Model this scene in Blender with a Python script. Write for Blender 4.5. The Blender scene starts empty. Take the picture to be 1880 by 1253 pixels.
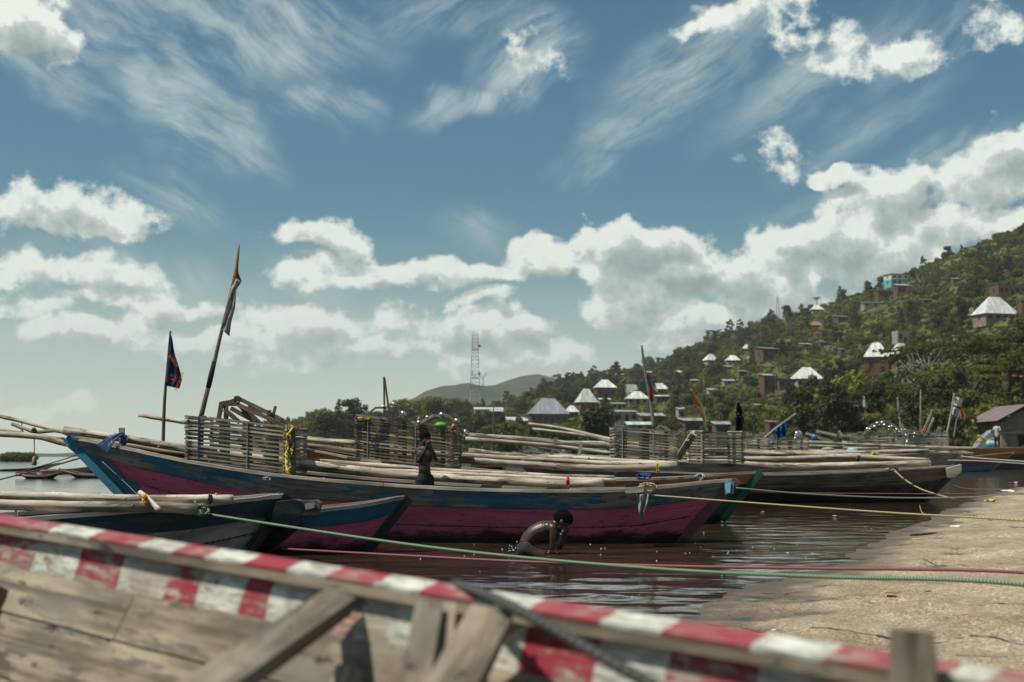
import bpy, bmesh, math, random
import numpy as np
from mathutils import Vector, Matrix, noise as mnoise

random.seed(7)
rng = np.random.default_rng(7)
S = bpy.context.scene
COL = S.collection

# ------------------------------------------------------------------ camera
F_PX = 2611.0
HAZE = 0.00014
PITCH = math.atan(211.5 / F_PX)
CAM_Z = 0.9
cam_d = bpy.data.cameras.new("camera")
cam_d.lens = 50.0
cam_d.sensor_width = 36.0
cam_d.clip_start = 0.05
cam_d.clip_end = 20000
cam_d.dof.use_dof = True
cam_d.dof.focus_distance = 14.5
cam_d.dof.aperture_fstop = 3.6
cam = bpy.data.objects.new("camera", cam_d)
COL.objects.link(cam)
cam.location = (0, 0, CAM_Z)
cam.rotation_euler = (math.pi / 2 + PITCH, 0, 0)
S.camera = cam

# ------------------------------------------------------------------ world and sun
SUN_EL = math.radians(62)
SUN_AZ = math.radians(-112)          # azimuth from +Y towards +X, so the sun stands to the left
S.view_settings.view_transform = 'Standard'
S.view_settings.look = 'None'
S.view_settings.gamma = 1.0
S.view_settings.use_curve_mapping = False
S.view_settings.exposure = -0.05
S.cycles.use_denoising = True
S.cycles.max_bounces = 6
S.cycles.transparent_max_bounces = 8
S.cycles.volume_bounces = 0
S.cycles.sample_clamp_indirect = 4.0
S.cycles.caustics_reflective = False
S.cycles.caustics_refractive = False

def pix_dir(px, py):
    X = (px - 940.0) / F_PX
    Y = (626.5 - py) / F_PX
    c, s = math.cos(PITCH), math.sin(PITCH)
    return Vector((X, c - s * Y, s + c * Y))

def P(px, py, D):
    """a point on the sight line of photograph pixel (px, py) at ground distance D (metres along +Y)"""
    d = pix_dir(px, py)
    return Vector((0, 0, CAM_Z)) + d * (D / d.y)

def azel(px, py):
    d = pix_dir(px, py).normalized()
    return math.atan2(d.x, d.y), math.asin(d.z)

world = bpy.data.worlds.new("World")
S.world = world
world.use_nodes = True
wt = world.node_tree
wt.nodes.clear()
world.cycles.sampling_method = 'MANUAL'
world.cycles.sample_map_resolution = 512

class NT:
    """small helper that writes node graphs"""
    def __init__(s, tree): s.t = tree
    def node(s, typ, **kw):
        n = s.t.nodes.new(typ)
        for k, v in kw.items(): setattr(n, k, v)
        return n
    def put(s, sock, v):
        if isinstance(v, bpy.types.NodeSocket): s.t.links.new(v, sock)
        elif v is not None: sock.default_value = v
    def m(s, op, a, b=None, c=None, clamp=False):
        n = s.node('ShaderNodeMath', operation=op, use_clamp=clamp)
        s.put(n.inputs[0], a)
        if b is not None: s.put(n.inputs[1], b)
        if c is not None: s.put(n.inputs[2], c)
        return n.outputs[0]
    def v(s, op, a, b=None, sc=None):
        n = s.node('ShaderNodeVectorMath', operation=op)
        s.put(n.inputs[0], a)
        if b is not None: s.put(n.inputs[1], b)
        if sc is not None: s.put(n.inputs['Scale'], sc)
        return n.outputs['Value'] if op in ('LENGTH', 'DOT_PRODUCT', 'DISTANCE') else n.outputs['Vector']
    def sep(s, a):
        n = s.node('ShaderNodeSeparateXYZ'); s.put(n.inputs[0], a); return n.outputs
    def comb(s, x=0.0, y=0.0, z=0.0):
        n = s.node('ShaderNodeCombineXYZ')
        for i, q in enumerate((x, y, z)): s.put(n.inputs[i], q)
        return n.outputs[0]
    def noise(s, vec, scale=5.0, detail=4.0, rough=0.5, dist=0.0, dim='3D', col=False, lac=2.0):
        n = s.node('ShaderNodeTexNoise', noise_dimensions=dim)
        s.put(n.inputs['Vector'], vec)
        n.inputs['Scale'].default_value = scale
        n.inputs['Detail'].default_value = detail
        n.inputs['Roughness'].default_value = rough
        n.inputs['Distortion'].default_value = dist
        n.inputs['Lacunarity'].default_value = lac
        return n.outputs['Color' if col else 'Fac']
    def ramp(s, f, stops):
        n = s.node('ShaderNodeValToRGB')
        el = n.color_ramp.elements
        while len(el) < len(stops): el.new(0.5)
        for e, (p, c) in zip(el, stops):
            e.position = p
            e.color = (c, c, c, 1) if isinstance(c, (int, float)) else (*c, 1)
        s.put(n.inputs[0], f)
        return n.outputs[0]
    def mr(s, v, a, b, c=0.0, d=1.0, smooth=True):
        n = s.node('ShaderNodeMapRange')
        n.interpolation_type = 'SMOOTHSTEP' if smooth else 'LINEAR'
        s.put(n.inputs[0], v)
        for i, q in enumerate((a, b, c, d)): s.put(n.inputs[i + 1], q)
        return n.outputs[0]
    def mix(s, f, a, b, mode='MIX'):
        n = s.node('ShaderNodeMix', data_type='RGBA', blend_type=mode)
        s.put(n.inputs[0], f)
        def c4(q): return (*q, 1) if isinstance(q, tuple) and len(q) == 3 else q
        s.put(n.inputs[6], c4(a)); s.put(n.inputs[7], c4(b))
        return n.outputs[2]

def build_world():
    n = NT(wt)
    tc = n.node('ShaderNodeTexCoord')
    d = n.v('NORMALIZE', tc.outputs['Generated'])
    x, y, z = n.sep(d)
    az = n.m('ARCTAN2', x, y)
    el = n.m('ARCSINE', z)
    E = n.comb(az, el, 0.0)
    sky = n.node('ShaderNodeTexSky', sky_type='NISHITA')
    sky.sun_disc = False
    sky.sun_elevation = SUN_EL
    sky.sun_rotation = SUN_AZ
    sky.air_density = 1.1
    sky.dust_density = 1.2
    sky.ozone_density = 1.5
    skyc = n.mix(1.0, sky.outputs[0], SKY_TINT, 'MULTIPLY')
    # pale milky air low over the lake
    hz = n.mr(el, 0.0, 0.19, 1.0, 0.0)
    skyc = n.mix(n.m('MULTIPLY', n.m('POWER', hz, 1.3), 0.85), skyc, HORIZON_COL)
    warp = n.v('SCALE', n.v('SUBTRACT', n.noise(E, 22.0, 3.0, 0.5, col=True), (0.5, 0.5, 0.5)), sc=0.045)
    # cirrus: streaked noise inside soft patches, in two directions
    def patches(vec, lst):
        cur = None
        for (px, py, rx, ry, ang, w) in lst:
            a, e = azel(px, py)
            q = n.v('SUBTRACT', vec, (a, e, 0))
            if ang:
                r = n.node('ShaderNodeVectorRotate', rotation_type='Z_AXIS')
                n.put(r.inputs['Vector'], q); r.inputs['Angle'].default_value = -math.radians(ang)
                q = r.outputs[0]
            q = n.v('MULTIPLY', q, (F_PX / rx, F_PX / ry, 0.0))
            f = n.m('MULTIPLY_ADD', n.v('LENGTH', q), -w, w)
            cur = f if cur is None else n.m('SMOOTH_MAX', cur, f, 0.15)
        return cur
    def streak(ang, sx, sy, seed):
        r = n.node('ShaderNodeVectorRotate', rotation_type='Z_AXIS')
        n.put(r.inputs['Vector'], E); r.inputs['Angle'].default_value = -math.radians(ang)
        w2 = n.v('SCALE', n.v('SUBTRACT', n.noise(r.outputs[0], 7.0, 3.0, 0.5, col=True), (0.5, 0.5, 0.5)), sc=0.07)
        q = n.v('MULTIPLY', n.v('ADD', r.outputs[0], w2), (sx, sy, 1.0))
        return n.m('ADD', n.m('MULTIPLY', n.noise(n.v('ADD', q, (seed, seed, 0)), 1.0, 9.0, 0.66), 0.7), n.m('MULTIPLY', n.noise(n.v('ADD', E, (seed, 0, 0)), 14.0, 8.0, 0.62), 0.3))
    Ew = n.v('ADD', E, warp)
    generalA = n.m('MULTIPLY_ADD', n.noise(E, 3.2, 2.0, 0.5), 1.4, -0.72)
    outside = n.mr(n.v('LENGTH', n.v('MULTIPLY', n.v('SUBTRACT', E, (0.0, 0.09, 0.0)), (1 / 0.40, 1 / 0.24, 0.0))), 0.9, 1.2)
    gen = n.m('MULTIPLY_ADD', outside, 1.2, -1.2)
    gen = n.m('ADD', gen, generalA)
    mL = n.m('MAXIMUM', patches(Ew, CIRRUS_L), gen)
    mR = n.m('MAXIMUM', patches(Ew, CIRRUS_R), n.m('SUBTRACT', gen, 0.1))
    cL = n.m('MULTIPLY', n.mr(mL, -0.1, 0.9), n.mr(streak(-32, 10.0, 46.0, 3.1), 0.36, 0.66))
    cR = n.m('MULTIPLY', n.mr(mR, -0.1, 0.9), n.mr(streak(36, 10.0, 50.0, 8.7), 0.36, 0.66))
    cir = n.m('MAXIMUM', cL, cR)
    cir = n.m('MULTIPLY', cir, 0.85)
    skyc = n.mix(cir, skyc, CIRRUS_COL)
    # broad low veil
    # cumulus
    def density(vec):
        lump = n.m('ADD', n.m('MULTIPLY', n.noise(n.v('MULTIPLY', vec, (1.0, 1.25, 1.0)), 17.0, 9.0, 0.60, 0.1), 0.74), n.m('MULTIPLY', n.noise(vec, 62.0, 8.0, 0.64), 0.26))
        wq = n.v('ADD', vec, warp)
        mk = patches(wq, CUMULUS)
        genc = n.m('MULTIPLY_ADD', n.noise(n.v('MULTIPLY', vec, (1.0, 1.8, 1.0)), 4.0, 2.0, 0.5), 3.0, -1.75)
        genc = n.m('ADD', genc, n.m('MULTIPLY_ADD', outside, 1.5, -1.5))
        mk = n.m('MAXIMUM', mk, genc)
        mk = n.m('MAXIMUM', mk, -1.0)
        return n.m('ADD', n.m('MULTIPLY', mk, 0.8), n.m('MULTIPLY_ADD', lump, 3.0, -1.56)), lump
    d1, l1 = density(E)
    d2, l2 = density(n.v('ADD', E, (-0.006, 0.0115, 0.0)))
    a = n.mr(d1, -0.03, 0.32)
    thick = n.mr(d2, 0.05, 0.95)
    relief = n.m('MULTIPLY', n.m('SUBTRACT', l1, l2), 1.6)
    light = n.m('ADD', n.m('MULTIPLY_ADD', thick, -0.85, 1.05), relief, clamp=True)
    fine = n.noise(E, 60.0, 5.0, 0.6)
    light = n.m('ADD', light, n.m('MULTIPLY_ADD', fine, 0.3, -0.15), clamp=True)
    ccol = n.ramp(light, [(0.0, CLOUD_DARK), (0.35, CLOUD_MID), (0.75, CLOUD_LIT), (1.0, CLOUD_MAX)])
    # far clouds low over the land take on the colour of the air
    ccol = n.mix(n.mr(el, 0.0, 0.09, 0.75, 0.0), ccol, HORIZON_COL)
    a = n.m('MULTIPLY', a, n.mr(el, -0.02, 0.10, 0.25, 1.0))
    skyc = n.mix(a, skyc, ccol)
    bg = n.node('ShaderNodeBackground')
    n.put(bg.inputs[0], skyc)
    bg.inputs[1].default_value = 0.1
    out = n.node('ShaderNodeOutputWorld')
    wt.links.new(bg.outputs[0], out.inputs[0])

SKY_TINT = (0.25, 0.585, 0.67)
HORIZON_COL = (8.7, 9.5, 8.0)
CIRRUS_COL = (5.6, 6.6, 6.4)
CLOUD_DARK = (3.0, 3.7, 3.8)
CLOUD_MID = (4.5, 5.3, 5.1)
CLOUD_LIT = (6.2, 6.9, 6.5)
CLOUD_MAX = (9.2, 9.8, 9.0)
CIRRUS_L = [(330, 40, 440, 120, -4, 1.7), (330, 190, 200, 105, -30, 1.3), (440, 250, 120, 45, -45, 1.0),
            (90, 150, 170, 50, -25, 0.8), (335, 360, 130, 50, -20, 0.85), (590, 195, 130, 55, -10, 1.3),
            (560, 520, 130, 60, -15, 0.7), (870, 410, 100, 45, -15, 0.7), (250, 500, 330, 70, -5, 0.8),
            (640, 600, 330, 60, 0, 0.9), (150, 620, 330, 60, 0, 1.0)]
CIRRUS_R = [(960, 110, 130, 90, 30, 1.5), (900, 180, 190, 40, 12, 1.2), (820, 30, 220, 60, 10, 0.7),
            (1250, 130, 200, 110, 35, 1.0), (1330, 60, 160, 50, 20, 1.0), (1130, 240, 170, 45, 30, 0.85),
            (1085, 320, 80, 40, 20, 0.9), (1500, 140, 280, 70, 30, 0.8), (1720, 80, 170, 60, 30, 0.75),
            (1760, 280, 190, 55, 22, 1.0), (1590, 240, 200, 50, 28, 0.6), (1480, 390, 120, 30, 15, 0.6)]
CUMULUS = [(85, 385, 175, 62, 0, 1.3), (15, 60, 120, 75, 0, 1.2), (88, 66, 62, 30, 0, 1.1),
           (590, 440, 115, 40, -12, 1.2), (660, 492, 140, 36, 0, 1.1), (545, 505, 90, 24, 0, 0.9),
           (120, 500, 210, 42, 0, 1.05), (170, 548, 150, 30, 0, 0.9),
           (590, 590, 200, 46, 0, 1.0), (380, 620, 200, 44, 0, 0.95), (180, 610, 190, 34, 0, 0.85), (60, 560, 120, 30, 0, 0.8), (330, 560, 190, 26, 0, 0.75), (700, 640, 160, 40, 0, 0.9), (560, 660, 170, 30, 0, 0.7),
           (885, 548, 70, 26, 10, 1.2), (850, 605, 120, 48, 0, 1.4), (955, 595, 80, 36, 0, 1.3), (870, 660, 170, 60, 0, 1.15),
           (1010, 650, 130, 50, 0, 1.0), (870, 490, 140, 36, 0, 1.2), (1000, 468, 130, 34, 0, 1.2),
           (1130, 462, 130, 62, 0, 1.3), (1235, 440, 100, 52, 0, 1.4), (1250, 510, 190, 82, 0, 1.4),
           (1340, 520, 140, 70, 0, 1.3), (1445, 462, 80, 62, 0, 1.4), (1430, 530, 130, 80, 0, 1.2),
           (1150, 565, 90, 50, 0, 1.1), (1270, 600, 140, 50, 0, 1.1), (1600, 380, 95, 75, 20, 1.4), (1650, 350, 65, 50, 0, 1.3),
           (1560, 470, 110, 90, 0, 1.3), (1530, 335, 48, 22, 0, 1.2), (1660, 470, 120, 70, 0, 1.3),
           (1810, 340, 130, 75, 15, 1.4), (1860, 280, 110, 70, 20, 1.3), (1780, 420, 150, 60, 0, 1.3),
           (1340, 28, 150, 34, 8, 0.6), (1450, 22, 100, 44, 0, 0.6), (1490, 92, 100, 36, 10, 0.48), (1562, 78, 54, 64, -20, 0.55),
           (1665, 98, 70, 38, 15, 0.52), (1850, 58, 70, 36, -15, 0.48), (1085, 420, 30, 24, 0, 0.8), (1425, 292, 26, 16, -30, 0.12),
           (1068, 388, 30, 18, 0, 0.5), (60, 760, 60, 22, 0, 0.8), (150, 755, 40, 20, 0, 0.7), (945, 130, 75, 60, 0, 0.55)]
build_world()

sun_d = bpy.data.lights.new("sun", 'SUN')
sun_d.energy = 5.0
sun_d.angle = math.radians(0.53)
sun_d.color = (1.0, 0.95, 0.82)
sun = bpy.data.objects.new("sun", sun_d)
COL.objects.link(sun)
sv = Vector((math.sin(SUN_AZ) * math.cos(SUN_EL), math.cos(SUN_AZ) * math.cos(SUN_EL), math.sin(SUN_EL)))
sun.rotation_euler = sv.to_track_quat('Z', 'Y').to_euler()

# ------------------------------------------------------------------ mesh helpers
def mesh(name, verts, faces, mat, parent=None, base=(0, 0, 0), uv=None, smooth=False, mats=None):
    me = bpy.data.meshes.new(name)
    b = Vector(base)
    if b.length > 0:
        verts = [(v[0] - b.x, v[1] - b.y, v[2] - b.z) for v in verts]
    me.from_pydata([tuple(v) for v in verts], [], faces)
    if uv is not None:
        l = me.uv_layers.new(name="UVMap")
        l.data.foreach_set('uv', np.asarray(uv, dtype=np.float32).ravel())
    if smooth: me.polygons.foreach_set('use_smooth', [True] * len(me.polygons))
    if mat: me.materials.append(mat)
    me.update()
    o = bpy.data.objects.new(name, me)
    COL.objects.link(o)
    if parent is not None: o.parent = parent
    else: o.location = b
    return o

class Thing:
    """an Empty at the thing's base; its parts are meshes written in world coordinates"""
    def __init__(s, name, label, cat, base, group=None):
        s.o = bpy.data.objects.new(name, None)
        COL.objects.link(s.o)
        s.base = Vector(base)
        s.o.location = s.base
        s.o.empty_display_size = 0.1
        s.o['label'] = label; s.o['category'] = cat
        if group: s.o['group'] = group

def tag(o, label=None, cat=None, group=None, kind=None):
    for k, v in (('label', label), ('category', cat), ('group', group), ('kind', kind)):
        if v: o[k] = v
    return o

def loft_data(secs, caps=True, closed=True):
    """sections (lists of points) to verts, faces and uvs with u along and v around, in metres"""
    n = len(secs[0]); verts = []; faces = []; uv = []
    us = [0.0]
    for a, b in zip(secs, secs[1:]):
        ca = sum((Vector(p) for p in a), Vector()) / n
        cb = sum((Vector(p) for p in b), Vector()) / n
        us.append(us[-1] + (cb - ca).length)
    vs = [0.0]
    s0 = secs[len(secs) // 2]
    for i in range(n):
        vs.append(vs[-1] + (Vector(s0[(i + 1) % n]) - Vector(s0[i])).length)
    for s in secs: verts += [Vector(p) for p in s]
    m = n if closed else n - 1
    for k in range(len(secs) - 1):
        for i in range(m):
            j = (i + 1) % n
            faces.append((k * n + i, k * n + j, (k + 1) * n + j, (k + 1) * n + i))
            uv += [(us[k], vs[i]), (us[k], vs[i + 1]), (us[k + 1], vs[i + 1]), (us[k + 1], vs[i])]
    if caps and closed:
        faces.append(tuple(range(n))[::-1])
        uv += [(0.0, v) for v in vs[:n]][::-1]
        o = (len(secs) - 1) * n
        faces.append(tuple(range(o, o + n)))
        uv += [(0.01, v) for v in vs[:n]]
    return verts, faces, uv

class MB:
    """collects shapes into one mesh"""
    def __init__(s): s.v = []; s.f = []; s.uv = []
    def add(s, d):
        o = len(s.v); s.v += d[0]; s.f += [tuple(i + o for i in f) for f in d[1]]; s.uv += d[2]; return s
    def build(s, name, mat, th=None, smooth=False, base=None):
        if isinstance(th, Thing): return mesh(name, s.v, s.f, mat, th.o, th.base, s.uv, smooth)
        return mesh(name, s.v, s.f, mat, None, base or s.v[0], s.uv, smooth)

def frame_dirs(t, up=Vector((0, 0, 1))):
    t = t.normalized()
    if abs(t.dot(up)) > 0.97: up = Vector((0, 1, 0))
    r = t.cross(up).normalized()
    return r, r.cross(t).normalized()

def tube_d(pts, rad, n=8, caps=True, jit=0.0):
    pts = [Vector(p) for p in pts]
    if not isinstance(rad, (list, tuple)): rad = [rad] * len(pts)
    secs = []
    for i, p in enumerate(pts):
        t = pts[min(i + 1, len(pts) - 1)] - pts[max(i - 1, 0)]
        r, u = frame_dirs(t)
        secs.append([p + (r * math.cos(a) + u * math.sin(a)) * rad[i] * (1 + random.uniform(-jit, jit))
                     for a in [2 * math.pi * k / n for k in range(n)]])
    return loft_data(secs, caps)

def bar_d(p0, p1, w, h, up=Vector((0, 0, 1)), jit=0.0, taper=1.0):
    p0, p1 = Vector(p0), Vector(p1)
    r, u = frame_dirs(p1 - p0, Vector(up))
    secs = []
    for q, k in ((p0, 1.0), (p0.lerp(p1, 0.5), (1 + taper) / 2), (p1, taper)):
        j = lambda: 1 + random.uniform(-jit, jit)
        secs.append([q + r * (-w / 2 * k * j()) + u * (-h / 2 * j()), q + r * (w / 2 * k * j()) + u * (-h / 2 * j()),
                     q + r * (w / 2 * k * j()) + u * (h / 2 * j()), q + r * (-w / 2 * k * j()) + u * (h / 2 * j())])
    return loft_data(secs)

def box_d(c, sx, sy, sz, rz=0.0):
    c = Vector(c); R = Matrix.Rotation(rz, 3, 'Z')
    lo = [c + R @ Vector((x * sx / 2, y * sy / 2, -sz / 2)) for x, y in ((-1, -1), (1, -1), (1, 1), (-1, 1))]
    return loft_data([lo, [p + Vector((0, 0, sz)) for p in lo]])

def ball_d(c, r, nu=12, nv=8, sc=(1, 1, 1), v0=0.0, v1=1.0):
    c = Vector(c); secs = []
    for j in range(nv + 1):
        ph = math.pi * (v0 + (v1 - v0) * j / nv)
        rr = max(math.sin(ph), 0.02); z = math.cos(ph)
        secs.append([c + Vector((rr * math.cos(a) * r * sc[0], rr * math.sin(a) * r * sc[1], z * r * sc[2]))
                     for a in [2 * math.pi * k / nu for k in range(nu)]])
    return loft_data(secs)

def spline(pts, n=6):
    """Catmull-Rom through points"""
    pts = [Vector(p) for p in pts]
    if len(pts) < 3:
        return [pts[0].lerp(pts[-1], i / n) for i in range(n + 1)]
    out = []
    q = [pts[0] * 2 - pts[1]] + pts + [pts[-1] * 2 - pts[-2]]
    for i in range(1, len(q) - 2):
        a, b, c, d = q[i - 1:i + 3]
        for k in range(n):
            t = k / n
            out.append(0.5 * ((2 * b) + (c - a) * t + (2 * a - 5 * b + 4 * c - d) * t * t + (3 * b - a - 3 * c + d) * t ** 3))
    out.append(pts[-1])
    return out

# ------------------------------------------------------------------ materials
def new_mat(name):
    m = bpy.data.materials.new(name)
    m.use_nodes = True
    m.node_tree.nodes.clear()
    n = NT(m.node_tree)
    b = n.node('ShaderNodeBsdfPrincipled')
    o = n.node('ShaderNodeOutputMaterial')
    m.node_tree.links.new(b.outputs[0], o.inputs[0])
    return m, n, b

def rand_uv(n, coord='UV'):
    tc = n.node('ShaderNodeTexCoord')
    oi = n.node('ShaderNodeObjectInfo')
    off = n.m('MULTIPLY', oi.outputs['Random'], 37.0)
    return n.v('ADD', tc.outputs[coord], n.comb(off, n.m('MULTIPLY', off, 1.7), off)), tc, oi

def wood(name, dark, light, paint=None, cover=0.5, paint2=None, rough=0.8, grain=30.0, stain=None, bump=0.35, vary=0.25, seam=None):
    """weathered timber, grain along U; paint worn off in patches; stain = height of the wet, slimy band at the waterline"""
    m, n, b = new_mat(name)
    uv, tc, oi = rand_uv(n)
    g = n.noise(n.v('MULTIPLY', uv, (1.6, grain, 1.0)), 1.0, 6.0, 0.6)
    blot = n.noise(n.v('MULTIPLY', uv, (2.2, 5.0, 1.0)), 1.0, 4.0, 0.6)
    crack = n.mr(n.noise(n.v('MULTIPLY', uv, (0.9, grain * 1.7, 1.0)), 1.0, 3.0, 0.5), 0.32, 0.38, 1.0, 0.0)
    t = n.m('ADD', n.m('MULTIPLY', g, 0.6), n.m('MULTIPLY', blot, 0.4))
    col = n.mix(n.mr(t, 0.36, 0.64), dark, light)
    tone = n.m('MULTIPLY_ADD', oi.outputs['Random'], vary * 2, 1.0 - vary)
    col = n.mix(1.0, col, n.comb(tone, tone, tone), 'MULTIPLY')
    col = n.mix(n.m('MULTIPLY', crack, 0.6), col, tuple(c * 0.35 for c in dark))
    if paint:
        pn = n.noise(n.v('MULTIPLY', uv, (3.0, 16.0, 1.0)), 1.0, 8.0, 0.68)
        pb = n.noise(n.v('MULTIPLY', uv, (1.1, 2.0, 1.0)), 1.0, 2.0, 0.5)
        pm = n.m('ADD', n.m('MULTIPLY', pn, 0.6), n.m('MULTIPLY', pb, 0.4))
        thr = 0.5 + (0.5 - cover) * 0.36
        msk = n.mr(pm, thr - 0.03, thr + 0.03)
        pc = paint
        fade = n.noise(n.v('MULTIPLY', uv, (1.5, 9.0, 1.0)), 1.0, 4.0, 0.6)
        pc = n.mix(n.mr(fade, 0.3, 0.75), paint, paint2 or tuple(c * 0.6 for c in paint))
        pc = n.mix(n.m('MULTIPLY', crack, 0.35), pc, (0.02, 0.02, 0.02))
        col = n.mix(msk, col, pc)
        # run-down scuffs and black specks where caulking and tar show
        sp = n.mr(n.noise(n.v('MULTIPLY', uv, (9.0, 26.0, 1.0)), 1.0, 4.0, 0.62), 0.62, 0.68)
        col = n.mix(n.m('MULTIPLY', sp, 0.75), col, (0.018, 0.016, 0.018))
        sl = n.mr(n.noise(n.v('MULTIPLY', uv, (14.0, 2.0, 1.0)), 1.0, 3.0, 0.6), 0.68, 0.74)
        col = n.mix(n.m('MULTIPLY', sl, 0.35), col, tuple(min(1, c * 1.6 + 0.06) for c in paint))
    r = n.m('MULTIPLY_ADD', blot, 0.2, rough - 0.1)
    if stain is not None:
        _, _, oz = n.sep(tc.outputs['Object'])
        sn = n.noise(n.v('MULTIPLY', tc.outputs['Object'], (3.0, 3.0, 8.0)), 1.0, 6.0, 0.7)
        lvl = n.m('ADD', oz, n.m('MULTIPLY_ADD', sn, 0.34, -0.17))
        wet = n.mr(lvl, stain - 0.03, stain + 0.05, 1.0, 0.0)
        col = n.mix(n.m('MULTIPLY', wet, 0.93), col, (0.010, 0.009, 0.008))
        r = n.mix(wet, n.comb(r, r, r), (0.45, 0.45, 0.45))
    n.put(b.inputs['Base Color'], col)
    n.put(b.inputs['Roughness'], r)
    b.inputs['Specular IOR Level'].default_value = 0.3
    bp = n.node('ShaderNodeBump')
    bp.inputs['Strength'].default_value = bump
    bp.inputs['Distance'].default_value = 0.006
    h = n.m('SUBTRACT', n.m('MULTIPLY', t, 1.0), n.m('MULTIPLY', crack, 0.5))
    if paint: h = n.m('ADD', h, n.m('MULTIPLY', msk, 0.3))
    n.put(bp.inputs['Height'], h)
    n.put(b.inputs['Normal'], bp.outputs[0])
    return m

def plain(name, col, rough=0.7, metal=0.0, var=0.15, scale=6.0, spec=0.4, trans=0.0):
    m, n, b = new_mat(name)
    uv, tc, oi = rand_uv(n, 'Object')
    t = n.noise(uv, scale, 5.0, 0.6)
    k = n.mr(t, 0.3, 0.7, 1 - var, 1 + var)
    n.put(b.inputs['Base Color'], n.mix(1.0, col, n.comb(k, k, k), 'MULTIPLY'))
    b.inputs['Roughness'].default_value = rough
    b.inputs['Metallic'].default_value = metal
    b.inputs['Specular IOR Level'].default_value = spec
    return m

def foliage(name, c1, c2, c3, trans=0.25):
    m, n, b = new_mat(name)
    oi = n.node('ShaderNodeObjectInfo')
    geo = n.node('ShaderNodeNewGeometry')
    tc = n.node('ShaderNodeTexCoord')
    a = n.noise(tc.outputs['Object'], 0.6, 3.0, 0.6)
    big = n.noise(geo.outputs['Position'], 0.02, 2.0, 0.5)
    f = n.m('ADD', n.m('MULTIPLY', oi.outputs['Random'], 0.55), n.m('ADD', n.m('MULTIPLY', a, 0.35), n.m('MULTIPLY_ADD', big, 0.5, -0.2)))
    rv = n.m('MULTIPLY_ADD', geo.outputs['Random Per Island'], 0.6, 0.7)
    col = n.ramp(f, [(0.15, c1), (0.5, c2), (0.95, c3)])
    col = n.mix(1.0, col, n.comb(rv, rv, rv), 'MULTIPLY')
    n.put(b.inputs['Base Color'], col)
    b.inputs['Roughness'].default_value = 0.65
    b.inputs['Specular IOR Level'].default_value = 0.25
    tr = n.node('ShaderNodeBsdfTranslucent')
    n.put(tr.inputs[0], n.mix(1.0, col, (1.2, 1.25, 0.5), 'MULTIPLY'))
    ms = n.node('ShaderNodeMixShader'); ms.inputs[0].default_value = trans
    L = m.node_tree.links
    out = [x for x in m.node_tree.nodes if x.type == 'OUTPUT_MATERIAL'][0]
    L.new(b.outputs[0], ms.inputs[1]); L.new(tr.outputs[0], ms.inputs[2]); L.new(ms.outputs[0], out.inputs[0])
    return m

M = {}
M['leaf'] = foliage('leaf_green', (0.040, 0.050, 0.013), (0.095, 0.108, 0.022), (0.23, 0.205, 0.035), 0.45)
M['leaf_dark'] = foliage('leaf_dark_green', (0.024, 0.034, 0.012), (0.052, 0.064, 0.02), (0.10, 0.10, 0.028), 0.25)
M['leaf_yellow'] = foliage('leaf_yellow_green', (0.12, 0.13, 0.015), (0.17, 0.17, 0.02), (0.22, 0.2, 0.02))
M['leaf_bush'] = foliage('leaf_bush', (0.042, 0.050, 0.013), (0.10, 0.112, 0.023), (0.24, 0.21, 0.037), 0.45)
M['leaf_acacia'] = foliage('leaf_acacia', (0.04, 0.05, 0.01), (0.085, 0.095, 0.016), (0.16, 0.15, 0.024), 0.45)
M['bark'] = plain('bark', (0.10, 0.08, 0.062), 0.9, scale=3.0)
M['bark_pale'] = plain('bark_pale', (0.2, 0.18, 0.15), 0.9, scale=3.0)
# ------------------------------------------------------------------ terrain functions
def lerp_tab(tab, x):
    if x <= tab[0][0]: return tab[0][1]
    for (a, va), (b, vb) in zip(tab, tab[1:]):
        if x <= b: return va + (vb - va) * (x - a) / (b - a)
    return tab[-1][1]
SKYLINE = [(380, 836), (480, 812), (560, 803), (700, 786), (740, 772), (800, 766), (860, 762), (950, 744), (1000, 718), (1100, 700),
           (1200, 677), (1250, 655), (1300, 629), (1400, 596), (1500, 570), (1600, 532), (1700, 486), (1800, 446), (1880, 418),
           (2200, 300), (3000, 120), (4500, 0)]
D_NEAR = [(380, 430), (700, 380), (1000, 290), (1200, 235), (1500, 170), (1880, 125), (2400, 100), (4500, 80)]
D_RIDGE = [(380, 520), (520, 560), (800, 760), (1000, 900), (1300, 920), (1600, 820), (1880, 720), (2400, 640), (4500, 600)]
POWER = [(480, 1.0), (1000, 1.15), (1300, 1.35), (1600, 1.45), (1880, 1.4), (2600, 1.3)]

def terrain_z(c, D):
    d0, d1 = lerp_tab(D_NEAR, c), lerp_tab(D_RIDGE, c)
    zr = CAM_Z + (838 - lerp_tab(SKYLINE, c)) / F_PX * d1
    t = (D - d0) / (d1 - d0)
    if t < 0: return max(-1.5, 0.5 + t * (d1 - d0) * 0.12)
    x = (c - 940) / F_PX * D
    nz = mnoise.fractal(Vector((x * 0.012, D * 0.012, 3.3)), 1.0, 2.0, 4) * min(1, t * 4) * 7.0 * (1 - 0.6 * min(t, 1))
    if t <= 1:
        return 0.5 + max(0.0, zr - 0.5) * t ** lerp_tab(POWER, c) + nz * min(1, zr / 30) * (1 - t * 0.7)
    return zr - (t - 1) * zr * 0.55 + nz * 0.5 * min(1, zr / 30)

def tz(x, y):
    return terrain_z(940 + F_PX * x / max(y, 1), y)

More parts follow.
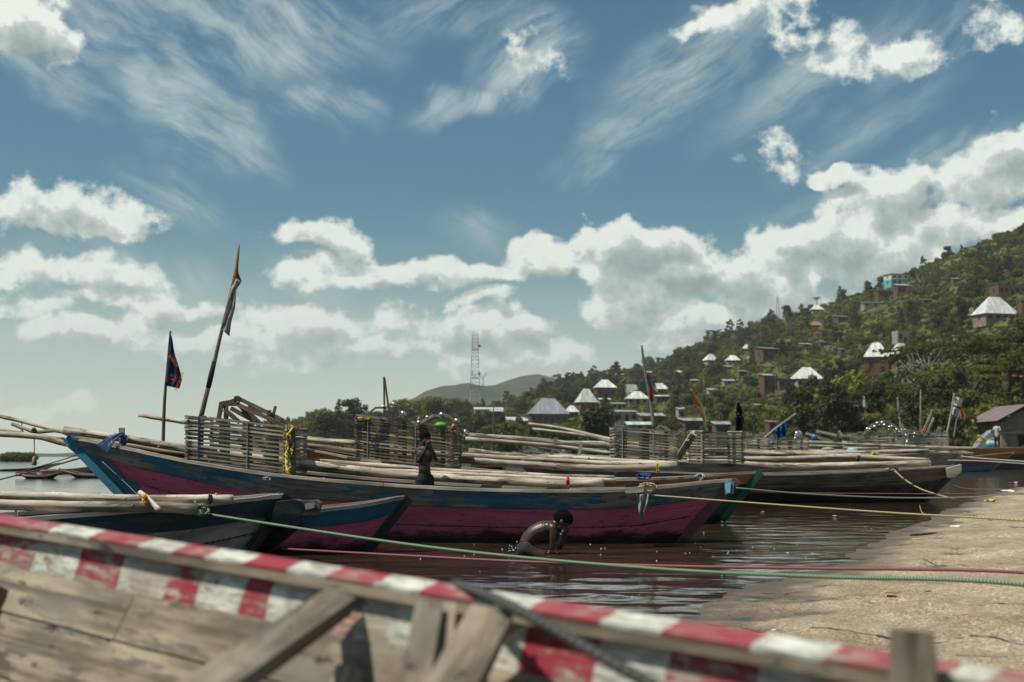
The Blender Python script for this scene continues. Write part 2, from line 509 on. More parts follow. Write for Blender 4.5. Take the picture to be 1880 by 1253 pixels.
def hit(px, py, dmin=None, dmax=None):
    """where the sight line of a photograph pixel meets the hillside"""
    d = dmin or lerp_tab(D_NEAR, px)
    end = dmax or lerp_tab(D_RIDGE, px)
    while d < end:
        p = P(px, py, d)
        if tz(p.x, p.y) >= p.z: break
        d += 3.0
    p = P(px, py, d)
    return Vector((p.x, p.y, tz(p.x, p.y)))

def polar_grid(name, cols, rows, zf, mat, smooth=True):
    verts = []
    for D in rows:
        for c in cols:
            x = (c - 940) / F_PX * D
            verts.append((x, D, zf(c, D)))
    nc = len(cols)
    faces = [(r * nc + k, r * nc + k + 1, (r + 1) * nc + k + 1, (r + 1) * nc + k)
             for r in range(len(rows) - 1) for k in range(nc - 1)]
    return mesh(name, verts, faces, mat, smooth=smooth)

def hill_mat():
    m, n, b = new_mat('hill_ground')
    geo = n.node('ShaderNodeNewGeometry')
    p = geo.outputs['Position']
    a = n.noise(p, 0.03, 5.0, 0.6)
    f = n.noise(p, 0.5, 5.0, 0.65)
    g = n.noise(n.v('MULTIPLY', p, (0.02, 0.02, 0.22)), 1.0, 3.0, 0.5)
    t = n.m('ADD', n.m('MULTIPLY', a, 0.45), n.m('ADD', n.m('MULTIPLY', f, 0.3), n.m('MULTIPLY', g, 0.25)))
    col = n.ramp(t, [(0.36, (0.032, 0.040, 0.012)), (0.48, (0.07, 0.08, 0.02)), (0.56, (0.11, 0.115, 0.028)), (0.66, (0.15, 0.115, 0.07))])
    n.put(b.inputs['Base Color'], col)
    b.inputs['Roughness'].default_value = 0.95
    b.inputs['Specular IOR Level'].default_value = 0.1
    bp = n.node('ShaderNodeBump'); bp.inputs['Strength'].default_value = 0.9; bp.inputs['Distance'].default_value = 1.2
    n.put(bp.inputs['Height'], f); n.put(b.inputs['Normal'], bp.outputs[0])
    return m

cols = [380 + 14 * i for i in range(130)] + [2210 + 90 * i for i in range(26)]
rows = [80 + 7.5 * i for i in range(125)] + [1050, 1200, 1500]
hill = polar_grid('hillside', cols, rows, terrain_z, hill_mat())
tag(hill, 'green hillside with terraces rising from the lake shore', kind='structure')

def far_mat(name, c1, c2):
    m, n, b = new_mat(name)
    geo = n.node('ShaderNodeNewGeometry')
    a = n.noise(geo.outputs['Position'], 0.006, 6.0, 0.65)
    n.put(b.inputs['Base Color'], n.mix(n.mr(a, 0.35, 0.65), c1, c2))
    b.inputs['Roughness'].default_value = 1.0
    b.inputs['Specular IOR Level'].default_value = 0.0
    bp = n.node('ShaderNodeBump'); bp.inputs['Strength'].default_value = 1.0; bp.inputs['Distance'].default_value = 25
    n.put(bp.inputs['Height'], a); n.put(b.inputs['Normal'], bp.outputs[0])
    return m
MTN = [(300, 838), (560, 836), (660, 800), (745, 742), (780, 716), (810, 707), (850, 703), (880, 706), (905, 707), (930, 697), (960, 688), (990, 685),
       (1010, 692), (1050, 700), (1120, 716), (1300, 730), (1700, 760), (3000, 830)]
def mtn_z(c, D):
    zr = (838 - lerp_tab(MTN, c)) / F_PX * 3000
    s = max(0.0, 1 - abs(D - 3000) / 900.0)
    x = (c - 940) / F_PX * D
    r = mnoise.ridged_multi_fractal(Vector((x * 0.0022, D * 0.0022, 1.0)), 0.9, 2.1, 5, 1.0, 2.0) * 22 * min(1, zr / 60)
    return -2 + zr * s ** 0.9 + r * (1 - s) * s * 4 + (mnoise.noise(Vector((x * 0.02, D * 0.02, 0))) * 3 if s > 0 else 0)
mtn = polar_grid('far_mountain', [300 + 16 * i for i in range(100)], [2100 + 45 * i for i in range(41)], mtn_z,
                 far_mat('far_mountain_green', (0.025, 0.036, 0.022), (0.07, 0.07, 0.045)))
tag(mtn, 'distant blue grey mountain beyond the treeline', kind='structure')
SHORE = [(-3000, 838.0), (-400, 836), (20, 836), (90, 835), (150, 833), (260, 834), (380, 833), (560, 833), (700, 838)]
def shore_z(c, D):
    zr = 1.0 + (838 - lerp_tab(SHORE, c)) / F_PX * 2300
    s = max(0.0, 1 - abs(D - 2300) / 300.0)
    x = (c - 940) / F_PX * D
    return -1.5 + (zr + 3.0 + 2.0 * mnoise.noise(Vector((x * 0.02, 0, 0)))) * s ** 0.5
fs = polar_grid('far_shore', [-1500 + 22 * i for i in range(104)], [2000 + 50 * i for i in range(13)], shore_z,
                far_mat('far_shore_green', (0.04, 0.055, 0.03), (0.08, 0.09, 0.05)))
tag(fs, 'thin far shore of the lake', kind='structure')

# ------------------------------------------------------------------ beach
SHORELINE = [(-6, -4), (-2.6, 2.0), (-1.0, 4.6), (0.87, 7.8), (1.7, 10.0), (2.75, 12.2), (4.2, 16), (6.5, 22.0), (10.5, 32), (17.2, 47), (36, 88), (70, 150)]
SL = [Vector(p) for p in SHORELINE]
def shore_dist(x, y):
    best = 1e9; sgn = 1
    q = Vector((x, y))
    for a, b in zip(SL, SL[1:]):
        ab = b - a; t = max(0, min(1, (q - a).dot(ab) / ab.length_squared))
        w = q - (a + ab * t); d = w.length
        if d < best:
            best = d; sgn = 1 if (ab.y * w.x - ab.x * w.y) > 0 else -1
    return best * sgn
def sand_z(x, y):
    d = shore_dist(x, y) + 0.13 * mnoise.noise(Vector((x * 0.55, y * 0.4, 5.0))) * min(2.0, 0.5 + y * 0.05) \
        + 0.07 * mnoise.noise(Vector((x * 2.3, y * 2.0, 2.0)))
    z = d * 0.05 if d < 4 else 0.2 + (d - 4) * 0.03
    if d < 0: z = d * 0.10
    if d > 0:
        k = min(1, d * 1.5)
        z += k * (0.04 * mnoise.noise(Vector((x * 2.0, y * 2.2, 7.0))) + 0.02 * mnoise.noise(Vector((x * 6.0, y * 6.0, 9.0)))
                  + 0.006 * mnoise.noise(Vector((x * 15.0, y * 15.0, 4.0))))
        # trodden dimples
        c = mnoise.cell(Vector((x * 1.6, y * 1.6, 0)))
        gx, gy = math.floor(x * 1.6), math.floor(y * 1.6)
        h = mnoise.noise_vector(Vector((gx * 1.37 + 0.5, gy * 1.91 + 0.5, 0.3)))
        if h.z > 0.0:
            cx, cy = (gx + 0.5 + h.x * 0.4) / 1.6, (gy + 0.5 + h.y * 0.4) / 1.6
            r2 = ((x - cx) / 0.13) ** 2 + ((y - cy) / 0.17) ** 2
            z -= 0.05 * math.exp(-r2) * k; z += 0.016 * math.exp(-(r2 - 2) ** 2) * k
    return max(z, -0.7)

def sand_mat():
    m, n, b = new_mat('sand')
    geo = n.node('ShaderNodeNewGeometry')
    p = geo.outputs['Position']
    a = n.noise(p, 1.2, 4.0, 0.6)
    g = n.noise(p, 30.0, 6.0, 0.85)
    f = n.noise(p, 160.0, 3.0, 0.8)
    col = n.ramp(n.m('ADD', n.m('MULTIPLY', a, 0.35), n.m('ADD', n.m('MULTIPLY', g, 0.4), n.m('MULTIPLY', f, 0.25))),
                 [(0.36, (0.15, 0.10, 0.065)), (0.46, (0.30, 0.228, 0.152)), (0.54, (0.37, 0.288, 0.2)), (0.64, (0.6, 0.51, 0.39))])
    g2 = n.noise(p, 75.0, 4.0, 0.75)
    kk = n.mr(n.m('ADD', n.m('MULTIPLY', g, 0.35), n.m('MULTIPLY', g2, 0.65)), 0.40, 0.60, 0.55, 1.38)
    col = n.mix(1.0, col, n.comb(kk, kk, kk), 'MULTIPLY')
    # specks: dark grit and pale shell bits
    vo = n.node('ShaderNodeTexVoronoi'); n.put(vo.inputs['Vector'], p); vo.inputs['Scale'].default_value = 26.0
    sx, sy, sz_ = n.sep(vo.outputs['Color'])
    near = n.mr(vo.outputs['Distance'], 0.10, 0.16, 1.0, 0.0)
    col = n.mix(n.m('MULTIPLY', near, n.m('GREATER_THAN', sx, 0.86)), col, (0.65, 0.62, 0.56))
    col = n.mix(n.m('MULTIPLY', near, n.m('LESS_THAN', sx, 0.14)), col, (0.05, 0.035, 0.025))
    _, _, z = n.sep(p)
    wz = n.m('ADD', z, n.m('MULTIPLY_ADD', n.noise(p, 3.0, 4.0, 0.6), 0.05, -0.025))
    wet = n.mr(wz, 0.0, 0.042, 1.0, 0.0)
    col = n.mix(n.m('MULTIPLY', wet, 0.8), col, (0.06, 0.043, 0.03))
    under = n.mr(z, -0.05, 0.0, 1.0, 0.0)
    col = n.mix(n.m('MULTIPLY', under, 0.7), col, (0.07, 0.05, 0.03))
    n.put(b.inputs['Base Color'], col)
    n.put(b.inputs['Roughness'], n.mr(wet, 0.0, 1.0, 0.95, 0.5))
    b.inputs['Specular IOR Level'].default_value = 0.25
    bp = n.node('ShaderNodeBump'); bp.inputs['Strength'].default_value = 0.8; bp.inputs['Distance'].default_value = 0.006
    n.put(bp.inputs['Height'], n.m('ADD', g, n.m('MULTIPLY', f, 0.5))); n.put(b.inputs['Normal'], bp.outputs[0])
    return m
rows = []
D = 0.8
while D < 140: rows.append(D); D *= 1.0105
cols = [-2200 + 200 * i for i in range(10)] + [-200 + 60 * i for i in range(16)] + [760 + 9 * i for i in range(150)] + [2110 + 110 * i for i in range(30)]
sand = polar_grid('beach_sand', cols, rows, lambda c, D: sand_z((c - 940) / F_PX * D, D), sand_mat())
tag(sand, 'coarse pale brown sand sloping down to the water', kind='structure')
# ground behind and beside the camera, for other viewpoints
g2 = mesh('inland_ground', [(-6, -40, 0.35), (80, -40, 1.2), (80, 0.7, 1.1), (-0.4, 0.7, 0.12)], [(0, 1, 2, 3)], sand.data.materials[0])
tag(g2, 'sand behind the boat', kind='structure')

# ------------------------------------------------------------------ lake
def water_mat():
    m, n, b = new_mat('lake_water')
    geo = n.node('ShaderNodeNewGeometry')
    p = geo.outputs['Position']
    px_, py_, _ = n.sep(p)
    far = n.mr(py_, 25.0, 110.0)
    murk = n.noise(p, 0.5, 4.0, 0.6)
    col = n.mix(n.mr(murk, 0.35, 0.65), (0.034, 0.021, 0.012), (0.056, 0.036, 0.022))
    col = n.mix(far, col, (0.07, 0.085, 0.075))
    n.put(b.inputs['Base Color'], col)
    b.inputs['Roughness'].default_value = 0.06
    b.inputs['IOR'].default_value = 1.33
    b.inputs['Specular IOR Level'].default_value = 0.5
    q = n.v('MULTIPLY', p, (0.8, 1.25, 1.0))
    w1 = n.noise(q, 7.0, 3.0, 0.55, 0.6)
    w2 = n.noise(q, 1.9, 2.0, 0.45, 0.4)
    h = n.m('ADD', n.m('MULTIPLY', w1, 0.09), n.m('MULTIPLY', w2, 1.0))
    bp = n.node('ShaderNodeBump'); bp.inputs['Strength'].default_value = 1.0
    bp.inputs['Distance'].default_value = WAVE_BUMP
    n.put(bp.inputs['Height'], h); n.put(b.inputs['Normal'], bp.outputs[0])
    return m
WAVE_BUMP = 0.016
def wave_z(x, D):
    amp = 0.009 * max(0.0, 1 - D / 70.0)
    if amp <= 0: return 0.0
    return amp * (mnoise.noise(Vector((x * 1.5, D * 2.4, 0.0))) * 1.2 + mnoise.noise(Vector((x * 4.0, D * 6.2, 5.0))) * 0.6
                  + 0.25 * mnoise.noise(Vector((x * 11, D * 15, 9.0))))
rows = []
D = 1.2
while D < 70: rows.append(D); D *= 1.0085
while D < 14000: rows.append(D); D *= 1.12
cols = [-9000, -6000, -4000, -2500, -1500, -900, -400] + [-150 + 9 * i for i in range(240)] + [2200, 2800, 3600, 5000, 8000]
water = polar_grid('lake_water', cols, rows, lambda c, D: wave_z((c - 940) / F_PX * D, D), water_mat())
tag(water, 'muddy brown lake water with small ripples', kind='structure')
lb = mesh('lake_bed', [(-12000, -500, -2.2), (12000, -500, -2.2), (12000, 14000, -2.2), (-12000, 14000, -2.2)], [(0, 1, 2, 3)], plain('mud', (0.06, 0.045, 0.03), 1.0))
tag(lb, 'dark lake bed', kind='structure')

# ------------------------------------------------------------------ vegetation prototypes
def leaves(centres, radii, count, size, shell=0.55, flat=1.0, seed=1, droop=0.0):
    """leaf clumps: many small tilted faces in the shells of several lobes"""
    r = np.random.default_rng(seed)
    C = np.array(centres, float); R = np.array(radii, float)
    if R.ndim == 1: R = np.stack([R, R, R * flat], 1)
    w = (R[:, 0] * R[:, 2]) ** 1.0; w /= w.sum()
    idx = r.choice(len(C), count, p=w)
    u = r.normal(size=(count, 3)); u /= np.linalg.norm(u, axis=1, keepdims=True)
    rad = shell + (1.08 - shell) * r.random((count, 1)) ** 0.6
    pos = C[idx] + u * rad * R[idx]
    pos[:, 2] -= droop * r.random(count)
    nrm = u * 0.8 + r.normal(size=(count, 3)) * 0.55 + np.array([0, 0, 0.35])
    nrm /= np.linalg.norm(nrm, axis=1, keepdims=True)
    t = np.cross(nrm, r.normal(size=(count, 3))); t /= np.linalg.norm(t, axis=1, keepdims=True)
    b = np.cross(nrm, t)
    s = size * (0.6 + 0.8 * r.random((count, 1)))
    k = s * (0.45 + 0.3 * r.random((count, 1)))
    v = np.stack([pos - t * s, pos - b * k + nrm * s * 0.12, pos + t * s, pos + b * k - nrm * s * 0.1], 1).reshape(-1, 3)
    f = np.arange(count * 4).reshape(-1, 4)
    return v, f

def leaf_mesh(name, v, f, mat):
    me = bpy.data.meshes.new(name)
    me.from_pydata(v.tolist(), [], f.tolist())
    me.materials.append(mat)
    return me

def limbs(segs):
    mb = MB()
    for pts, rr in segs: mb.add(tube_d(pts, rr, 7, True, 0.08))
    me = bpy.data.meshes.new('trunk')
    me.from_pydata([tuple(v) for v in mb.v], [], mb.f)
    me.polygons.foreach_set('use_smooth', [True] * len(me.polygons))
    return me

def tree_proto(kind, seed):
    r = random.Random(seed)
    if kind == 'broad':      # unit height 1 -> scaled; built at 8 m
        cs = []; rs = []
        segs = [([(0, 0, -0.6), (0.1, 0, 1.2), (0.0, 0.1, 2.6)], [0.28, 0.22, 0.18])]
        for i in range(13):
            a = r.uniform(0, 6.28); d = r.uniform(0.2, 2.7); z = 5.1 + r.uniform(-2.3, 2.1) - d * 0.25
            c = (math.cos(a) * d, math.sin(a) * d, z)
            cs.append(c); rs.append(r.uniform(0.9, 1.6))
            if i < 6: segs.append(([(0, 0.1, 2.4 + i * 0.12), (c[0] * 0.5, c[1] * 0.5, (2.6 + z) / 2), c], [0.13, 0.09, 0.03]))
        v, f = leaves(cs, rs, 1500, 0.30, 0.5, 0.8, seed)
    elif kind == 'loose':
        cs = []; rs = []
        segs = [([(0, 0, -0.6), (0.15, 0, 3.5), (-0.1, 0.1, 6.5), (0, 0, 9)], [0.26, 0.2, 0.12, 0.05])]
        for i in range(15):
            a = r.uniform(0, 6.28); z = r.uniform(3.2, 10.2); d = r.uniform(0.2, 2.2) * (1.25 - abs(z - 6.5) / 5.5)
            c = (math.cos(a) * d, math.sin(a) * d, z)
            cs.append(c); rs.append(r.uniform(0.6, 1.25))
            if i < 9: segs.append(([(0, 0, z - 1.2), (c[0] * 0.6, c[1] * 0.6, z - 0.5), c], [0.08, 0.05, 0.02]))
        v, f = leaves(cs, rs, 1300, 0.30, 0.35, 0.85, seed)
    elif kind == 'column':
        cs = [(r.uniform(-0.25, 0.25), r.uniform(-0.25, 0.25), 1.6 + i * 0.95) for i in range(10)]
        rs = [0.55 + 0.45 * math.sin(math.pi * (i + 1.4) / 11.5) * r.uniform(0.75, 1.2) for i in range(10)]
        segs = [([(0, 0, -0.6), (0, 0, 5), (0, 0, 10)], [0.2, 0.13, 0.03])]
        v, f = leaves(cs, rs, 1000, 0.27, 0.4, 1.25, seed)
    elif kind == 'umbrella':  # wide flat layered crown, 12 m wide
        cs = []; rs = []
        segs = [([(0, 0, -0.8), (0.2, 0, 2.2), (0.4, 0.1, 3.6)], [0.42, 0.34, 0.28])]
        for i in range(26):
            a = r.uniform(0, 6.28); d = 6.2 * math.sqrt(r.random()); z = 8.2 + r.choice([0, -0.9, -1.8]) - 0.035 * d * d + r.uniform(-0.3, 0.3)
            c = (math.cos(a) * d, math.sin(a) * d, z)
            cs.append(c); rs.append((r.uniform(1.1, 2.0), r.uniform(1.1, 2.0), r.uniform(0.22, 0.42)))
            if i < 14: segs.append(([(0.4, 0.1, 3.3), (c[0] * 0.35, c[1] * 0.35, 5.4), (c[0] * 0.75, c[1] * 0.75, z - 1.0), (c[0], c[1], z)], [0.2, 0.13, 0.07, 0.03]))
        v, f = leaves(cs, rs, 3800, 0.2, 0.1, 1, seed)
    elif kind == 'palm':
        segs = [([(0, 0, -0.5), (0.2, 0, 3), (0.1, 0.05, 6.4)], [0.2, 0.15, 0.13])]
        V = []; Fq = []
        for i in range(18):
            a = i * 2.4 + r.uniform(-0.2, 0.2); up = r.uniform(-0.1, 1.0); L = r.uniform(2.2, 3.0)
            prev = None
            for k in range(9):
                t = k / 8.0
                rad = L * t; z = 6.5 + up * L * t * 0.9 - 1.5 * L * t * t * 0.55
                w = 0.42 * math.sin(math.pi * min(1, t * 0.9 + 0.12))
                c = np.array([math.cos(a) * rad, math.sin(a) * rad, z]); s = np.array([-math.sin(a), math.cos(a), 0]) * w
                if prev is not None:
                    for sg in (-1, 1):
                        o = len(V)
                        V += [prev[0], c, c + s * sg - np.array([0, 0, 0.22 * w]), prev[0] + prev[1] * sg * 0.9 + (c - prev[0]) * 0.35 - np.array([0, 0, 0.22 * w])]
                        Fq.append([o, o + 1, o + 2, o + 3])
                prev = (c, s)
        v, f = np.array(V), np.array(Fq)
    elif kind == 'bush':
        cs = [(r.uniform(-1.1, 1.1), r.uniform(-1.1, 1.1), r.uniform(0.3, 1.5)) for i in range(8)]
        rs = [r.uniform(0.55, 1.0) for i in range(8)]
        segs = [([(0, 0, -0.3), (0, 0, 1)], [0.06, 0.03])]
        v, f = leaves(cs, rs, 420, 0.25, 0.5, 0.85, seed)
    elif kind == 'bare':
        segs = [([(0, 0, -0.6), (0.1, 0, 2), (0, 0.2, 4)], [0.2, 0.16, 0.1])]
        for i in range(26):
            a = r.uniform(0, 6.28); d = r.uniform(1.2, 3.2); z = r.uniform(4, 8)
            segs.append(([(0, 0.1, r.uniform(1.6, 3.9)), (math.cos(a) * d * 0.5, math.sin(a) * d * 0.5, z * 0.75), (math.cos(a + 0.3) * d, math.sin(a + 0.3) * d, z)], [0.09, 0.055, 0.02]))
        v, f = leaves([(0, 0, 5.5)], [(3.0, 3.0, 2.4)], 420, 0.14, 0.2, 1, seed)
    t = limbs(segs)
    return v, f, t

TP = {}
for kind, mat, nvar in (('broad', 'leaf', 5), ('loose', 'leaf_dark', 4), ('column', 'leaf_dark', 2), ('umbrella', 'leaf_acacia', 3),
                        ('palm', 'leaf', 2), ('bush', 'leaf_bush', 4), ('bare', 'bark_pale', 1)):
    TP[kind] = []
    for i in range(nvar):
        v, f, t = tree_proto(kind, 100 + 17 * i + len(kind))
        t.materials.append(M['bark_pale'] if kind in ('bare', 'column') else M['bark'])
        TP[kind].append((leaf_mesh('crown', v, f, M[mat]), t))
v, f, t = tree_proto('broad', 991); t.materials.append(M['bark']); TP['yellow'] = [(leaf_mesh('crown', v, f, M['leaf_yellow']), t)]
v, f, t = tree_proto('broad', 555); t.materials.append(M['bark']); TP['dark'] = [(leaf_mesh('crown', v, f, M['leaf_dark']), t)]
HEIGHT = dict(broad=8.0, loose=10.8, column=11.5, umbrella=8.8, palm=8.0, bush=2.3, bare=8.0, yellow=8.0, dark=8.0)
TREE_NAME = dict(broad='broadleaf_tree', loose='tall_tree', column='slender_tree', umbrella='umbrella_tree', palm='palm_tree',
                 bush='shrub', bare='bare_tree', yellow='broadleaf_tree', dark='broadleaf_tree')
TREE_XY = []
crown_objs = {}
def tree(kind, pos, h, label, group=None, wide=1.0, lean=0.0):
    r = random
    cm, tm = r.choice(TP[kind])
    o = bpy.data.objects.new(TREE_NAME[kind], None); COL.objects.link(o)
    o.location = pos
    k = h / HEIGHT[kind]
    o.scale = (k * wide, k * wide, k)
    o.rotation_euler = (r.uniform(-0.05, 0.05), lean + r.uniform(-0.05, 0.05), r.uniform(0, 6.28))
    tag(o, label, 'shrub' if kind == 'bush' else 'tree', group)
    c = bpy.data.objects.new('crown', cm); COL.objects.link(c); c.parent = o
    t = bpy.data.objects.new('trunk', tm); COL.objects.link(t); t.parent = o
    crown_objs.setdefault(cm.name, c)
    TREE_XY.append((pos[0], pos[1]))
    return o
# ------------------------------------------------------------------ building materials
def brick_mat(name, c1, c2, mortar, sc=1.0):
    m, n, b = new_mat(name)
    uv, tc, oi = rand_uv(n)
    bt = n.node('ShaderNodeTexBrick')
    n.put(bt.inputs['Vector'], uv)
    bt.inputs['Scale'].default_value = sc
    bt.inputs['Brick Width'].default_value = 0.34; bt.inputs['Row Height'].default_value = 0.17
    bt.inputs['Mortar Size'].default_value = 0.02
    n.put(bt.inputs['Color1'], (*c1, 1)); n.put(bt.inputs['Color2'], (*c2, 1)); n.put(bt.inputs['Mortar'], (*mortar, 1))
    a = n.noise(uv, 0.9, 5.0, 0.65)
    k = n.mr(a, 0.3, 0.7, 0.65, 1.2)
    n.put(b.inputs['Base Color'], n.mix(1.0, bt.outputs[0], n.comb(k, k, k), 'MULTIPLY'))
    b.inputs['Roughness'].default_value = 0.95
    return m
def tin_mat(name, col, rust=0.0, metal=0.35, rough=0.42):
    m, n, b = new_mat(name)
    uv, tc, oi = rand_uv(n)
    a = n.noise(n.v('MULTIPLY', uv, (1.0, 0.35, 1.0)), 0.9, 5.0, 0.65)
    sheet = n.noise(n.v('SNAP', uv, (0.8, 2.4, 1.0)), 3.0, 0.0, 0.5)
    k = n.mr(sheet, 0.3, 0.7, 0.72, 1.08)
    fx, _, _ = n.sep(uv)
    k = n.m('MULTIPLY', k, n.m('SUBTRACT', 1.0, n.m('MULTIPLY', n.m('LESS_THAN', n.m('FRACT', n.m('DIVIDE', fx, 1.6)), 0.09), 0.35)))
    c = n.mix(1.0, col, n.comb(k, k, k), 'MULTIPLY')
    c = n.mix(n.m('MULTIPLY', n.mr(a, 0.62 - rust * 0.25, 0.75 - rust * 0.25), 0.35 + 0.6 * rust), c, (0.13, 0.075, 0.045))
    n.put(b.inputs['Base Color'], c)
    b.inputs['Metallic'].default_value = metal
    b.inputs['Roughness'].default_value = rough
    ux, _, _ = n.sep(uv)
    bp = n.node('ShaderNodeBump'); bp.inputs['Strength'].default_value = 0.7; bp.inputs['Distance'].default_value = 0.03
    n.put(bp.inputs['Height'], n.m('SINE', n.m('MULTIPLY', ux, 34.0)))
    n.put(b.inputs['Normal'], bp.outputs[0])
    return m
M['brick'] = brick_mat('red_brick', (0.19, 0.075, 0.045), (0.13, 0.055, 0.036), (0.11, 0.08, 0.06))
M['brick_brown'] = brick_mat('brown_brick', (0.3, 0.2, 0.135), (0.24, 0.155, 0.105), (0.33, 0.27, 0.2))
M['plaster'] = plain('grey_plaster', (0.3, 0.28, 0.24), 0.95, scale=1.0)
M['plaster_white'] = plain('white_plaster', (0.62, 0.6, 0.53), 0.9, scale=1.0)
M['teal'] = plain('teal_paint', (0.15, 0.36, 0.4), 0.9, scale=1.0)
M['tin_white'] = tin_mat('new_tin', (0.64, 0.66, 0.63), 0.12, 0.15, 0.5)
M['tin_grey'] = tin_mat('grey_tin', (0.20, 0.22, 0.25), 0.0, 0.1, 0.5)
M['tin_old'] = tin_mat('old_tin', (0.42, 0.42, 0.40), 0.55, 0.15, 0.6)
M['tin_red'] = tin_mat('red_tin', (0.36, 0.15, 0.12), 0.2, 0.1, 0.6)
M['tin_brown'] = tin_mat('brown_tin', (0.22, 0.17, 0.15), 0.4, 0.1, 0.6)
M['inside_shade'] = plain('opening_shade', (0.012, 0.011, 0.01), 0.9)
M['concrete'] = plain('concrete', (0.32, 0.31, 0.29), 0.9, scale=1.5)
M['timber_trim'] = plain('door_timber', (0.11, 0.07, 0.045), 0.8)

BUILT = []
def quad_uv(pts):
    """uv in metres for a planar polygon: u horizontal, v up the slope"""
    pts = [Vector(p) for p in pts]
    nrm = (pts[1] - pts[0]).cross(pts[2] - pts[0]).normalized()
    u = Vector((0, 0, 1)).cross(nrm)
    if u.length < 1e-3: u = Vector((1, 0, 0))
    u.normalize(); v = nrm.cross(u)
    return [((p - pts[0]).dot(u), (p - pts[0]).dot(v)) for p in pts]
def poly_obj(name, polys, mat, th, solid=0.0, R=None, off=Vector()):
    V = []; Fc = []; uv = []
    for p in polys:
        o = len(V); V += [tuple(Vector(q)) for q in p]; Fc.append(tuple(range(o, o + len(p)))); uv += quad_uv(p)
    ob = mesh(name, V, Fc, mat, th.o, (0, 0, 0), uv)
    return ob

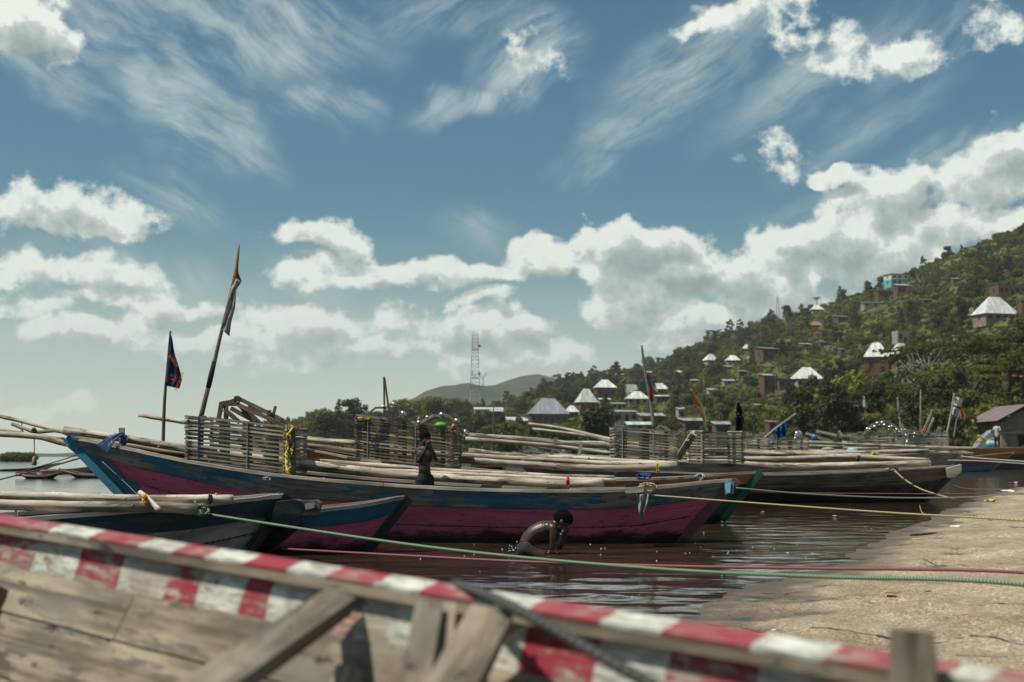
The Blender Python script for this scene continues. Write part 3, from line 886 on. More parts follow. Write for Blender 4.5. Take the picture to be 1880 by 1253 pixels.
def house(pos, w, d, hw, rot, wall, roof, kind, hr, label, group=None, name='brick_house', eave=0.45, openings=3, storeys=1, lower=None, gable_dir='x'):
    """walls w x d x hw with windows and doors as flat sheets painted dark for inside shade, roof of height hr: hip, gable, shed, flat or none"""
    th = Thing(name, label, 'house', pos, group)
    th.o.rotation_euler = (0, 0, rot)
    x, y = w / 2, d / 2
    base = -1.6
    def wall_box(z0, z1, mat, nm='wall', inset=0.0):
        X, Y = x - inset, y - inset
        c = [(-X, -Y), (X, -Y), (X, Y), (-X, Y)]
        polys = []
        for i in range(4):
            a, b = c[i], c[(i + 1) % 4]
            polys.append([(a[0], a[1], z0), (b[0], b[1], z0), (b[0], b[1], z1), (a[0], a[1], z1)])
        polys.append([(p[0], p[1], z1) for p in c])
        return polys
    poly_obj('wall', wall_box(base, hw if not lower else hw * 0.5, lower or wall), lower or wall, th)
    if lower: poly_obj('wall', wall_box(hw * 0.5 + 0.002, hw, wall), wall, th)
    r = random
    # openings are framed sheets painted with inside shade, on the camera-facing and left walls
    nrow = storeys
    for s in range(nrow):
        fh = hw / nrow; z0 = s * fh
        for i in range(openings):
            cx = -x + w * (i + 0.5) / openings + r.uniform(-0.1, 0.1) * w / openings
            door = (i == openings // 2 and s == 0)
            ww = 0.95 if door else min(1.2, w / openings * 0.5)
            z1, z2 = (z0 + 0.02, z0 + min(2.1, fh * 0.8)) if door else (z0 + fh * 0.36, z0 + fh * 0.74)
            m = MB()
            for (a, b2, c1, c2) in ((cx - ww / 2, z1, cx + ww / 2, z2),):
                m.add(bar_d((a - 0.05, -y - 0.03, b2), (a - 0.05, -y - 0.03, c2), 0.1, 0.12, (0, 1, 0)))
                m.add(bar_d((c1 + 0.05, -y - 0.03, b2), (c1 + 0.05, -y - 0.03, c2), 0.1, 0.12, (0, 1, 0)))
                m.add(bar_d((a - 0.1, -y - 0.03, c2 + 0.05), (c1 + 0.1, -y - 0.03, c2 + 0.05), 0.12, 0.1))
            fo = mesh('door' if door else 'window', m.v, m.f, M['timber_trim'], th.o, (0, 0, 0), m.uv)
            po = mesh('leaf' if door else 'shade_pane', [(cx - ww / 2, -y - 0.004, z1), (cx + ww / 2, -y - 0.004, z1), (cx + ww / 2, -y - 0.004, z2), (cx - ww / 2, -y - 0.004, z2)],
                      [(0, 1, 2, 3)], M['inside_shade'], fo)  # flat sheet; the dark of the inside is put into its colour
        if d > 4:
            m = MB().add(bar_d((-x - 0.03, -0.65, z0 + fh * 0.34), (-x - 0.03, 0.65, z0 + fh * 0.34), 0.1, 0.1))
            fo = mesh('window', m.v, m.f, M['timber_trim'], th.o, (0, 0, 0), m.uv)
            mesh('shade_pane', [(-x - 0.004, 0.5, z0 + fh * .38), (-x - 0.004, -0.5, z0 + fh * .38), (-x - 0.004, -0.5, z0 + fh * .74), (-x - 0.004, 0.5, z0 + fh * .74)],
                 [(0, 1, 2, 3)], M['inside_shade'], fo)
    X, Y = x + eave, y + eave; z = hw + 0.02
    t = 0.09
    polys = []
    if kind == 'hip':
        k = max(0.0, X - Y) if gable_dir == 'x' else 0
        ridge = [(-max(k, 0.3), 0, z + hr), (max(k, 0.3), 0, z + hr)]
        A, B, C_, Dd = (-X, -Y, z), (X, -Y, z), (X, Y, z), (-X, Y, z)
        polys = [[A, B, ridge[1], ridge[0]], [C_, Dd, ridge[0], ridge[1]], [B, C_, ridge[1]], [Dd, A, ridge[0]]]
        lowp = [[A, Dd, C_, B]]
    elif kind == 'gable' or kind == 'gable_front':
        if kind == 'gable':
            r0, r1 = (-X, 0, z + hr), (X, 0, z + hr)
            polys = [[(-X, -Y, z), (X, -Y, z), r1, r0], [(X, Y, z), (-X, Y, z), r0, r1]]
            ends = [[(-x, -y, hw), (-x, 0, hw + hr * y / Y), (-x, y, hw)], [(x, -y, hw), (x, y, hw), (x, 0, hw + hr * y / Y)]]
        else:
            r0, r1 = (0, -Y, z + hr), (0, Y, z + hr)
            polys = [[(-X, Y, z), (-X, -Y, z), r0, r1], [(X, -Y, z), (X, Y, z), r1, r0]]
            ends = [[(-x, -y, hw), (x, -y, hw), (0, -y, hw + hr * x / X)], [(x, y, hw), (-x, y, hw), (0, y, hw + hr * x / X)]]
        poly_obj('gable_wall', ends, wall, th)
    elif kind == 'shed':
        polys = [[(-X, -Y, z), (X, -Y, z), (X, Y, z + hr), (-X, Y, z + hr)]]
        poly_obj('gable_wall', [[(-x, y, hw), (x, y, hw), (x, y, hw + hr * 0.93), (-x, y, hw + hr * 0.93)],
                                [(-x, -y, hw), (-x, y, hw), (-x, y, hw + hr * 0.93)], [(x, y, hw), (x, -y, hw), (x, y, hw + hr * 0.93)]][0:3], wall, th)
    elif kind == 'flat':
        m = MB().add(box_d((0, 0, z + 0.08), w + 2 * eave, d + 2 * eave, 0.16))
        mesh('roof', m.v, m.f, roof, th.o, (0, 0, 0), m.uv)
    if polys:
        ob = poly_obj('roof', polys, roof, th)
        so = ob.modifiers.new('thickness', 'SOLIDIFY'); so.thickness = t; so.offset = 1.0
    BUILT.append((pos[0], pos[1], max(w, d) * 0.62))
    return th

def ph(x0, x1, base_y, D=None, **k):
    """place a house by its left, right and foot in the photograph"""
    cx = (x0 + x1) / 2
    p = hit(cx, base_y) if D is None else P(cx, base_y, D)
    if D is not None: p.z = max(tz(p.x, p.y), 0.3) if k.pop('ground', True) else p.z
    k.pop('ground', None)
    w = (x1 - x0) / F_PX * p.y
    k.setdefault('d', w * 0.75)
    eave = k.get('eave', 0.45)
    return house(p, max(2.0, w - 2 * eave), **k), p, w
def px_m(p, n): return n * p.y / F_PX

HB = dict(wall=M['brick'], roof=M['tin_white'])
H = [
 # x0, x1, base, wall_h(px), roof_h(px), kind, wall, roof, rot, label, extra
 (1787, 1866, 592, 13, 33, 'hip', 'brick_brown', 'tin_white', 0.25, 'big white metal hipped roof house highest on the right of the hillside', dict(openings=4)),
 (1583, 1636, 688, 31, 27, 'hip', 'brick', 'tin_white', -0.2, 'tall brick house under a steep white hipped roof beside the yellow green tree', dict(openings=2)),
 (1630, 1680, 672, 18, 22, 'hip', 'brick', 'tin_white', 0.35, 'lower white hipped roof tucked against the tall brick house', {}),
 (1637, 1676, 636, 24, 0, 'none', 'plaster', 'concrete', 0.3, 'unfinished grey block house with no roof above the white hipped roofs', dict(openings=3, name='block_house')),
 (1622, 1668, 525, 20, 0, 'flat', 'plaster_white', 'concrete', 0.35, 'cream and teal flat roofed house near the ridge', dict(lower='teal', name='painted_house', storeys=2)),
 (1640, 1671, 541, 14, 5, 'shed', 'brick', 'tin_old', 0.2, 'small brick house with a sloping tin roof just below the cream and teal house', {}),
 (1606, 1640, 549, 14, 3, 'shed', 'brick', 'tin_old', 0.1, 'low brick house left of and below the cream and teal house', {}),
 (1580, 1627, 566, 8, 3, 'shed', 'plaster', 'tin_old', 0.1, 'long low grey house among trees below the brick houses near the ridge', dict(d=5.0)),
 (1818, 1882, 546, 20, 0, 'none', 'brick', 'concrete', 0.15, 'unfinished open topped brick house at the right edge above the big white roof', dict(openings=5)),
 (1868, 1905, 574, 16, 0, 'none', 'brick', 'concrete', 0.1, 'brick wall house cut by the right edge beside the utility pole', dict(openings=2)),
 (1770, 1822, 572, 18, 0, 'none', 'brick_brown', 'concrete', 0.3, 'brown brick shell behind the left end of the big white roof', {}),
 (1484, 1512, 603, 4, 8, 'hip', 'brick', 'tin_red', 0.3, 'small pink red roofed house on the upper slope', dict(name='red_roofed_house')),
 (1487, 1512, 575, 5, 9, 'hip', 'plaster', 'tin_white', 0.1, 'small white roofed house near the ridge, left one of two', {}),
 (1519, 1534, 558, 4, 13, 'hip', 'plaster', 'tin_white', 0.2, 'tiny steep white roof nearest the ridge', {}),
 (1530, 1560, 592, 9, 3, 'shed', 'brick', 'tin_old', 0.3, 'small brick house with tin roof right of the pink red roof', {}),
 (1290, 1320, 668, 5, 12, 'hip', 'plaster', 'tin_white', 0.4, 'white roofed house standing lowest left on the middle slope', {}),
 (1331, 1359, 668, 5, 10, 'hip', 'plaster', 'tin_white', 0.1, 'white peaked roof house in the middle of the slope', {}),
 (1362, 1378, 646, 5, 8, 'hip', 'plaster', 'tin_white', 0.1, 'tiny white roofed house between two dark trees', {}),
 (1384, 1432, 663, 21, 5, 'shed', 'brick', 'tin_brown', 0.5, 'brick house with a brown sloping roof above the round tank', dict(openings=3)),
 (1393, 1424, 724, 32, 4, 'shed', 'brick', 'tin_old', 0.4, 'tall brick house with a dark doorway in the middle of the slope', dict(openings=2)),
 (1424, 1454, 716, 18, 3, 'flat', 'brick', 'tin_brown', 0.2, 'low brick house joined to the right of the tall brick one', dict(openings=2)),
 (1452, 1510, 708, 9, 22, 'hip', 'plaster', 'tin_white', 0.2, 'broad white roof half hidden behind a leafy tree', {}),
 (1055, 1098, 752, 12, 25, 'hip', 'brick', 'tin_white', 0.35, 'house with the steepest pyramid shaped pale tin roof', {}),
 (1089, 1132, 732, 19, 15, 'hip', 'brick', 'tin_white', 0.15, 'brick house under a bright white hipped roof left of the flag pole', {}),
 (1146, 1172, 730, 8, 15, 'gable', 'plaster', 'tin_white', 0.5, 'white gabled roof behind the low white hip roof', {}),
 (1147, 1192, 744, 10, 14, 'hip', 'plaster', 'tin_white', 0.1, 'low wide white hipped roof just left of the flag pole', {}),
 (1202, 1226, 724, 8, 11, 'gable', 'plaster', 'tin_white', 0.2, 'small white roofed house just right of the flag pole', {}),
 (1200, 1232, 738, 9, 3, 'shed', 'brick', 'tin_white', 0.1, 'brick row house under a narrow white roof right of the flag pole', {}),
 (1120, 1150, 752, 10, 2, 'shed', 'plaster', 'tin_white', 0.2, 'pale walled house below the low white hip roof', {}),
 (1098, 1122, 742, 7, 3, 'shed', 'plaster', 'tin_white', 0.1, 'small lean to roof between the pyramid roof and the brick wall', {}),
 (967, 1045, 780, 17, 29, 'hip', 'brick', 'tin_grey', 0.1, 'large house with a wide dark grey hipped metal roof', dict(openings=6)),
 (1036, 1063, 768, 9, 12, 'hip', 'brick', 'tin_white', 0.2, 'small pale hipped roof right of the wide grey roof', {}),
 (868, 926, 762, 9, 5, 'shed', 'plaster', 'tin_white', 0.1, 'long white flat roofed building beneath the red and white tower', dict(openings=4)),
 (898, 926, 772, 15, 3, 'shed', 'plaster_white', 'tin_white', 0.2, 'small cream building with pale roof beneath the tower', dict(openings=2)),
 (925, 971, 784, 10, 8, 'shed', 'brick', 'tin_white', 0.05, 'brick shed with a broad white tin roof left of the grey roof', {}),
 (746, 780, 782, 8, 8, 'gable', 'brick', 'tin_red', 0.1, 'house with faded pink roof behind the lantern rack', dict(name='red_roofed_house')),
 (1122, 1172, 778, 20, 4, 'shed', 'plaster', 'tin_old', 0.2, 'grey walled shed above the shore right of the round dark tree', {}),
 (1170, 1222, 788, 22, 6, 'shed', 'brick', 'tin_old', 0.15, 'brick shore house directly behind the leaning flag pole', dict(openings=3)),
 (1145, 1200, 795, 12, 6, 'gable', 'plaster', 'tin_white', 0.1, 'pale tin gable roof just above the third slatted crate', {}),
 (1245, 1300, 800, 24, 6, 'shed', 'brick', 'tin_old', 0.25, 'brick shore house behind the furled red green and white flag', {}),
 (1306, 1352, 800, 18, 6, 'shed', 'brick', 'tin_old', 0.15, 'brick shore house between the furled flag and the black flag', {}),
 (1405, 1432, 795, 18, 3, 'shed', 'brick', 'tin_brown', 0.15, 'small brick store left of the blue cloth', dict(openings=2)),
 (1020, 1130, 822, 12, 14, 'gable', 'plaster', 'tin_white', 0.25, 'long low corrugated tin roof close to the shore behind the log ends', {}),
 (1182, 1203, 690, 5, 3, 'shed', 'plaster', 'tin_white', 0.1, 'tiny pale house high among the trees above the flag pole', {}),
 (1128, 1146, 695, 6, 3, 'shed', 'plaster', 'tin_white', 0.1, 'tiny pale house high on the low ridge', {}),
 (1296, 1320, 724, 5, 4, 'shed', 'plaster', 'tin_old', 0.3, 'half hidden tin roof below the lowest left white roof', {}),
 (1325, 1350, 706, 5, 4, 'shed', 'plaster', 'tin_old', 0.1, 'half hidden shed roof in bushes left of the tall brick house', {}),
 (1700, 1732, 640, 10, 5, 'shed', 'brick', 'tin_brown', 0.1, 'reddish house glimpsed above the umbrella trees', {}),
 (1750, 1785, 632, 10, 6, 'shed', 'plaster', 'tin_red', 0.1, 'greyish pink house glimpsed between the umbrella tree crowns', {}),
 (1842, 1890, 712, 10, 12, 'shed', 'brick', 'tin_red', 0.1, 'pink roof showing through the branches above the shore house', dict(name='red_roofed_house')),
 (1326, 1346, 680, 5, 3, 'shed', 'brick', 'tin_old', 0.2, 'low tin roof among bushes under the white peaked roof', {}),
 (1466, 1492, 640, 6, 3, 'shed', 'plaster', 'tin_old', 0.3, 'small grey shed on the bank right of the brown roofed house', {}),
 (1500, 1528, 636, 5, 2, 'shed', 'brick', 'tin_brown', 0.2, 'long low brown roof on the middle slope', {}),
 (1352, 1372, 690, 7, 3, 'shed', 'brick', 'tin_brown', 0.2, 'small brick hut above the black flag', {}),
 (1266, 1284, 705, 5, 3, 'shed', 'brick', 'tin_old', 0.1, 'tiny brick hut above the furled flag', {}),
 (1240, 1256, 690, 5, 4, 'gable', 'plaster', 'tin_white', 0.3, 'tiny pale gabled roof right of the leaning flag pole top', {}),
 (1538, 1552, 652, 8, 3, 'shed', 'brick', 'tin_brown', 0.3, 'small brick hut above the yellow green tree', {}),
 (1690, 1712, 560, 7, 3, 'shed', 'brick', 'tin_brown', 0.2, 'small brick house right of the long low grey house', {}),
 (1745, 1765, 520, 6, 3, 'shed', 'brick', 'tin_old', 0.2, 'small brick house high on the upper right slope', {}),
 (1380, 1398, 760, 14, 3, 'shed', 'brick', 'tin_old', 0.2, 'brick hut with tin roof above the blue cloth', {}),
 (1240, 1262, 765, 12, 4, 'shed', 'plaster', 'tin_old', 0.2, 'grey hut beside the furled flag tip', {}),
 (585, 612, 782, 5, 5, 'shed', 'plaster', 'tin_white', 0.1, 'small white roof in the trees left of the second crate', {}),
]
for (x0, x1, by, wh, rh, kind, wm, rm, rot, label, ex) in H:
    ex = dict(ex)
    cx = (x0 + x1) / 2
    if x0 == 1020:
        p = P(cx, by, 150); p.z = 0.9
    else: p = hit(cx, by)
    w = px_m(p, x1 - x0)
    eave = min(0.5, w * 0.06)
    ex.setdefault('d', max(3.0, w * 0.6))
    if ex.get('lower'): ex['lower'] = M[ex['lower']]
    nm = ex.pop('name', 'brick_house' if wm.startswith('brick') else 'plastered_house')
    rot_k = math.cos(rot) + (ex['d'] / w) * abs(math.sin(rot))
    house(p, w / rot_k - 2 * eave, ex.pop('d') / rot_k, px_m(p, wh), rot, M[wm], M[rm], kind, px_m(p, rh), label, name=nm, eave=eave, **ex)

# the brick gable house at the right edge on the shore
p = P(1859, 822, 150); p.z = 0.9
hs = house(p, 5.4, 9.0, 3.5, 0.0, M['brick_brown'], M['tin_brown'], 'gable_front', 1.75,
           'large brown brick gable house on the shore at the right edge', name='brick_house', eave=0.6, openings=1)
for k in (0.35, ):
    m = MB().add(bar_d((p.x + k, p.y - 4.56, 0.8), (p.x + k, p.y - 4.56, 5.8), 0.28, 0.1, (0, 1, 0)))
    mesh('pillar', [tuple(Vector(v) - p) for v in m.v], m.f, M['concrete'], hs.o, (0, 0, 0), m.uv)
    m = MB().add(bar_d((p.x - 2.65, p.y - 4.57, 3.3), (p.x + 2.65, p.y - 4.57, 3.3), 0.1, 0.22))
    mesh('ring_beam', [tuple(Vector(v) - p) for v in m.v], m.f, M['concrete'], hs.o, (0, 0, 0), m.uv)

# round water tank
p = hit(1379, 668); r_ = px_m(p, 7)
o = MB().add(tube_d([p + Vector((0, 0, -0.5)), p + Vector((0, 0, px_m(p, 12)))], r_, 20)).add(ball_d(p + Vector((0, 0, px_m(p, 12))), r_, 20, 5, (1, 1, 0.3), 0, 0.5))
o = o.build('water_tank', M['plaster'], None, True, p); tag(o, 'round grey water tank left of the brown roofed brick house', 'tank')

# ------------------------------------------------------------------ towers, poles
M['tower_red'] = plain('tower_red', (0.3, 0.09, 0.07), 0.6)
M['tower_white'] = plain('tower_white', (0.55, 0.53, 0.5), 0.6)
M['steel'] = plain('galvanised_steel', (0.25, 0.26, 0.27), 0.5, 0.5)
M['dark_wood'] = plain('dark_pole', (0.09, 0.07, 0.055), 0.85)
def lattice(base, height, w0, w1, n, name, label, bands=True, platforms=()):
    th = Thing(name, label, 'tower', base)
    cs = [(-1, -1), (1, -1), (1, 1), (-1, 1)]
    def pt(i, z):
        w = w0 + (w1 - w0) * min(1, z / height)
        return Vector(base) + Vector((cs[i % 4][0] * w / 2, cs[i % 4][1] * w / 2, z))
    zs = [height * (k / n) ** 0.92 for k in range(n + 1)]
    seg = max(1, n // 7)
    t = 0.18 if w0 > 4 else 0.12
    for s in range(0, n, seg):
        m = MB()
        for k in range(s, min(n, s + seg)):
            for i in range(4):
                m.add(bar_d(pt(i, zs[k]), pt(i, zs[k + 1]), t, t))
                m.add(bar_d(pt(i, zs[k + 1]), pt(i + 1, zs[k + 1]), t * 0.5, t * 0.5))
                if i % 2 == 0: m.add(bar_d(pt(i, zs[k]), pt(i + 1, zs[k + 1]), t * 0.45, t * 0.45))
                else: m.add(bar_d(pt(i + 1, zs[k]), pt(i, zs[k + 1]), t * 0.45, t * 0.45))
        m.build('lattice_section', M['tower_red'] if (s // seg) % 2 == 0 and bands else (M['tower_white'] if bands else M['steel']), th)
    for z in platforms:
        m = MB().add(box_d(Vector(base) + Vector((0, 0, z)), w1 * 1.5, w1 * 1.5, 0.12))
        for i in range(4):
            a = Vector(base) + Vector((cs[i][0] * w1 * .75, cs[i][1] * w1 * .75, z + 1)); b = Vector(base) + Vector((cs[(i + 1) % 4][0] * w1 * .75, cs[(i + 1) % 4][1] * w1 * .75, z + 1))
            m.add(bar_d(a, b, 0.08, 0.08))
        m.build('platform', M['steel'], th)
        for i, a in enumerate((0.3, 2.2, 4.0)):
            q = Vector(base) + Vector((math.cos(a) * w1 * 0.85, math.sin(a) * w1 * 0.85, z + 2.2))
            (MB().add(box_d(q, 0.35, 0.3, 2.2)) if i else MB().add(tube_d([q, q + Vector((0.3, -0.5, 0))], 0.7, 14))).build('antenna', M['tower_white'] if i else M['steel'], th)
    return th
b = P(872, 765, 760); b.z = tz(b.x, b.y)
top = P(870, 609, 760).z
lattice(b, top - b.z, 6.2, 2.5, 22, 'radio_tower', 'tall red and white lattice radio tower rising over the trees', True, ((top - b.z) * 0.78, (top - b.z) * 0.45))
b = P(887, 745, 800); b.z = tz(b.x, b.y)
th = lattice(b, P(886, 692, 800).z - b.z, 0.9, 0.7, 14, 'slim_mast', 'slim pale mast with a forked top right of the tall lattice tower', False)
q = P(886, 694, 800)
m = MB()
for s in (-1, 1): m.add(bar_d(q, q + Vector((s * 1.6, 0, 1.4)), 0.25, 0.25)); m.add(box_d(q + Vector((s * 1.6, 0, 1.8)), 0.6, 0.5, 1.8))
m.build('antenna', M['tower_white'], th)
b = hit(1428, 590); lattice(b, P(1428, 545, b.y).z - b.z, 2.6, 0.7, 8, 'power_pylon', 'small steel power pylon on the ridge', False)
b0 = Vector(b)
m = MB()
for k in (0.7, 0.85): m.add(bar_d(b0 + Vector((-2.6, 0, k * 14)), b0 + Vector((2.6, 0, k * 14)), 0.15, 0.15))
for (px, y0, y1, lab) in ((1355, 735, 672, 'pale utility pole behind the black flag'), (1425, 735, 716, 'short pale utility pole under the tall brick house'),
                          (1867, 592, 540, 'utility pole right of the big white roofed house'), (1614, 668, 628, 'dark utility pole in front of the tall steep white roof'),
                          (1648, 650, 608, 'pale utility pole in front of the unfinished grey house'), (1433, 712, 675, 'thin pole beside the tall brick house'),
                          (1076, 742, 722, 'thin utility pole before the pyramid shaped roof'), (1137, 728, 702, 'utility pole between the white hipped roofs'),
                          (1292, 735, 690, 'thin utility pole left of the furled flag'), (906, 800, 738, 'dark utility pole in front of the cream building'),
                          (1690, 800, 716, 'tall thin bare pole on the shore'), (1219, 765, 738, 'thin utility pole among the gardens')):
    b = hit(px, y0) if y0 < 790 else P(px, 834, 120)
    t = P(px, y1, b.y)
    o = MB().add(tube_d([b - Vector((0, 0, 1)), (b + t) / 2, t], [0.16, 0.13, 0.1] if b.y > 200 else [0.07, 0.06, 0.04], 6)).build('utility_pole', M['bark_pale'] if 'pale' in lab or 'thin' in lab else M['dark_wood'], None, True, b)
    tag(o, lab, 'pole')
BUILT.append((P(1690, 834, 120).x, 120, 1))

# ------------------------------------------------------------------ named trees
def pt_tree(kind, px, base_y, top_y, label, D=None, group=None, wide=1.0):
    if D is None: b = hit(px, base_y)
    else:
        b = P(px, base_y, D); b.z = max(tz(b.x, b.y), 0.3)
    h = P(px, top_y, b.y).z - b.z
    return tree(kind, b, max(h, 1.0), label, group, wide)
pt_tree('yellow', 1562, 745, 668, 'bright yellow green round tree below the tall brick house', 255, wide=0.85)
pt_tree('dark', 1095, 812, 742, 'large round dark green tree left of the slatted crates', 215, wide=1.25)
pt_tree('broad', 1022, 812, 776, 'pale flowering round shrub tree in front of the grey roof', 200, wide=1.8)
pt_tree('broad', 925, 808, 772, 'round mid green tree beneath the cream building', 230, wide=1.6)
UM = 'flat topped umbrella trees at the foot of the slope'
for (px, top, D, wide, lab) in ((1745, 604, 245, 1.15, 'umbrella tree with the leftmost broad flat crown, behind the white flag'),
                                (1850, 606, 215, 1.3, 'largest flat crowned umbrella tree, above the brick gable house'),
                                (1790, 655, 195, 1.15, 'lower umbrella tree with a layered crown beside the gable house'),
                                (1700, 690, 205, 1.0, 'small umbrella tree in front of the leftmost broad one'),
                                (1905, 640, 190, 1.2, 'umbrella tree cut by the right edge of the view')):
    b = P(px, 820, D); b.z = max(tz(b.x, b.y), 0.4)
    tree('umbrella', b, P(px, top, D).z - b.z, lab, UM, wide)
for (px, D, top) in ((1700, 225, 640), (1760, 215, 668)):
    b = P(px, 800, D); b.z = tz(b.x, b.y)
    tree('bare', b, P(px, top, D).z - b.z, 'grey bare branched tree left of the umbrella trees' if px == 1700 else 'grey bare branched tree between the umbrella crowns', None, 1.1)
left = [(530, 762, 'column'), (548, 757, 'broad'), (566, 752, 'column'), (586, 748, 'broad'), (603, 750, 'broad'), (622, 729, 'column'), (640, 734, 'loose'),
        (655, 731, 'loose'), (668, 738, 'column'), (682, 752, 'broad'), (700, 756, 'loose'), (576, 764, 'broad'), (610, 764, 'broad'), (640, 760, 'broad'), (664, 764, 'broad')]
for i, (px, ty, kd) in enumerate(left):
    b = P(px, 830, 430 + (i % 3) * 20); b.z = max(0.3, tz(b.x, b.y))
    tree(kd, b, P(px, ty, b.y).z - b.z, 'tree of the dark grove at the far left end of the shore', 'grove at the left end of the shore', 1.0 if kd == 'column' else 1.25)
for (px, ty, lab) in ((745, 727, 'tree standing up over the far mountain left end'), (800, 726, 'spreading tree in front of the far mountain'), (829, 722, 'narrow palm like tree left of the radio tower')):
    b = P(px, 790, 560); b.z = tz(b.x, b.y)
    tree('palm' if px == 829 else 'broad', b, P(px, ty, 560).z - b.z, lab, None, 1.4)
for (px, ty, kd, lab) in ((1000, 692, 'palm', 'palm tree on the low ridge right of the far mountain'), (1019, 684, 'palm', 'taller palm tree on the low ridge'), (1090, 671, 'loose', 'narrow dark tree on the skyline left of the flag pole'),
                      (1132, 664, 'loose', 'skyline tree behind the brick house'), (1192, 650, 'broad', 'round skyline tree right of the leaning flag pole'), (1312, 603, 'umbrella', 'lone flat topped tree standing on the skyline'),
                      (1341, 580, 'loose', 'tall narrow tree poking over the skyline'), (1360, 586, 'loose', 'small tree poking over the skyline'), (1620, 490, 'broad', 'tree on the skyline above the cream house'),
                      (1449, 560, 'broad', 'dense dark tree on the ridge beside the pylon'), (1748, 416, 'broad', 'small skyline tree high on the right'), (1700, 470, 'loose', 'dark skyline tree above the upper fields')):
    D = lerp_tab(D_RIDGE, px) * 0.97
    x = (px - 940) / F_PX * D; z = tz(x, D)
    b = Vector((x, D, z)); top = P(px, ty, D).z
    tree(kd, b, max(4, min(11 if px < 1500 else 7.5, top - z)), lab, None, 1.0)

def blocked(x, y, pad):
    for (bx, by, br) in BUILT:
        if (x - bx) ** 2 + (y - by) ** 2 < (br + pad) ** 2: return True
    return False
def in_front(x, y):
    """just on the lake side of a house, in its sight line: only low growth there"""
    for (bx, by, br) in BUILT:
        if y < by and by - y < 150 and abs(x / y - bx / by) * by < br + 0.5: return True
    return False

# individual hillside trees
ZL = [(0.25, 'at the foot of the slope near the shore', 'trees at the foot of the slope'), (0.6, 'halfway up the slope among houses', 'trees halfway up the slope'), (2.0, 'high on the slope under the ridge', 'trees high on the slope')]
KL = dict(broad='round leafy green tree', loose='tall dark irregular tree', column='slender upright dark tree', palm='palm tree with arching fronds')
n_tr = 0; tries = 0
rr = random.Random(21)
while n_tr < 235 and tries < 4000:
    tries += 1
    c = rr.uniform(700, 1960); d0, d1 = lerp_tab(D_NEAR, c), lerp_tab(D_RIDGE, c)
    t = rr.random() ** 1.25
    D = d0 + 4 + (d1 - d0) * t
    x = (c - 940) / F_PX * D
    if mnoise.noise(Vector((x * 0.014, D * 0.014, 8.0))) < -0.12: continue
    if blocked(x, D, 3.0) or in_front(x, D): continue
    if c > 1420 and t > 0.55 and rr.random() < 0.75: continue
    kd = rr.choices(['broad', 'loose', 'column', 'palm'], [6, 4, 0.8, 0.8])[0]
    h = rr.uniform(5.0, 10.0) * (0.85 if kd == 'broad' else 1.0)
    zl = next(z for z in ZL if t <= z[0])
    tree(kd, Vector((x, D, tz(x, D))), h, KL[kd] + ' ' + zl[1], zl[2], rr.uniform(0.9, 1.25))
    n_tr += 1

# the uncountable scrub: instances of the crown meshes on scattered points
def scatter(name, label, npts, protos, spec, seed):
    r = random.Random(seed)
    P_, K_, R_, S_ = [], [], [], []
    cnt = 0; tr_ = 0
    while cnt < npts and tr_ < npts * 8:
        tr_ += 1
        q = spec(r)
        if q is None: continue
        P_.append(q[0]); S_.append(q[1]); K_.append(q[2]); R_.append(r.uniform(0, 6.283)); cnt += 1
    me = bpy.data.meshes.new(name)
    me.from_pydata(P_, [], [])
    for nm, typ, dat in (('kind', 'INT', K_), ('rot', 'FLOAT', R_), ('size', 'FLOAT', S_)):
        at = me.attributes.new(nm, typ, 'POINT'); at.data.foreach_set('value', dat)
    o = bpy.data.objects.new(name, me); COL.objects.link(o)
    tag(o, label, kind='stuff')
    ng = bpy.data.node_groups.new(name, 'GeometryNodeTree')
    ng.interface.new_socket('Geometry', in_out='INPUT', socket_type='NodeSocketGeometry')
    ng.interface.new_socket('Geometry', in_out='OUTPUT', socket_type='NodeSocketGeometry')
    nn = ng.nodes; L = ng.links
    gi = nn.new('NodeGroupInput'); go = nn.new('NodeGroupOutput'); jn = nn.new('GeometryNodeJoinGeometry')
    def attr(nm, typ):
        a = nn.new('GeometryNodeInputNamedAttribute'); a.data_type = typ; a.inputs[0].default_value = nm; return a.outputs[0]
    ka, ra, sa = attr('kind', 'INT'), attr('rot', 'FLOAT'), attr('size', 'FLOAT')
    for i, po in enumerate(protos):
        cmp_ = nn.new('FunctionNodeCompare'); cmp_.data_type = 'INT'; cmp_.operation = 'EQUAL'
        L.new(ka, cmp_.inputs[2]); cmp_.inputs[3].default_value = i
        oi = nn.new('GeometryNodeObjectInfo'); oi.transform_space = 'ORIGINAL'; oi.inputs[0].default_value = po; oi.inputs[1].default_value = True
        ip = nn.new('GeometryNodeInstanceOnPoints')
        L.new(gi.outputs[0], ip.inputs['Points']); L.new(cmp_.outputs[0], ip.inputs['Selection']); L.new(oi.outputs['Geometry'], ip.inputs['Instance'])
        cx = nn.new('ShaderNodeCombineXYZ'); L.new(ra, cx.inputs[2])
        L.new(cx.outputs[0], ip.inputs['Rotation']); L.new(sa, ip.inputs['Scale'])
        L.new(ip.outputs[0], jn.inputs[0])
    L.new(jn.outputs[0], go.inputs[0])
    md = o.modifiers.new('scatter', 'NODES'); md.node_group = ng
    return o
SHRUBS = []
for i, (px, py) in enumerate(((1700, 792), (1620, 790), (1530, 788), (1800, 800))):
    b = P(px, 815, lerp_tab(D_NEAR, px) + 6); b.z = tz(b.x, b.y)
    o = tree('bush', b, 2.6, ['rounded shrub on the shore under the thin bare pole', 'pale green shrub behind the rack of lanterns', 'shrub on the shore right of the blue cloth', 'shrub left of the brick gable house'][i])
    o.children[0].data = TP['bush'][i][0]
    SHRUBS.append(o.children[0])
def crown_of(kind, i): return crown_objs.get(TP[kind][i][0].name)
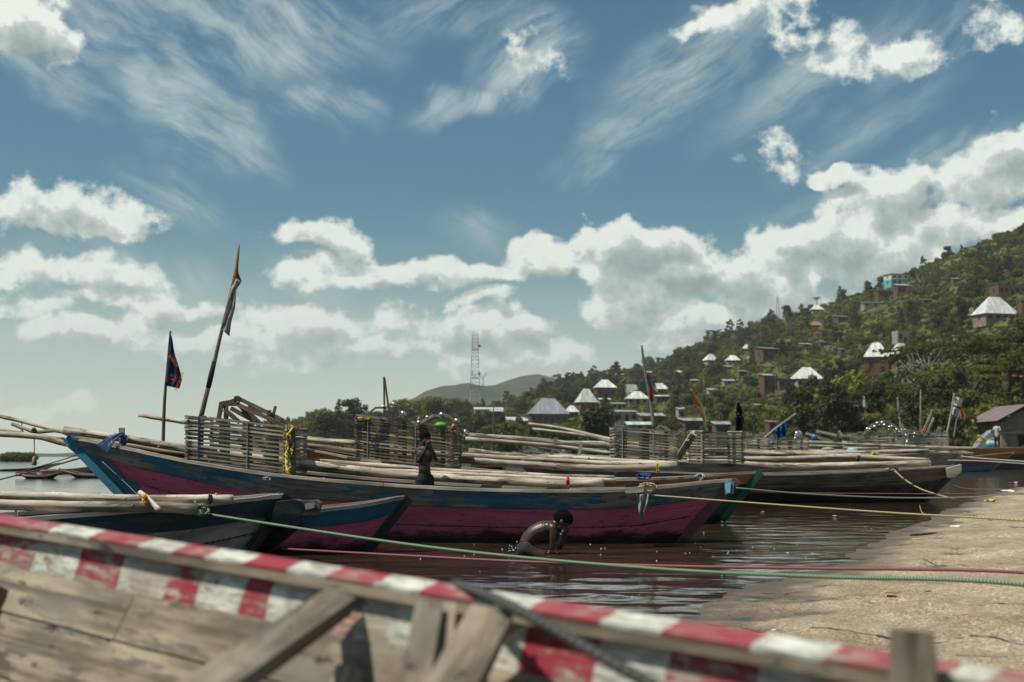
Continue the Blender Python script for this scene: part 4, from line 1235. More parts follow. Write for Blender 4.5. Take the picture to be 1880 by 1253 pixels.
protos = SHRUBS + [c for c in (crown_of('broad', 0), crown_of('broad', 1), crown_of('loose', 0), crown_of('loose', 1)) if c]
print('protos', len(protos))
def spec_bush(r):
    c = r.uniform(460, 2150); d0, d1 = lerp_tab(D_NEAR, c), lerp_tab(D_RIDGE, c) + 25
    D = math.sqrt(r.uniform(d0 * d0, d1 * d1)) if r.random() < 0.6 else r.uniform(d0, d1)
    x = (c - 940) / F_PX * D
    n1 = mnoise.noise(Vector((x * 0.02, D * 0.02, 4.0)))
    lower = 1 - min(1, (D - d0) / (d1 - d0))
    field = mnoise.noise(Vector((x * 0.011, D * 0.011, 18.0)))
    if (c > 1250 and D > d0 + 0.35 * (d1 - d0) and field > 0.12 and r.random() < 0.75) or (c > 1420 and D > d0 + 0.6 * (d1 - d0) and field > -0.25 and r.random() < 0.8):
        if blocked(x, D, 0.5): return None
        return ((x, D, tz(x, D) - 0.15), r.uniform(0.25, 0.75), r.randrange(4))
    if blocked(x, D, 0.8): return None
    if in_front(x, D): return ((x, D, tz(x, D) - 0.25), r.uniform(0.25, 0.6), r.randrange(4))
    if n1 > -0.05 and r.random() < 0.24: return ((x, D, tz(x, D) - 1.2), r.uniform(0.45, 0.95), 4 + r.randrange(max(1, len(protos) - 4)))
    return ((x, D, tz(x, D) - 0.2), r.uniform(0.7, 1.7), r.randrange(4))
scatter('hillside_scrub', 'dense green scrub and garden plots covering the hillside', 21000, protos, spec_bush, 5)
# reed bank on the left horizon
def spec_reed(r):
    c = r.uniform(14, 60); D = 250 + r.uniform(0, 6); x = (c - 940) / F_PX * D
    return ((x, D, -0.1), r.uniform(0.55, 0.8), r.randrange(4))
scatter('reed_bank', 'low green reed bank standing in the lake at the left', 120, protos[:4], spec_reed, 9)
# ------------------------------------------------------------------ boat timber
GREY_D, GREY_L = (0.13, 0.115, 0.095), (0.42, 0.385, 0.33)
M['weathered'] = wood('weathered_timber', (0.11, 0.085, 0.06), (0.36, 0.3, 0.23), vary=0.2)
M['bare'] = wood('bare_plank', (0.10, 0.075, 0.052), (0.36, 0.30, 0.215), paint=(0.085, 0.068, 0.05), cover=0.38, paint2=(0.2, 0.175, 0.14), grain=22, vary=0.12)
M['rail'] = wood('worn_rail', (0.22, 0.18, 0.145), (0.55, 0.47, 0.385), grain=26)
M['pole'] = wood('peeled_pole', (0.22, 0.165, 0.115), (0.60, 0.515, 0.41), paint=(0.17, 0.12, 0.08), cover=0.34, paint2=(0.1, 0.075, 0.055), grain=9, vary=0.25, bump=0.5)
M['slat'] = wood('slat_timber', (0.12, 0.095, 0.072), (0.43, 0.375, 0.30), vary=0.4)
M['slat_brown'] = wood('slat_brown', (0.10, 0.065, 0.04), (0.30, 0.21, 0.14), vary=0.45)
M['brown_frame'] = wood('brown_frame', (0.1, 0.065, 0.045), (0.26, 0.18, 0.125), vary=0.3)
M['pink_hull'] = wood('pink_paint', (0.07, 0.035, 0.03), (0.16, 0.08, 0.07), paint=(0.56, 0.12, 0.20), cover=0.86, paint2=(0.36, 0.075, 0.13), stain=0.10, grain=20)
M['blue_hull'] = wood('blue_paint', (0.10, 0.085, 0.065), (0.25, 0.22, 0.175), paint=(0.03, 0.16, 0.26), cover=0.45, paint2=(0.035, 0.09, 0.13), grain=24)
M['blue_bow'] = wood('blue_bow_paint', (0.10, 0.085, 0.065), (0.22, 0.2, 0.16), paint=(0.035, 0.18, 0.27), cover=0.8, paint2=(0.03, 0.12, 0.17), grain=24, stain=0.05)
M['blue_small'] = wood('blue_small_boat', (0.08, 0.07, 0.055), (0.2, 0.18, 0.15), paint=(0.025, 0.13, 0.24), cover=0.85, grain=24)
M['navy'] = wood('dark_blue_paint', (0.05, 0.05, 0.05), (0.16, 0.15, 0.135), paint=(0.03, 0.065, 0.09), cover=0.62, grain=24)
M['grey_hull'] = wood('grey_hull', (0.2, 0.19, 0.155), (0.46, 0.44, 0.37), paint=(0.38, 0.37, 0.30), cover=0.55, stain=0.06, grain=20)
M['tar'] = wood('tarred_timber', (0.012, 0.012, 0.013), (0.05, 0.047, 0.045), bump=0.8)
M['tar_brown'] = wood('tarred_brown_hull', (0.018, 0.015, 0.012), (0.09, 0.07, 0.055), stain=0.2, bump=0.8)
M['orange'] = wood('orange_paint', (0.12, 0.07, 0.04), (0.25, 0.15, 0.09), paint=(0.42, 0.17, 0.05), cover=0.8)
M['yellow_paint'] = wood('yellow_paint', (0.15, 0.1, 0.05), (0.3, 0.2, 0.1), paint=(0.55, 0.33, 0.05), cover=0.85)
M['green_hull'] = wood('green_paint', (0.04, 0.05, 0.04), (0.12, 0.13, 0.1), paint=(0.015, 0.085, 0.05), cover=0.85, stain=0.1)
M['maroon_hull'] = wood('maroon_paint', (0.06, 0.03, 0.03), (0.16, 0.09, 0.08), paint=(0.18, 0.06, 0.08), cover=0.8, stain=0.04)
M['brown_top'] = wood('dull_brown_plank', (0.06, 0.045, 0.035), (0.2, 0.155, 0.12), vary=0.2)
M['black'] = plain('black_rag', (0.012, 0.013, 0.016), 0.9)

class Hull:
    """lofted planked hull: s runs along the boat (0 = left end), t from bottom (0) to rail (1)"""
    def __init__(h, th, A, B, beam, rail_px, zk, rake=(0.6, 0.6), ends=(0.05, 0.05), pw=2.4, chine=0.62):
        h.th = th; h.A = Vector(A); h.B = Vector(B); h.L = (h.B - h.A).length
        h.e = (h.B - h.A).normalized(); h.n = Vector((h.e.y, -h.e.x))     # towards the camera
        h.half = beam / 2; h.zk_tab = zk; h.rake = rake; h.ends = ends; h.pw = pw; h.chine = chine
        h.zr_tab = []
        for px, py in rail_px:
            lo, hi = -0.2, 1.2
            for _ in range(40):
                s = (lo + hi) / 2
                q = h.plan(s, 1, 1)
                if q.x / q.y * F_PX < px - 940: lo = s
                else: hi = s
            q = h.plan(s, 1, 1)
            h.zr_tab.append((s, P(px, py, q.y).z))
    def shape(h, s):
        k = abs(2 * min(max(s, 0), 1) - 1) ** h.pw
        return 1 - (1 - (h.ends[0] if s < 0.5 else h.ends[1])) * k
    def plan(h, s, t, side, inset=0.0):
        u = h.rake[0] * (1 - t) + s * (h.L - (h.rake[0] + h.rake[1]) * (1 - t))
        w = h.half * (h.chine + (1 - h.chine) * t) * h.shape(s) - inset
        q = h.A + h.e * u + h.n * (side * w)
        return q
    def zr(h, s):
        tab = h.zr_tab
        if s <= tab[0][0]: i = 0
        s_ = min(max(s, tab[0][0]), tab[-1][0])
        for k in range(len(tab) - 1):
            if s_ <= tab[k + 1][0]:
                a, b = tab[k], tab[k + 1]; x = (s_ - a[0]) / (b[0] - a[0])
                p0 = tab[max(k - 1, 0)][1]; p3 = tab[min(k + 2, len(tab) - 1)][1]
                return 0.5 * (2 * a[1] + (b[1] - p0) * x + (2 * p0 - 5 * a[1] + 4 * b[1] - p3) * x * x + (3 * a[1] - p0 - 3 * b[1] + p3) * x ** 3)
        return tab[-1][1]
    def zk(h, s): return lerp_tab(h.zk_tab, s)
    def pt(h, s, t, side, inset=0.0, dz=0.0):
        q = h.plan(s, t, side, inset)
        z = h.zk(s) + (h.zr(s) - h.zk(s)) * t
        return Vector((q.x, q.y, z + dz))
    def plank(h, name, t0, t1, s0, s1, side, mat, th=0.024, n=10, proud=0.0):
        g = 0.0006; k = max(2, int(n * (s1 - s0)) + 2); secs = []
        H_ = max(0.1, h.zr(0.5) - h.zk(0.5))
        for i in range(k + 1):
            s = s0 + (s1 - s0) * i / k
            secs.append([h.pt(s, t0 + g / H_, side, -proud), h.pt(s, t1 - g / H_, side, -proud),
                         h.pt(s, t1 - g / H_, side, th), h.pt(s, t0 + g / H_, side, th)])
        if side < 0: secs = [q[::-1] for q in secs]
        return MB().add(loft_data(secs)).build(name, mat, h.th)
    def build(h, levels, mats, inner=None, rail_mat=None, joints=(0.33, 0.68), rails=True, ribs=8, thwarts=4, far_mats=None, rail_w=0.075, floor=True,
              stem_mats=(None, None), stem_w=0.07, rib_mat=None, near_only=False):
        for side in ((1,) if near_only else (1, -1)):
            for i, (t0, t1) in enumerate(zip(levels, levels[1:])):
                js = [0.0] + [min(0.95, max(0.05, j + 0.09 * ((i * 7) % 3 - 1))) for j in joints] + [1.0]
                for a, b in zip(js, js[1:]):
                    m_ = mats[i] if side > 0 else (far_mats or mats)[i]
                    h.plank('hull_plank', t0, t1, a + 0.0001, b - 0.0001, side, m_, proud=0.012 if (i == len(levels) - 2) else (0.0025 if i % 2 else 0.0), n=22)
            if rails:
                js = [-0.004, 0.52, 1.004]
                for a, b in zip(js, js[1:]):
                    secs = []
                    for i in range(17):
                        s = a + 0.0006 + (b - a - 0.0012) * i / 16
                        o1 = h.pt(s, 1, side, -0.022); o2 = h.pt(s, 1, side, rail_w - 0.022)
                        j = 0.004 * mnoise.noise(Vector((s * 23, side, 3)))
                        secs.append([o1 + Vector((0, 0, 0.002)), o1 + Vector((0, 0, 0.034 + j)), o2 + Vector((0, 0, 0.034 + j)), o2 + Vector((0, 0, 0.002))])
                    if side < 0: secs = [q[::-1] for q in secs]
                    MB().add(loft_data(secs)).build('rail', rail_mat or M['rail'], h.th)
        # bottom and floor boards
        secs = [[h.pt(s, 0.0, 1), h.pt(s, 0.0, -1), h.pt(s, 0.0, -1, 0, -0.03), h.pt(s, 0.0, 1, 0, -0.03)] for s in [i / 12 for i in range(13)]]
        MB().add(loft_data(secs)).build('bottom', mats[0], h.th)
        if floor:
            for k in range(3):
                f0, f1 = -0.9 + k * 0.6, -0.9 + k * 0.6 + 0.57
                secs = []
                for i in range(9):
                    s = 0.08 + 0.84 * i / 8
                    a, b = h.pt(s, 0.12, 1), h.pt(s, 0.12, -1); c = (a + b) / 2; d = (a - b) / 2
                    secs.append([c + d * f1, c + d * f0, c + d * f0 - Vector((0, 0, .02)), c + d * f1 - Vector((0, 0, .02))])
                MB().add(loft_data(secs)).build('floor_board', M['weathered'], h.th)
        for i in range(ribs):
            s = 0.07 + 0.86 * (i + 0.5) / ribs
            for side in (1, -1):
                m = MB().add(bar_d(h.pt(s, 0.02, side, 0.045), h.pt(s, 0.97, side, 0.045), 0.045, 0.04, (h.e.x, h.e.y, 0), 0.05))
                m.build('rib', rib_mat or M['weathered'], h.th)
        for i in range(thwarts):
            s = 0.15 + 0.72 * (i + 0.5) / thwarts
            a, b = h.pt(s, 0.86, 1, 0.03), h.pt(s + 0.012, 0.86, -1, 0.03)
            MB().add(bar_d(a, b, 0.16, 0.03, (0, 0, 1), 0.03)).build('thwart', M['bare'], h.th)
        for k, (s, sm) in enumerate(((0.0, stem_mats[0]), (1.0, stem_mats[1]))):
            if sm is None: sm = mats[-1]
            out = -1 if k == 0 else 1
            a = (h.pt(s, 0.0, 1) + h.pt(s, 0.0, -1)) / 2; b = (h.pt(s, 1, 1) + h.pt(s, 1, -1)) / 2
            off = Vector((h.e.x, h.e.y, 0)) * out * 0.02
            MB().add(bar_d(a + off, b + off + (b - a) * 0.03 , stem_w + 2 * h.half * h.ends[k] + 0.02, 0.09, (h.e.x, h.e.y, 0), 0.04)).build('stem', sm, h.th)

def boat(label, rail_px, DA, DB, beam, zk, levels, mats, name='fishing_boat', group=None, **kw):
    hk = {k: kw.pop(k) for k in ('rake', 'ends', 'pw', 'chine') if k in kw}
    a = P(rail_px[0][0], 0, DA); b = P(rail_px[-1][0], 0, DB)
    # P gives x for height-dependent rays; plan x only depends on px and D
    A = Vector(((rail_px[0][0] - 940) / F_PX * DA, DA)); B = Vector(((rail_px[-1][0] - 940) / F_PX * DB, DB))
    mid = (A + B) / 2
    th = Thing(name, label, 'boat', (mid.x, mid.y, 0), group)
    h = Hull(th, A, B, beam, rail_px, zk, **hk)
    h.build(levels, mats, **kw)
    return h

FM = [M['weathered'], M['weathered'], M['weathered'], M['weathered']]
# C: the long pink and blue boat
hC = boat('long pink hulled boat with a flaking blue top plank, the child stands in it',
          [(135, 808), (250, 830), (340, 850), (500, 875), (700, 893), (900, 903), (1100, 905), (1200, 899), (1345, 885)], 16.3, 15.0, 1.5,
          [(0, 0.40), (0.1, 0.16), (0.22, -0.02), (0.35, -0.2), (0.9, -0.2), (1.0, -0.05)], [0, 0.27, 0.5, 0.77, 1.0],
          [M['pink_hull'], M['pink_hull'], M['pink_hull'], M['blue_hull']], rake=(0.72, 0.62), far_mats=FM[:3] + [M['maroon_hull']],
          stem_mats=(M['blue_bow'], M['maroon_hull']), ribs=10, thwarts=6, ends=(0.05, 0.10))
def caulk(h, ts, s0=0.02, s1=0.98, step=0.022, side=1, seed=1, proud=0.006):
    """tarred seams with iron staples hammered across them"""
    q = random.Random(seed)
    for t in ts:
        secs = []
        for i in range(61):
            s = s0 + (s1 - s0) * i / 60
            w = 0.0035 + 0.006 * max(0, mnoise.noise(Vector((s * 40, t * 10, seed))))
            a, b = h.pt(s, t, side, -proud), h.pt(s, t, side, -proud + 0.006)
            secs.append([a + Vector((0, 0, -w)), a + Vector((0, 0, w)), b + Vector((0, 0, w)), b + Vector((0, 0, -w))])
        MB().add(loft_data(secs)).build('caulked_seam', M['tar'], h.th)
        m = MB(); s = s0
        while s < s1:
            s += step * q.uniform(0.6, 1.5)
            a = h.pt(s, t, side, -proud - 0.002); k = q.uniform(0.008, 0.018)
            m.add(bar_d(a + Vector((0, 0, -k)), a + Vector((0.003, 0, k)), 0.007, 0.006, (0, 1, 0)))
        o = m.build('seam_staples', M['tar'], h.th); o['kind'] = 'stuff'
caulk(hC, (0.27, 0.5), 0.1, 0.98, 0.02, 1, 1)
caulk(hC, (0.77,), 0.1, 0.98, 0.05, 1, 2, 0.004)
# blue painted cheek at the bow, yellow beak and the raised inner point
for i, (t0, t1) in enumerate(zip([0, 0.27, 0.5], [0.27, 0.5, 0.77])):
    e_ = 0.10 - 0.022 * i
    hC.plank('bow_cheek', t0, t1, 0.001, e_, 1, M['blue_bow'], th=0.0, proud=0.014, n=40)
b0 = hC.pt(0, 1, 1); b1 = hC.pt(0, 0.62, 1)
q = [P(122, 818, 16.35), P(142, 812, 16.3), P(165, 822, 16.25), P(186, 852, 16.2), P(152, 842, 16.3)]
def slab(pts, thick, mat, name, th=None, d=Vector((0, 1, 0))):
    pts = [Vector(p) for p in pts]; n = len(pts)
    V = [p - d * thick / 2 for p in pts] + [p + d * thick / 2 for p in pts]
    Fc = [tuple(range(n)), tuple(range(2 * n - 1, n - 1, -1))] + [(i, i + n, (i + 1) % n + n, (i + 1) % n) for i in range(n)]
    uv = []
    for f in Fc:
        for i in f: uv.append((V[i].x, V[i].z))
    if th is None: return mesh(name, V, Fc, mat, None, pts[0], uv)
    return mesh(name, V, Fc, mat, th.o, th.base, uv)
slab(q, 0.10, M['yellow_paint'], 'bow_beak', hC.th)
slab([P(137, 806, 16.5), P(150, 812, 16.5), P(178, 818, 16.45), P(200, 822, 16.4), P(170, 830, 16.4), P(152, 826, 16.45)], 0.08, M['blue_bow'], 'bow_point', hC.th)
# pale blue trapezoid on the stern post
slab([P(1327, 884, 14.93), P(1347, 883, 14.93), P(1345, 906, 14.9), P(1331, 909, 14.9)], 0.09, M['blue_bow'], 'stern_block', hC.th)
slab([P(1331, 887, 14.87), P(1342, 886, 14.87), P(1340, 905, 14.85), P(1333, 906, 14.85)], 0.02, plain('pale_blue', (0.2, 0.32, 0.38), 0.8), 'pale_panel', hC.th)

# D: green and orange boat behind it
hD = boat('green boat with an orange rail plank, right behind the long pink boat',
          [(450, 806), (540, 823), (653, 845), (850, 868), (1000, 880), (1130, 884), (1250, 880), (1390, 870)], 20.6, 19.0, 1.5,
          [(0, 0.3), (0.12, 0.0), (0.3, -0.2), (0.92, -0.2), (1.0, 0.05)], [0, 0.3, 0.55, 0.8, 1.0],
          [M['green_hull'], M['green_hull'], M['green_hull'], M['orange']], rake=(0.6, 0.5),
          far_mats=[M['green_hull']] * 4, ribs=9, thwarts=7, stem_mats=(M['green_hull'], M['green_hull']), rib_mat=M['green_hull'])
# E: the brown tarred boat
hE = boat('unpainted dark brown boat with a tarred stern near the beach',
          [(960, 850), (1100, 862), (1270, 871), (1400, 874), (1550, 870), (1680, 863), (1752, 858)], 27.5, 28.5, 1.8,
          [(0, 0.1), (0.12, -0.2), (0.9, -0.2), (1.0, 0.0)], [0, 0.36, 0.66, 1.0],
          [M['tar_brown'], M['tar_brown'], M['brown_top']], rake=(0.6, 0.75), stem_mats=(M['tar'], M['tar']), ribs=10, thwarts=7, rail_w=0.09, ends=(0.05, 0.12))
slab([P(1738, 860, 28.1), P(1763, 853, 28.1), P(1763, 866, 28.1), P(1752, 876, 28.1), P(1741, 878, 28.1)], 0.16, M['rail'], 'stern_knee', hE.th)
# B: grey and navy boat, lower left
hB = boat('grey planked boat with a dark blue top plank afloat at the lower left',
          [(-560, 985), (-200, 972), (75, 956), (340, 936), (480, 920), (520, 915)], 11.0, 12.3, 1.35,
          [(0, 0.0), (0.12, -0.2), (0.85, -0.2), (1.0, -0.05)], [0, 0.3, 0.52, 0.74, 1.0],
          [M['grey_hull'], M['grey_hull'], M['grey_hull'], M['navy']], rake=(0.6, 0.42), stem_mats=(M['navy'], M['tar']), ribs=9, thwarts=5, rail_mat=M['rail'],
          far_mats=[M['weathered'], M['weathered'], M['weathered'], M['blue_small']], ends=(0.1, 0.22))
caulk(hB, (0.3, 0.52), 0.3, 0.99, 0.012, 1, 3)
# its heavy stem block and tarred forefoot
slab([P(509, 921, 12.0), P(545, 917, 12.0), P(556, 920, 12.0), P(556, 962, 12.05), P(536, 966, 12.05), P(500, 960, 12.05)], 0.2, M['navy'], 'stem_block', hB.th)
slab([P(556, 920, 12.02), P(583, 918, 12.02), P(590, 924, 12.02), P(586, 946, 12.02), P(566, 960, 12.02), P(556, 961, 12.02)], 0.13, M['navy'], 'stem_cap', hB.th)
slab([P(560, 925, 11.94), P(578, 923, 11.94), P(577, 933, 11.94), P(561, 936, 11.94)], 0.02, M['plaster'], 'pale_patch', hB.th)
slab([P(505, 955, 12.05), P(560, 962, 12.05), P(525, 990, 12.3), P(480, 1026, 12.6), P(446, 1026, 12.6)], 0.16, M['tar'], 'forefoot', hB.th)
# B2: small blue and pink bow between
hB2 = boat('small pink boat with a bright blue top plank, its pointed bow beside the tarred stem',
           [(60, 985), (300, 966), (500, 950), (590, 941), (680, 930), (745, 917)], 13.0, 13.6, 0.9,
           [(0, 0.0), (0.12, -0.15), (0.9, -0.15), (1.0, -0.05)], [0, 0.4, 0.74, 1.0],
           [M['pink_hull'], M['pink_hull'], M['blue_small']], rake=(0.4, 0.42), stem_mats=(M['tar'], M['tar']), ribs=6, thwarts=3, rail_w=0.05, stem_w=0.05)
caulk(hB2, (0.4,), 0.5, 0.98, 0.03, 1, 4)
caulk(hE, (0.36, 0.66), 0.3, 0.98, 0.02, 1, 5, 0.010)
# farther boats
hF = boat('grey brown boat moored behind the dark brown boat, its tip pointing right',
          [(1150, 838), (1400, 845), (1600, 840), (1765, 829)], 43, 42, 1.8, [(0, 0.1), (0.1, -0.2), (0.9, -0.2), (1, 0.1)], [0, 0.5, 1.0],
          [M['tar_brown'], M['weathered']], ribs=8, thwarts=6, rake=(0.8, 0.9), rail_w=0.12)
hF2 = boat('brown boat loaded with poles, third row from the beach',
           [(1230, 838), (1420, 834), (1560, 833), (1700, 828)], 56, 55, 1.8, [(0, 0.1), (0.1, -0.2), (0.9, -0.2), (1, 0.1)], [0, 0.5, 1.0],
           [M['tar_brown'], M['weathered']], ribs=6, thwarts=5, rake=(0.8, 0.9), rail_w=0.14)
hH = boat('boat with a blue lower hull and an orange pointed rail at the far right',
          [(1560, 848), (1660, 846), (1760, 841), (1856, 832)], 84, 82, 2.0, [(0, 0.1), (0.1, -0.2), (0.9, -0.2), (1, 0.1)], [0, 0.45, 0.75, 1.0],
          [M['blue_bow'], M['maroon_hull'], M['orange']], ribs=4, thwarts=3, rake=(0.9, 1.2), rail_w=0.16, stem_mats=(M['orange'], M['orange']))
hG = boat('long orange railed dark boat under the two standing men',
          [(1480, 824), (1620, 823), (1750, 824), (1960, 821)], 97, 95, 2.4, [(0, 0.1), (0.1, -0.2), (0.9, -0.2), (1, 0.1)], [0, 0.4, 0.75, 1.0],
          [M['tar'], M['tar_brown'], M['orange']], ribs=6, thwarts=8, rake=(0.9, 0.9), rail_w=0.25)
for lab, rp, Da, Db, ms in (('small dull pink boat floating nearest at the far left', [(35, 871), (60, 875), (90, 875), (117, 868)], 58, 58, 'maroon_hull'),
                            ('dull pink boat half hidden behind the big bow at the far left', [(113, 864), (150, 872), (190, 874), (260, 872)], 60, 60, 'maroon_hull'),
                            ('dark boat carrying a rig at the far left edge', [(-60, 869), (0, 863), (60, 860), (112, 851)], 88, 88, 'tar_brown'),
                            ('yellow and blue boat behind the dull pink ones', [(78, 865), (110, 863), (150, 860), (205, 852)], 76, 76, 'yellow_paint')):
    boat(lab, rp, Da, Db, 1.5, [(0, 0.15), (0.12, -0.2), (0.88, -0.2), (1, 0.15)], [0, 0.6, 1.0], [M[ms if ms != 'yellow_paint' else 'blue_bow'], M[ms]],
         ribs=3, thwarts=2, rake=(0.8, 0.8), rail_w=0.1, name='rowing_boat')

# ------------------------------------------------------------------ logs and poles laid across the boats
def D_OF(pts): return pts[0][2]
def log(pts, r, label, n=10, group=None, mat='pole', name='log', wob=0.006, knots=True):
    q = [P(*p) for p in pts]
    sp = spline(q, 5)
    seed = random.random() * 50
    sp = [p + Vector((0, mnoise.noise(Vector((i * 0.7, seed, 0))), mnoise.noise(Vector((i * 0.6, seed, 5))))) * wob for i, p in enumerate(sp)]
    rs = []
    for i in range(len(sp)):
        k = 1 + 0.10 * mnoise.noise(Vector((i * 0.9, seed, 9)))
        rs.append(r * k * (1.0 if not isinstance(r, tuple) else 1))
    m = MB().add(tube_d(sp, rs, n, True, 0.02))
    if r > 0.02 and D_OF(pts) < 32:
        for k in range(random.randrange(3, 7)):       # stubs of cut branches
            i = random.randrange(1, len(sp) - 1); a = random.uniform(0, 6.28)
            d = Vector((random.uniform(-0.6, 0.6), math.cos(a), math.sin(a))).normalized()
            m.add(tube_d([sp[i] + d * rs[i] * 0.7, sp[i] + d * rs[i] * random.uniform(1.15, 1.6)], [rs[i] * 0.35, rs[i] * 0.22], 6))
    o = m.build(name, M[mat], None, True, sp[len(sp) // 2])
    for p_ in o.data.polygons[-2:]: p_.use_smooth = False
    tag(o, label, 'log' if name == 'log' else 'pole', group)
    return o
log([(118, 790, 16.2), (230, 806, 16.1), (345, 824, 16.0), (560, 852, 15.9), (764, 874, 15.7), (1000, 887, 15.5), (1108, 887, 15.4)], 0.048,
    'thickest peeled log, running the whole length of the long pink boat')
log([(-60, 752, 17.4), (0, 765, 17.2), (50, 776, 17.1), (115, 793, 16.8), (200, 812, 16.4), (345, 834, 16.2), (560, 858, 16.1), (764, 867, 16.0), (1000, 878, 15.9), (1130, 883, 15.8)], 0.026,
    'long thin wavy pole reaching highest out over the water at the left edge')
log([(22, 779, 17.0), (48, 788, 16.9), (68, 793, 16.8), (108, 792, 16.6), (140, 803, 16.4), (210, 815, 16.3), (345, 836, 16.2)], 0.022,
    'thin crooked brown pole ending in mid air just above the lower logs', mat='weathered')
log([(-60, 788, 16.9), (0, 797, 16.8), (70, 802, 16.6), (110, 812, 16.5), (148, 820, 16.4), (260, 838, 16.3), (420, 862, 16.2)], 0.036,
    'pale log slanting into the yellow bow of the pink boat')
log([(-60, 782, 17.4), (0, 791, 17.2), (60, 800, 17.0), (135, 811, 16.8), (240, 826, 16.6)], 0.028, 'thinner log lying just above the pale log at the yellow bow', mat='weathered')
log([(540, 846, 16.1), (640, 851, 16.1), (764, 861, 16.1), (835, 866, 16.1), (1000, 874, 16.1), (1128, 878, 16.1)], 0.03, 'pole resting above the thickest log behind the standing child')
log([(255, 762, 19.9), (340, 776, 19.8), (545, 805, 19.6), (655, 815, 19.5)], 0.030, 'bright pole sticking out left of the first slatted crate')
log([(540, 803, 20.2), (600, 810, 20.2), (660, 815, 20.1), (850, 838, 20.0)], 0.042, 'thick log bridging between the first and second crates', mat='pole')
log([(540, 816, 19.9), (600, 822, 19.8), (660, 830, 19.7), (850, 846, 19.5)], 0.036, 'darker log below the one that bridges the two crates', mat='weathered')
log([(835, 835, 19.4), (1000, 845, 19.3), (1110, 851, 19.2), (1242, 852, 19.1)], 0.038, 'upper of the logs laid on the green boat')
log([(835, 844, 19.1), (960, 853, 19.0), (1100, 860, 18.9), (1243, 857, 18.8)], 0.048, 'stout log on the green boat with its sawn end under the third crate')
log([(850, 800, 24.0), (960, 807, 24.0), (1040, 815, 24.0), (1128, 820, 24.0), (1250, 832, 24.0)], 0.055, 'pale thick pole between the lantern crate and the third crate')
log([(855, 806, 23.6), (960, 814, 23.5), (1040, 822, 23.5), (1128, 834, 23.4)], 0.036, 'pole under the pale thick one, left of the third crate')
log([(860, 828, 22.0), (960, 838, 22.0), (1060, 842, 21.8), (1160, 848, 21.6), (1230, 852, 21.5)], 0.042, 'long log just above the green boat rail')
log([(970, 779, 26), (1040, 789, 26), (1130, 809, 25.6), (1240, 826, 25.4)], 0.035, 'thin pole pointing up left from the third crate')
log([(978, 788, 25.8), (1060, 798, 25.6), (1130, 813, 25.4), (1220, 828, 25)], 0.026, 'thin pole just beneath the one pointing up left')
log([(1260, 834, 26.5), (1320, 841, 26.5), (1420, 843, 26.4), (1550, 839, 26.4), (1705, 846, 26.4)], 0.048, 'bright wavy log on the brown boat')
log([(1262, 848, 26.0), (1330, 850, 26.0), (1420, 856, 26.0), (1550, 855, 26.0), (1708, 851, 26.0)], 0.062, 'thick bright log lowest on the brown boat, sawn end near its stern')
log([(1280, 826, 30), (1400, 833, 30), (1500, 835, 30), (1648, 838, 30)], 0.05, 'pole behind the bright wavy log')
log([(1300, 822, 34), (1400, 830, 34), (1560, 831, 34), (1705, 828, 34)], 0.05, 'thin pole farther back on the boats behind the brown one')
log([(1000, 836, 30), (1150, 843, 30), (1300, 850, 29.5)], 0.05, 'log behind the third crate on the brown boat')
gl = 'poles piled on the far boats'
for i in range(26):
    D = 40 + (i % 7) * 7; x0 = 1290 + (i * 47) % 330; y0 = 838 - 60 * 0.0 - (i % 6) * 4 - 2
    x1 = x0 + 90 + (i * 31) % 140
    log([(x0, y0 - 6, D), ((x0 + x1) / 2, y0 - 2, D), (x1, y0 + (i % 3), D)], 0.055, 'grey pole among those piled on the far boats', 6, gl)
log([(-20, 909, 11.6), (130, 913, 11.6), (260, 917, 11.6), (380, 916, 11.6), (428, 917, 11.6)], 0.036, 'upper log in the grey boat, black binding near its sawn end')
log([(-40, 926, 11.2), (120, 930, 11.2), (250, 930, 11.3), (362, 935, 11.4)], 0.043, 'lower thicker log in the grey boat')
log([(257, 905, 11.3), (275, 919, 11.2), (293, 938, 11.1)], 0.022, 'short slanting stick bound with orange cord in the grey boat', name='log')

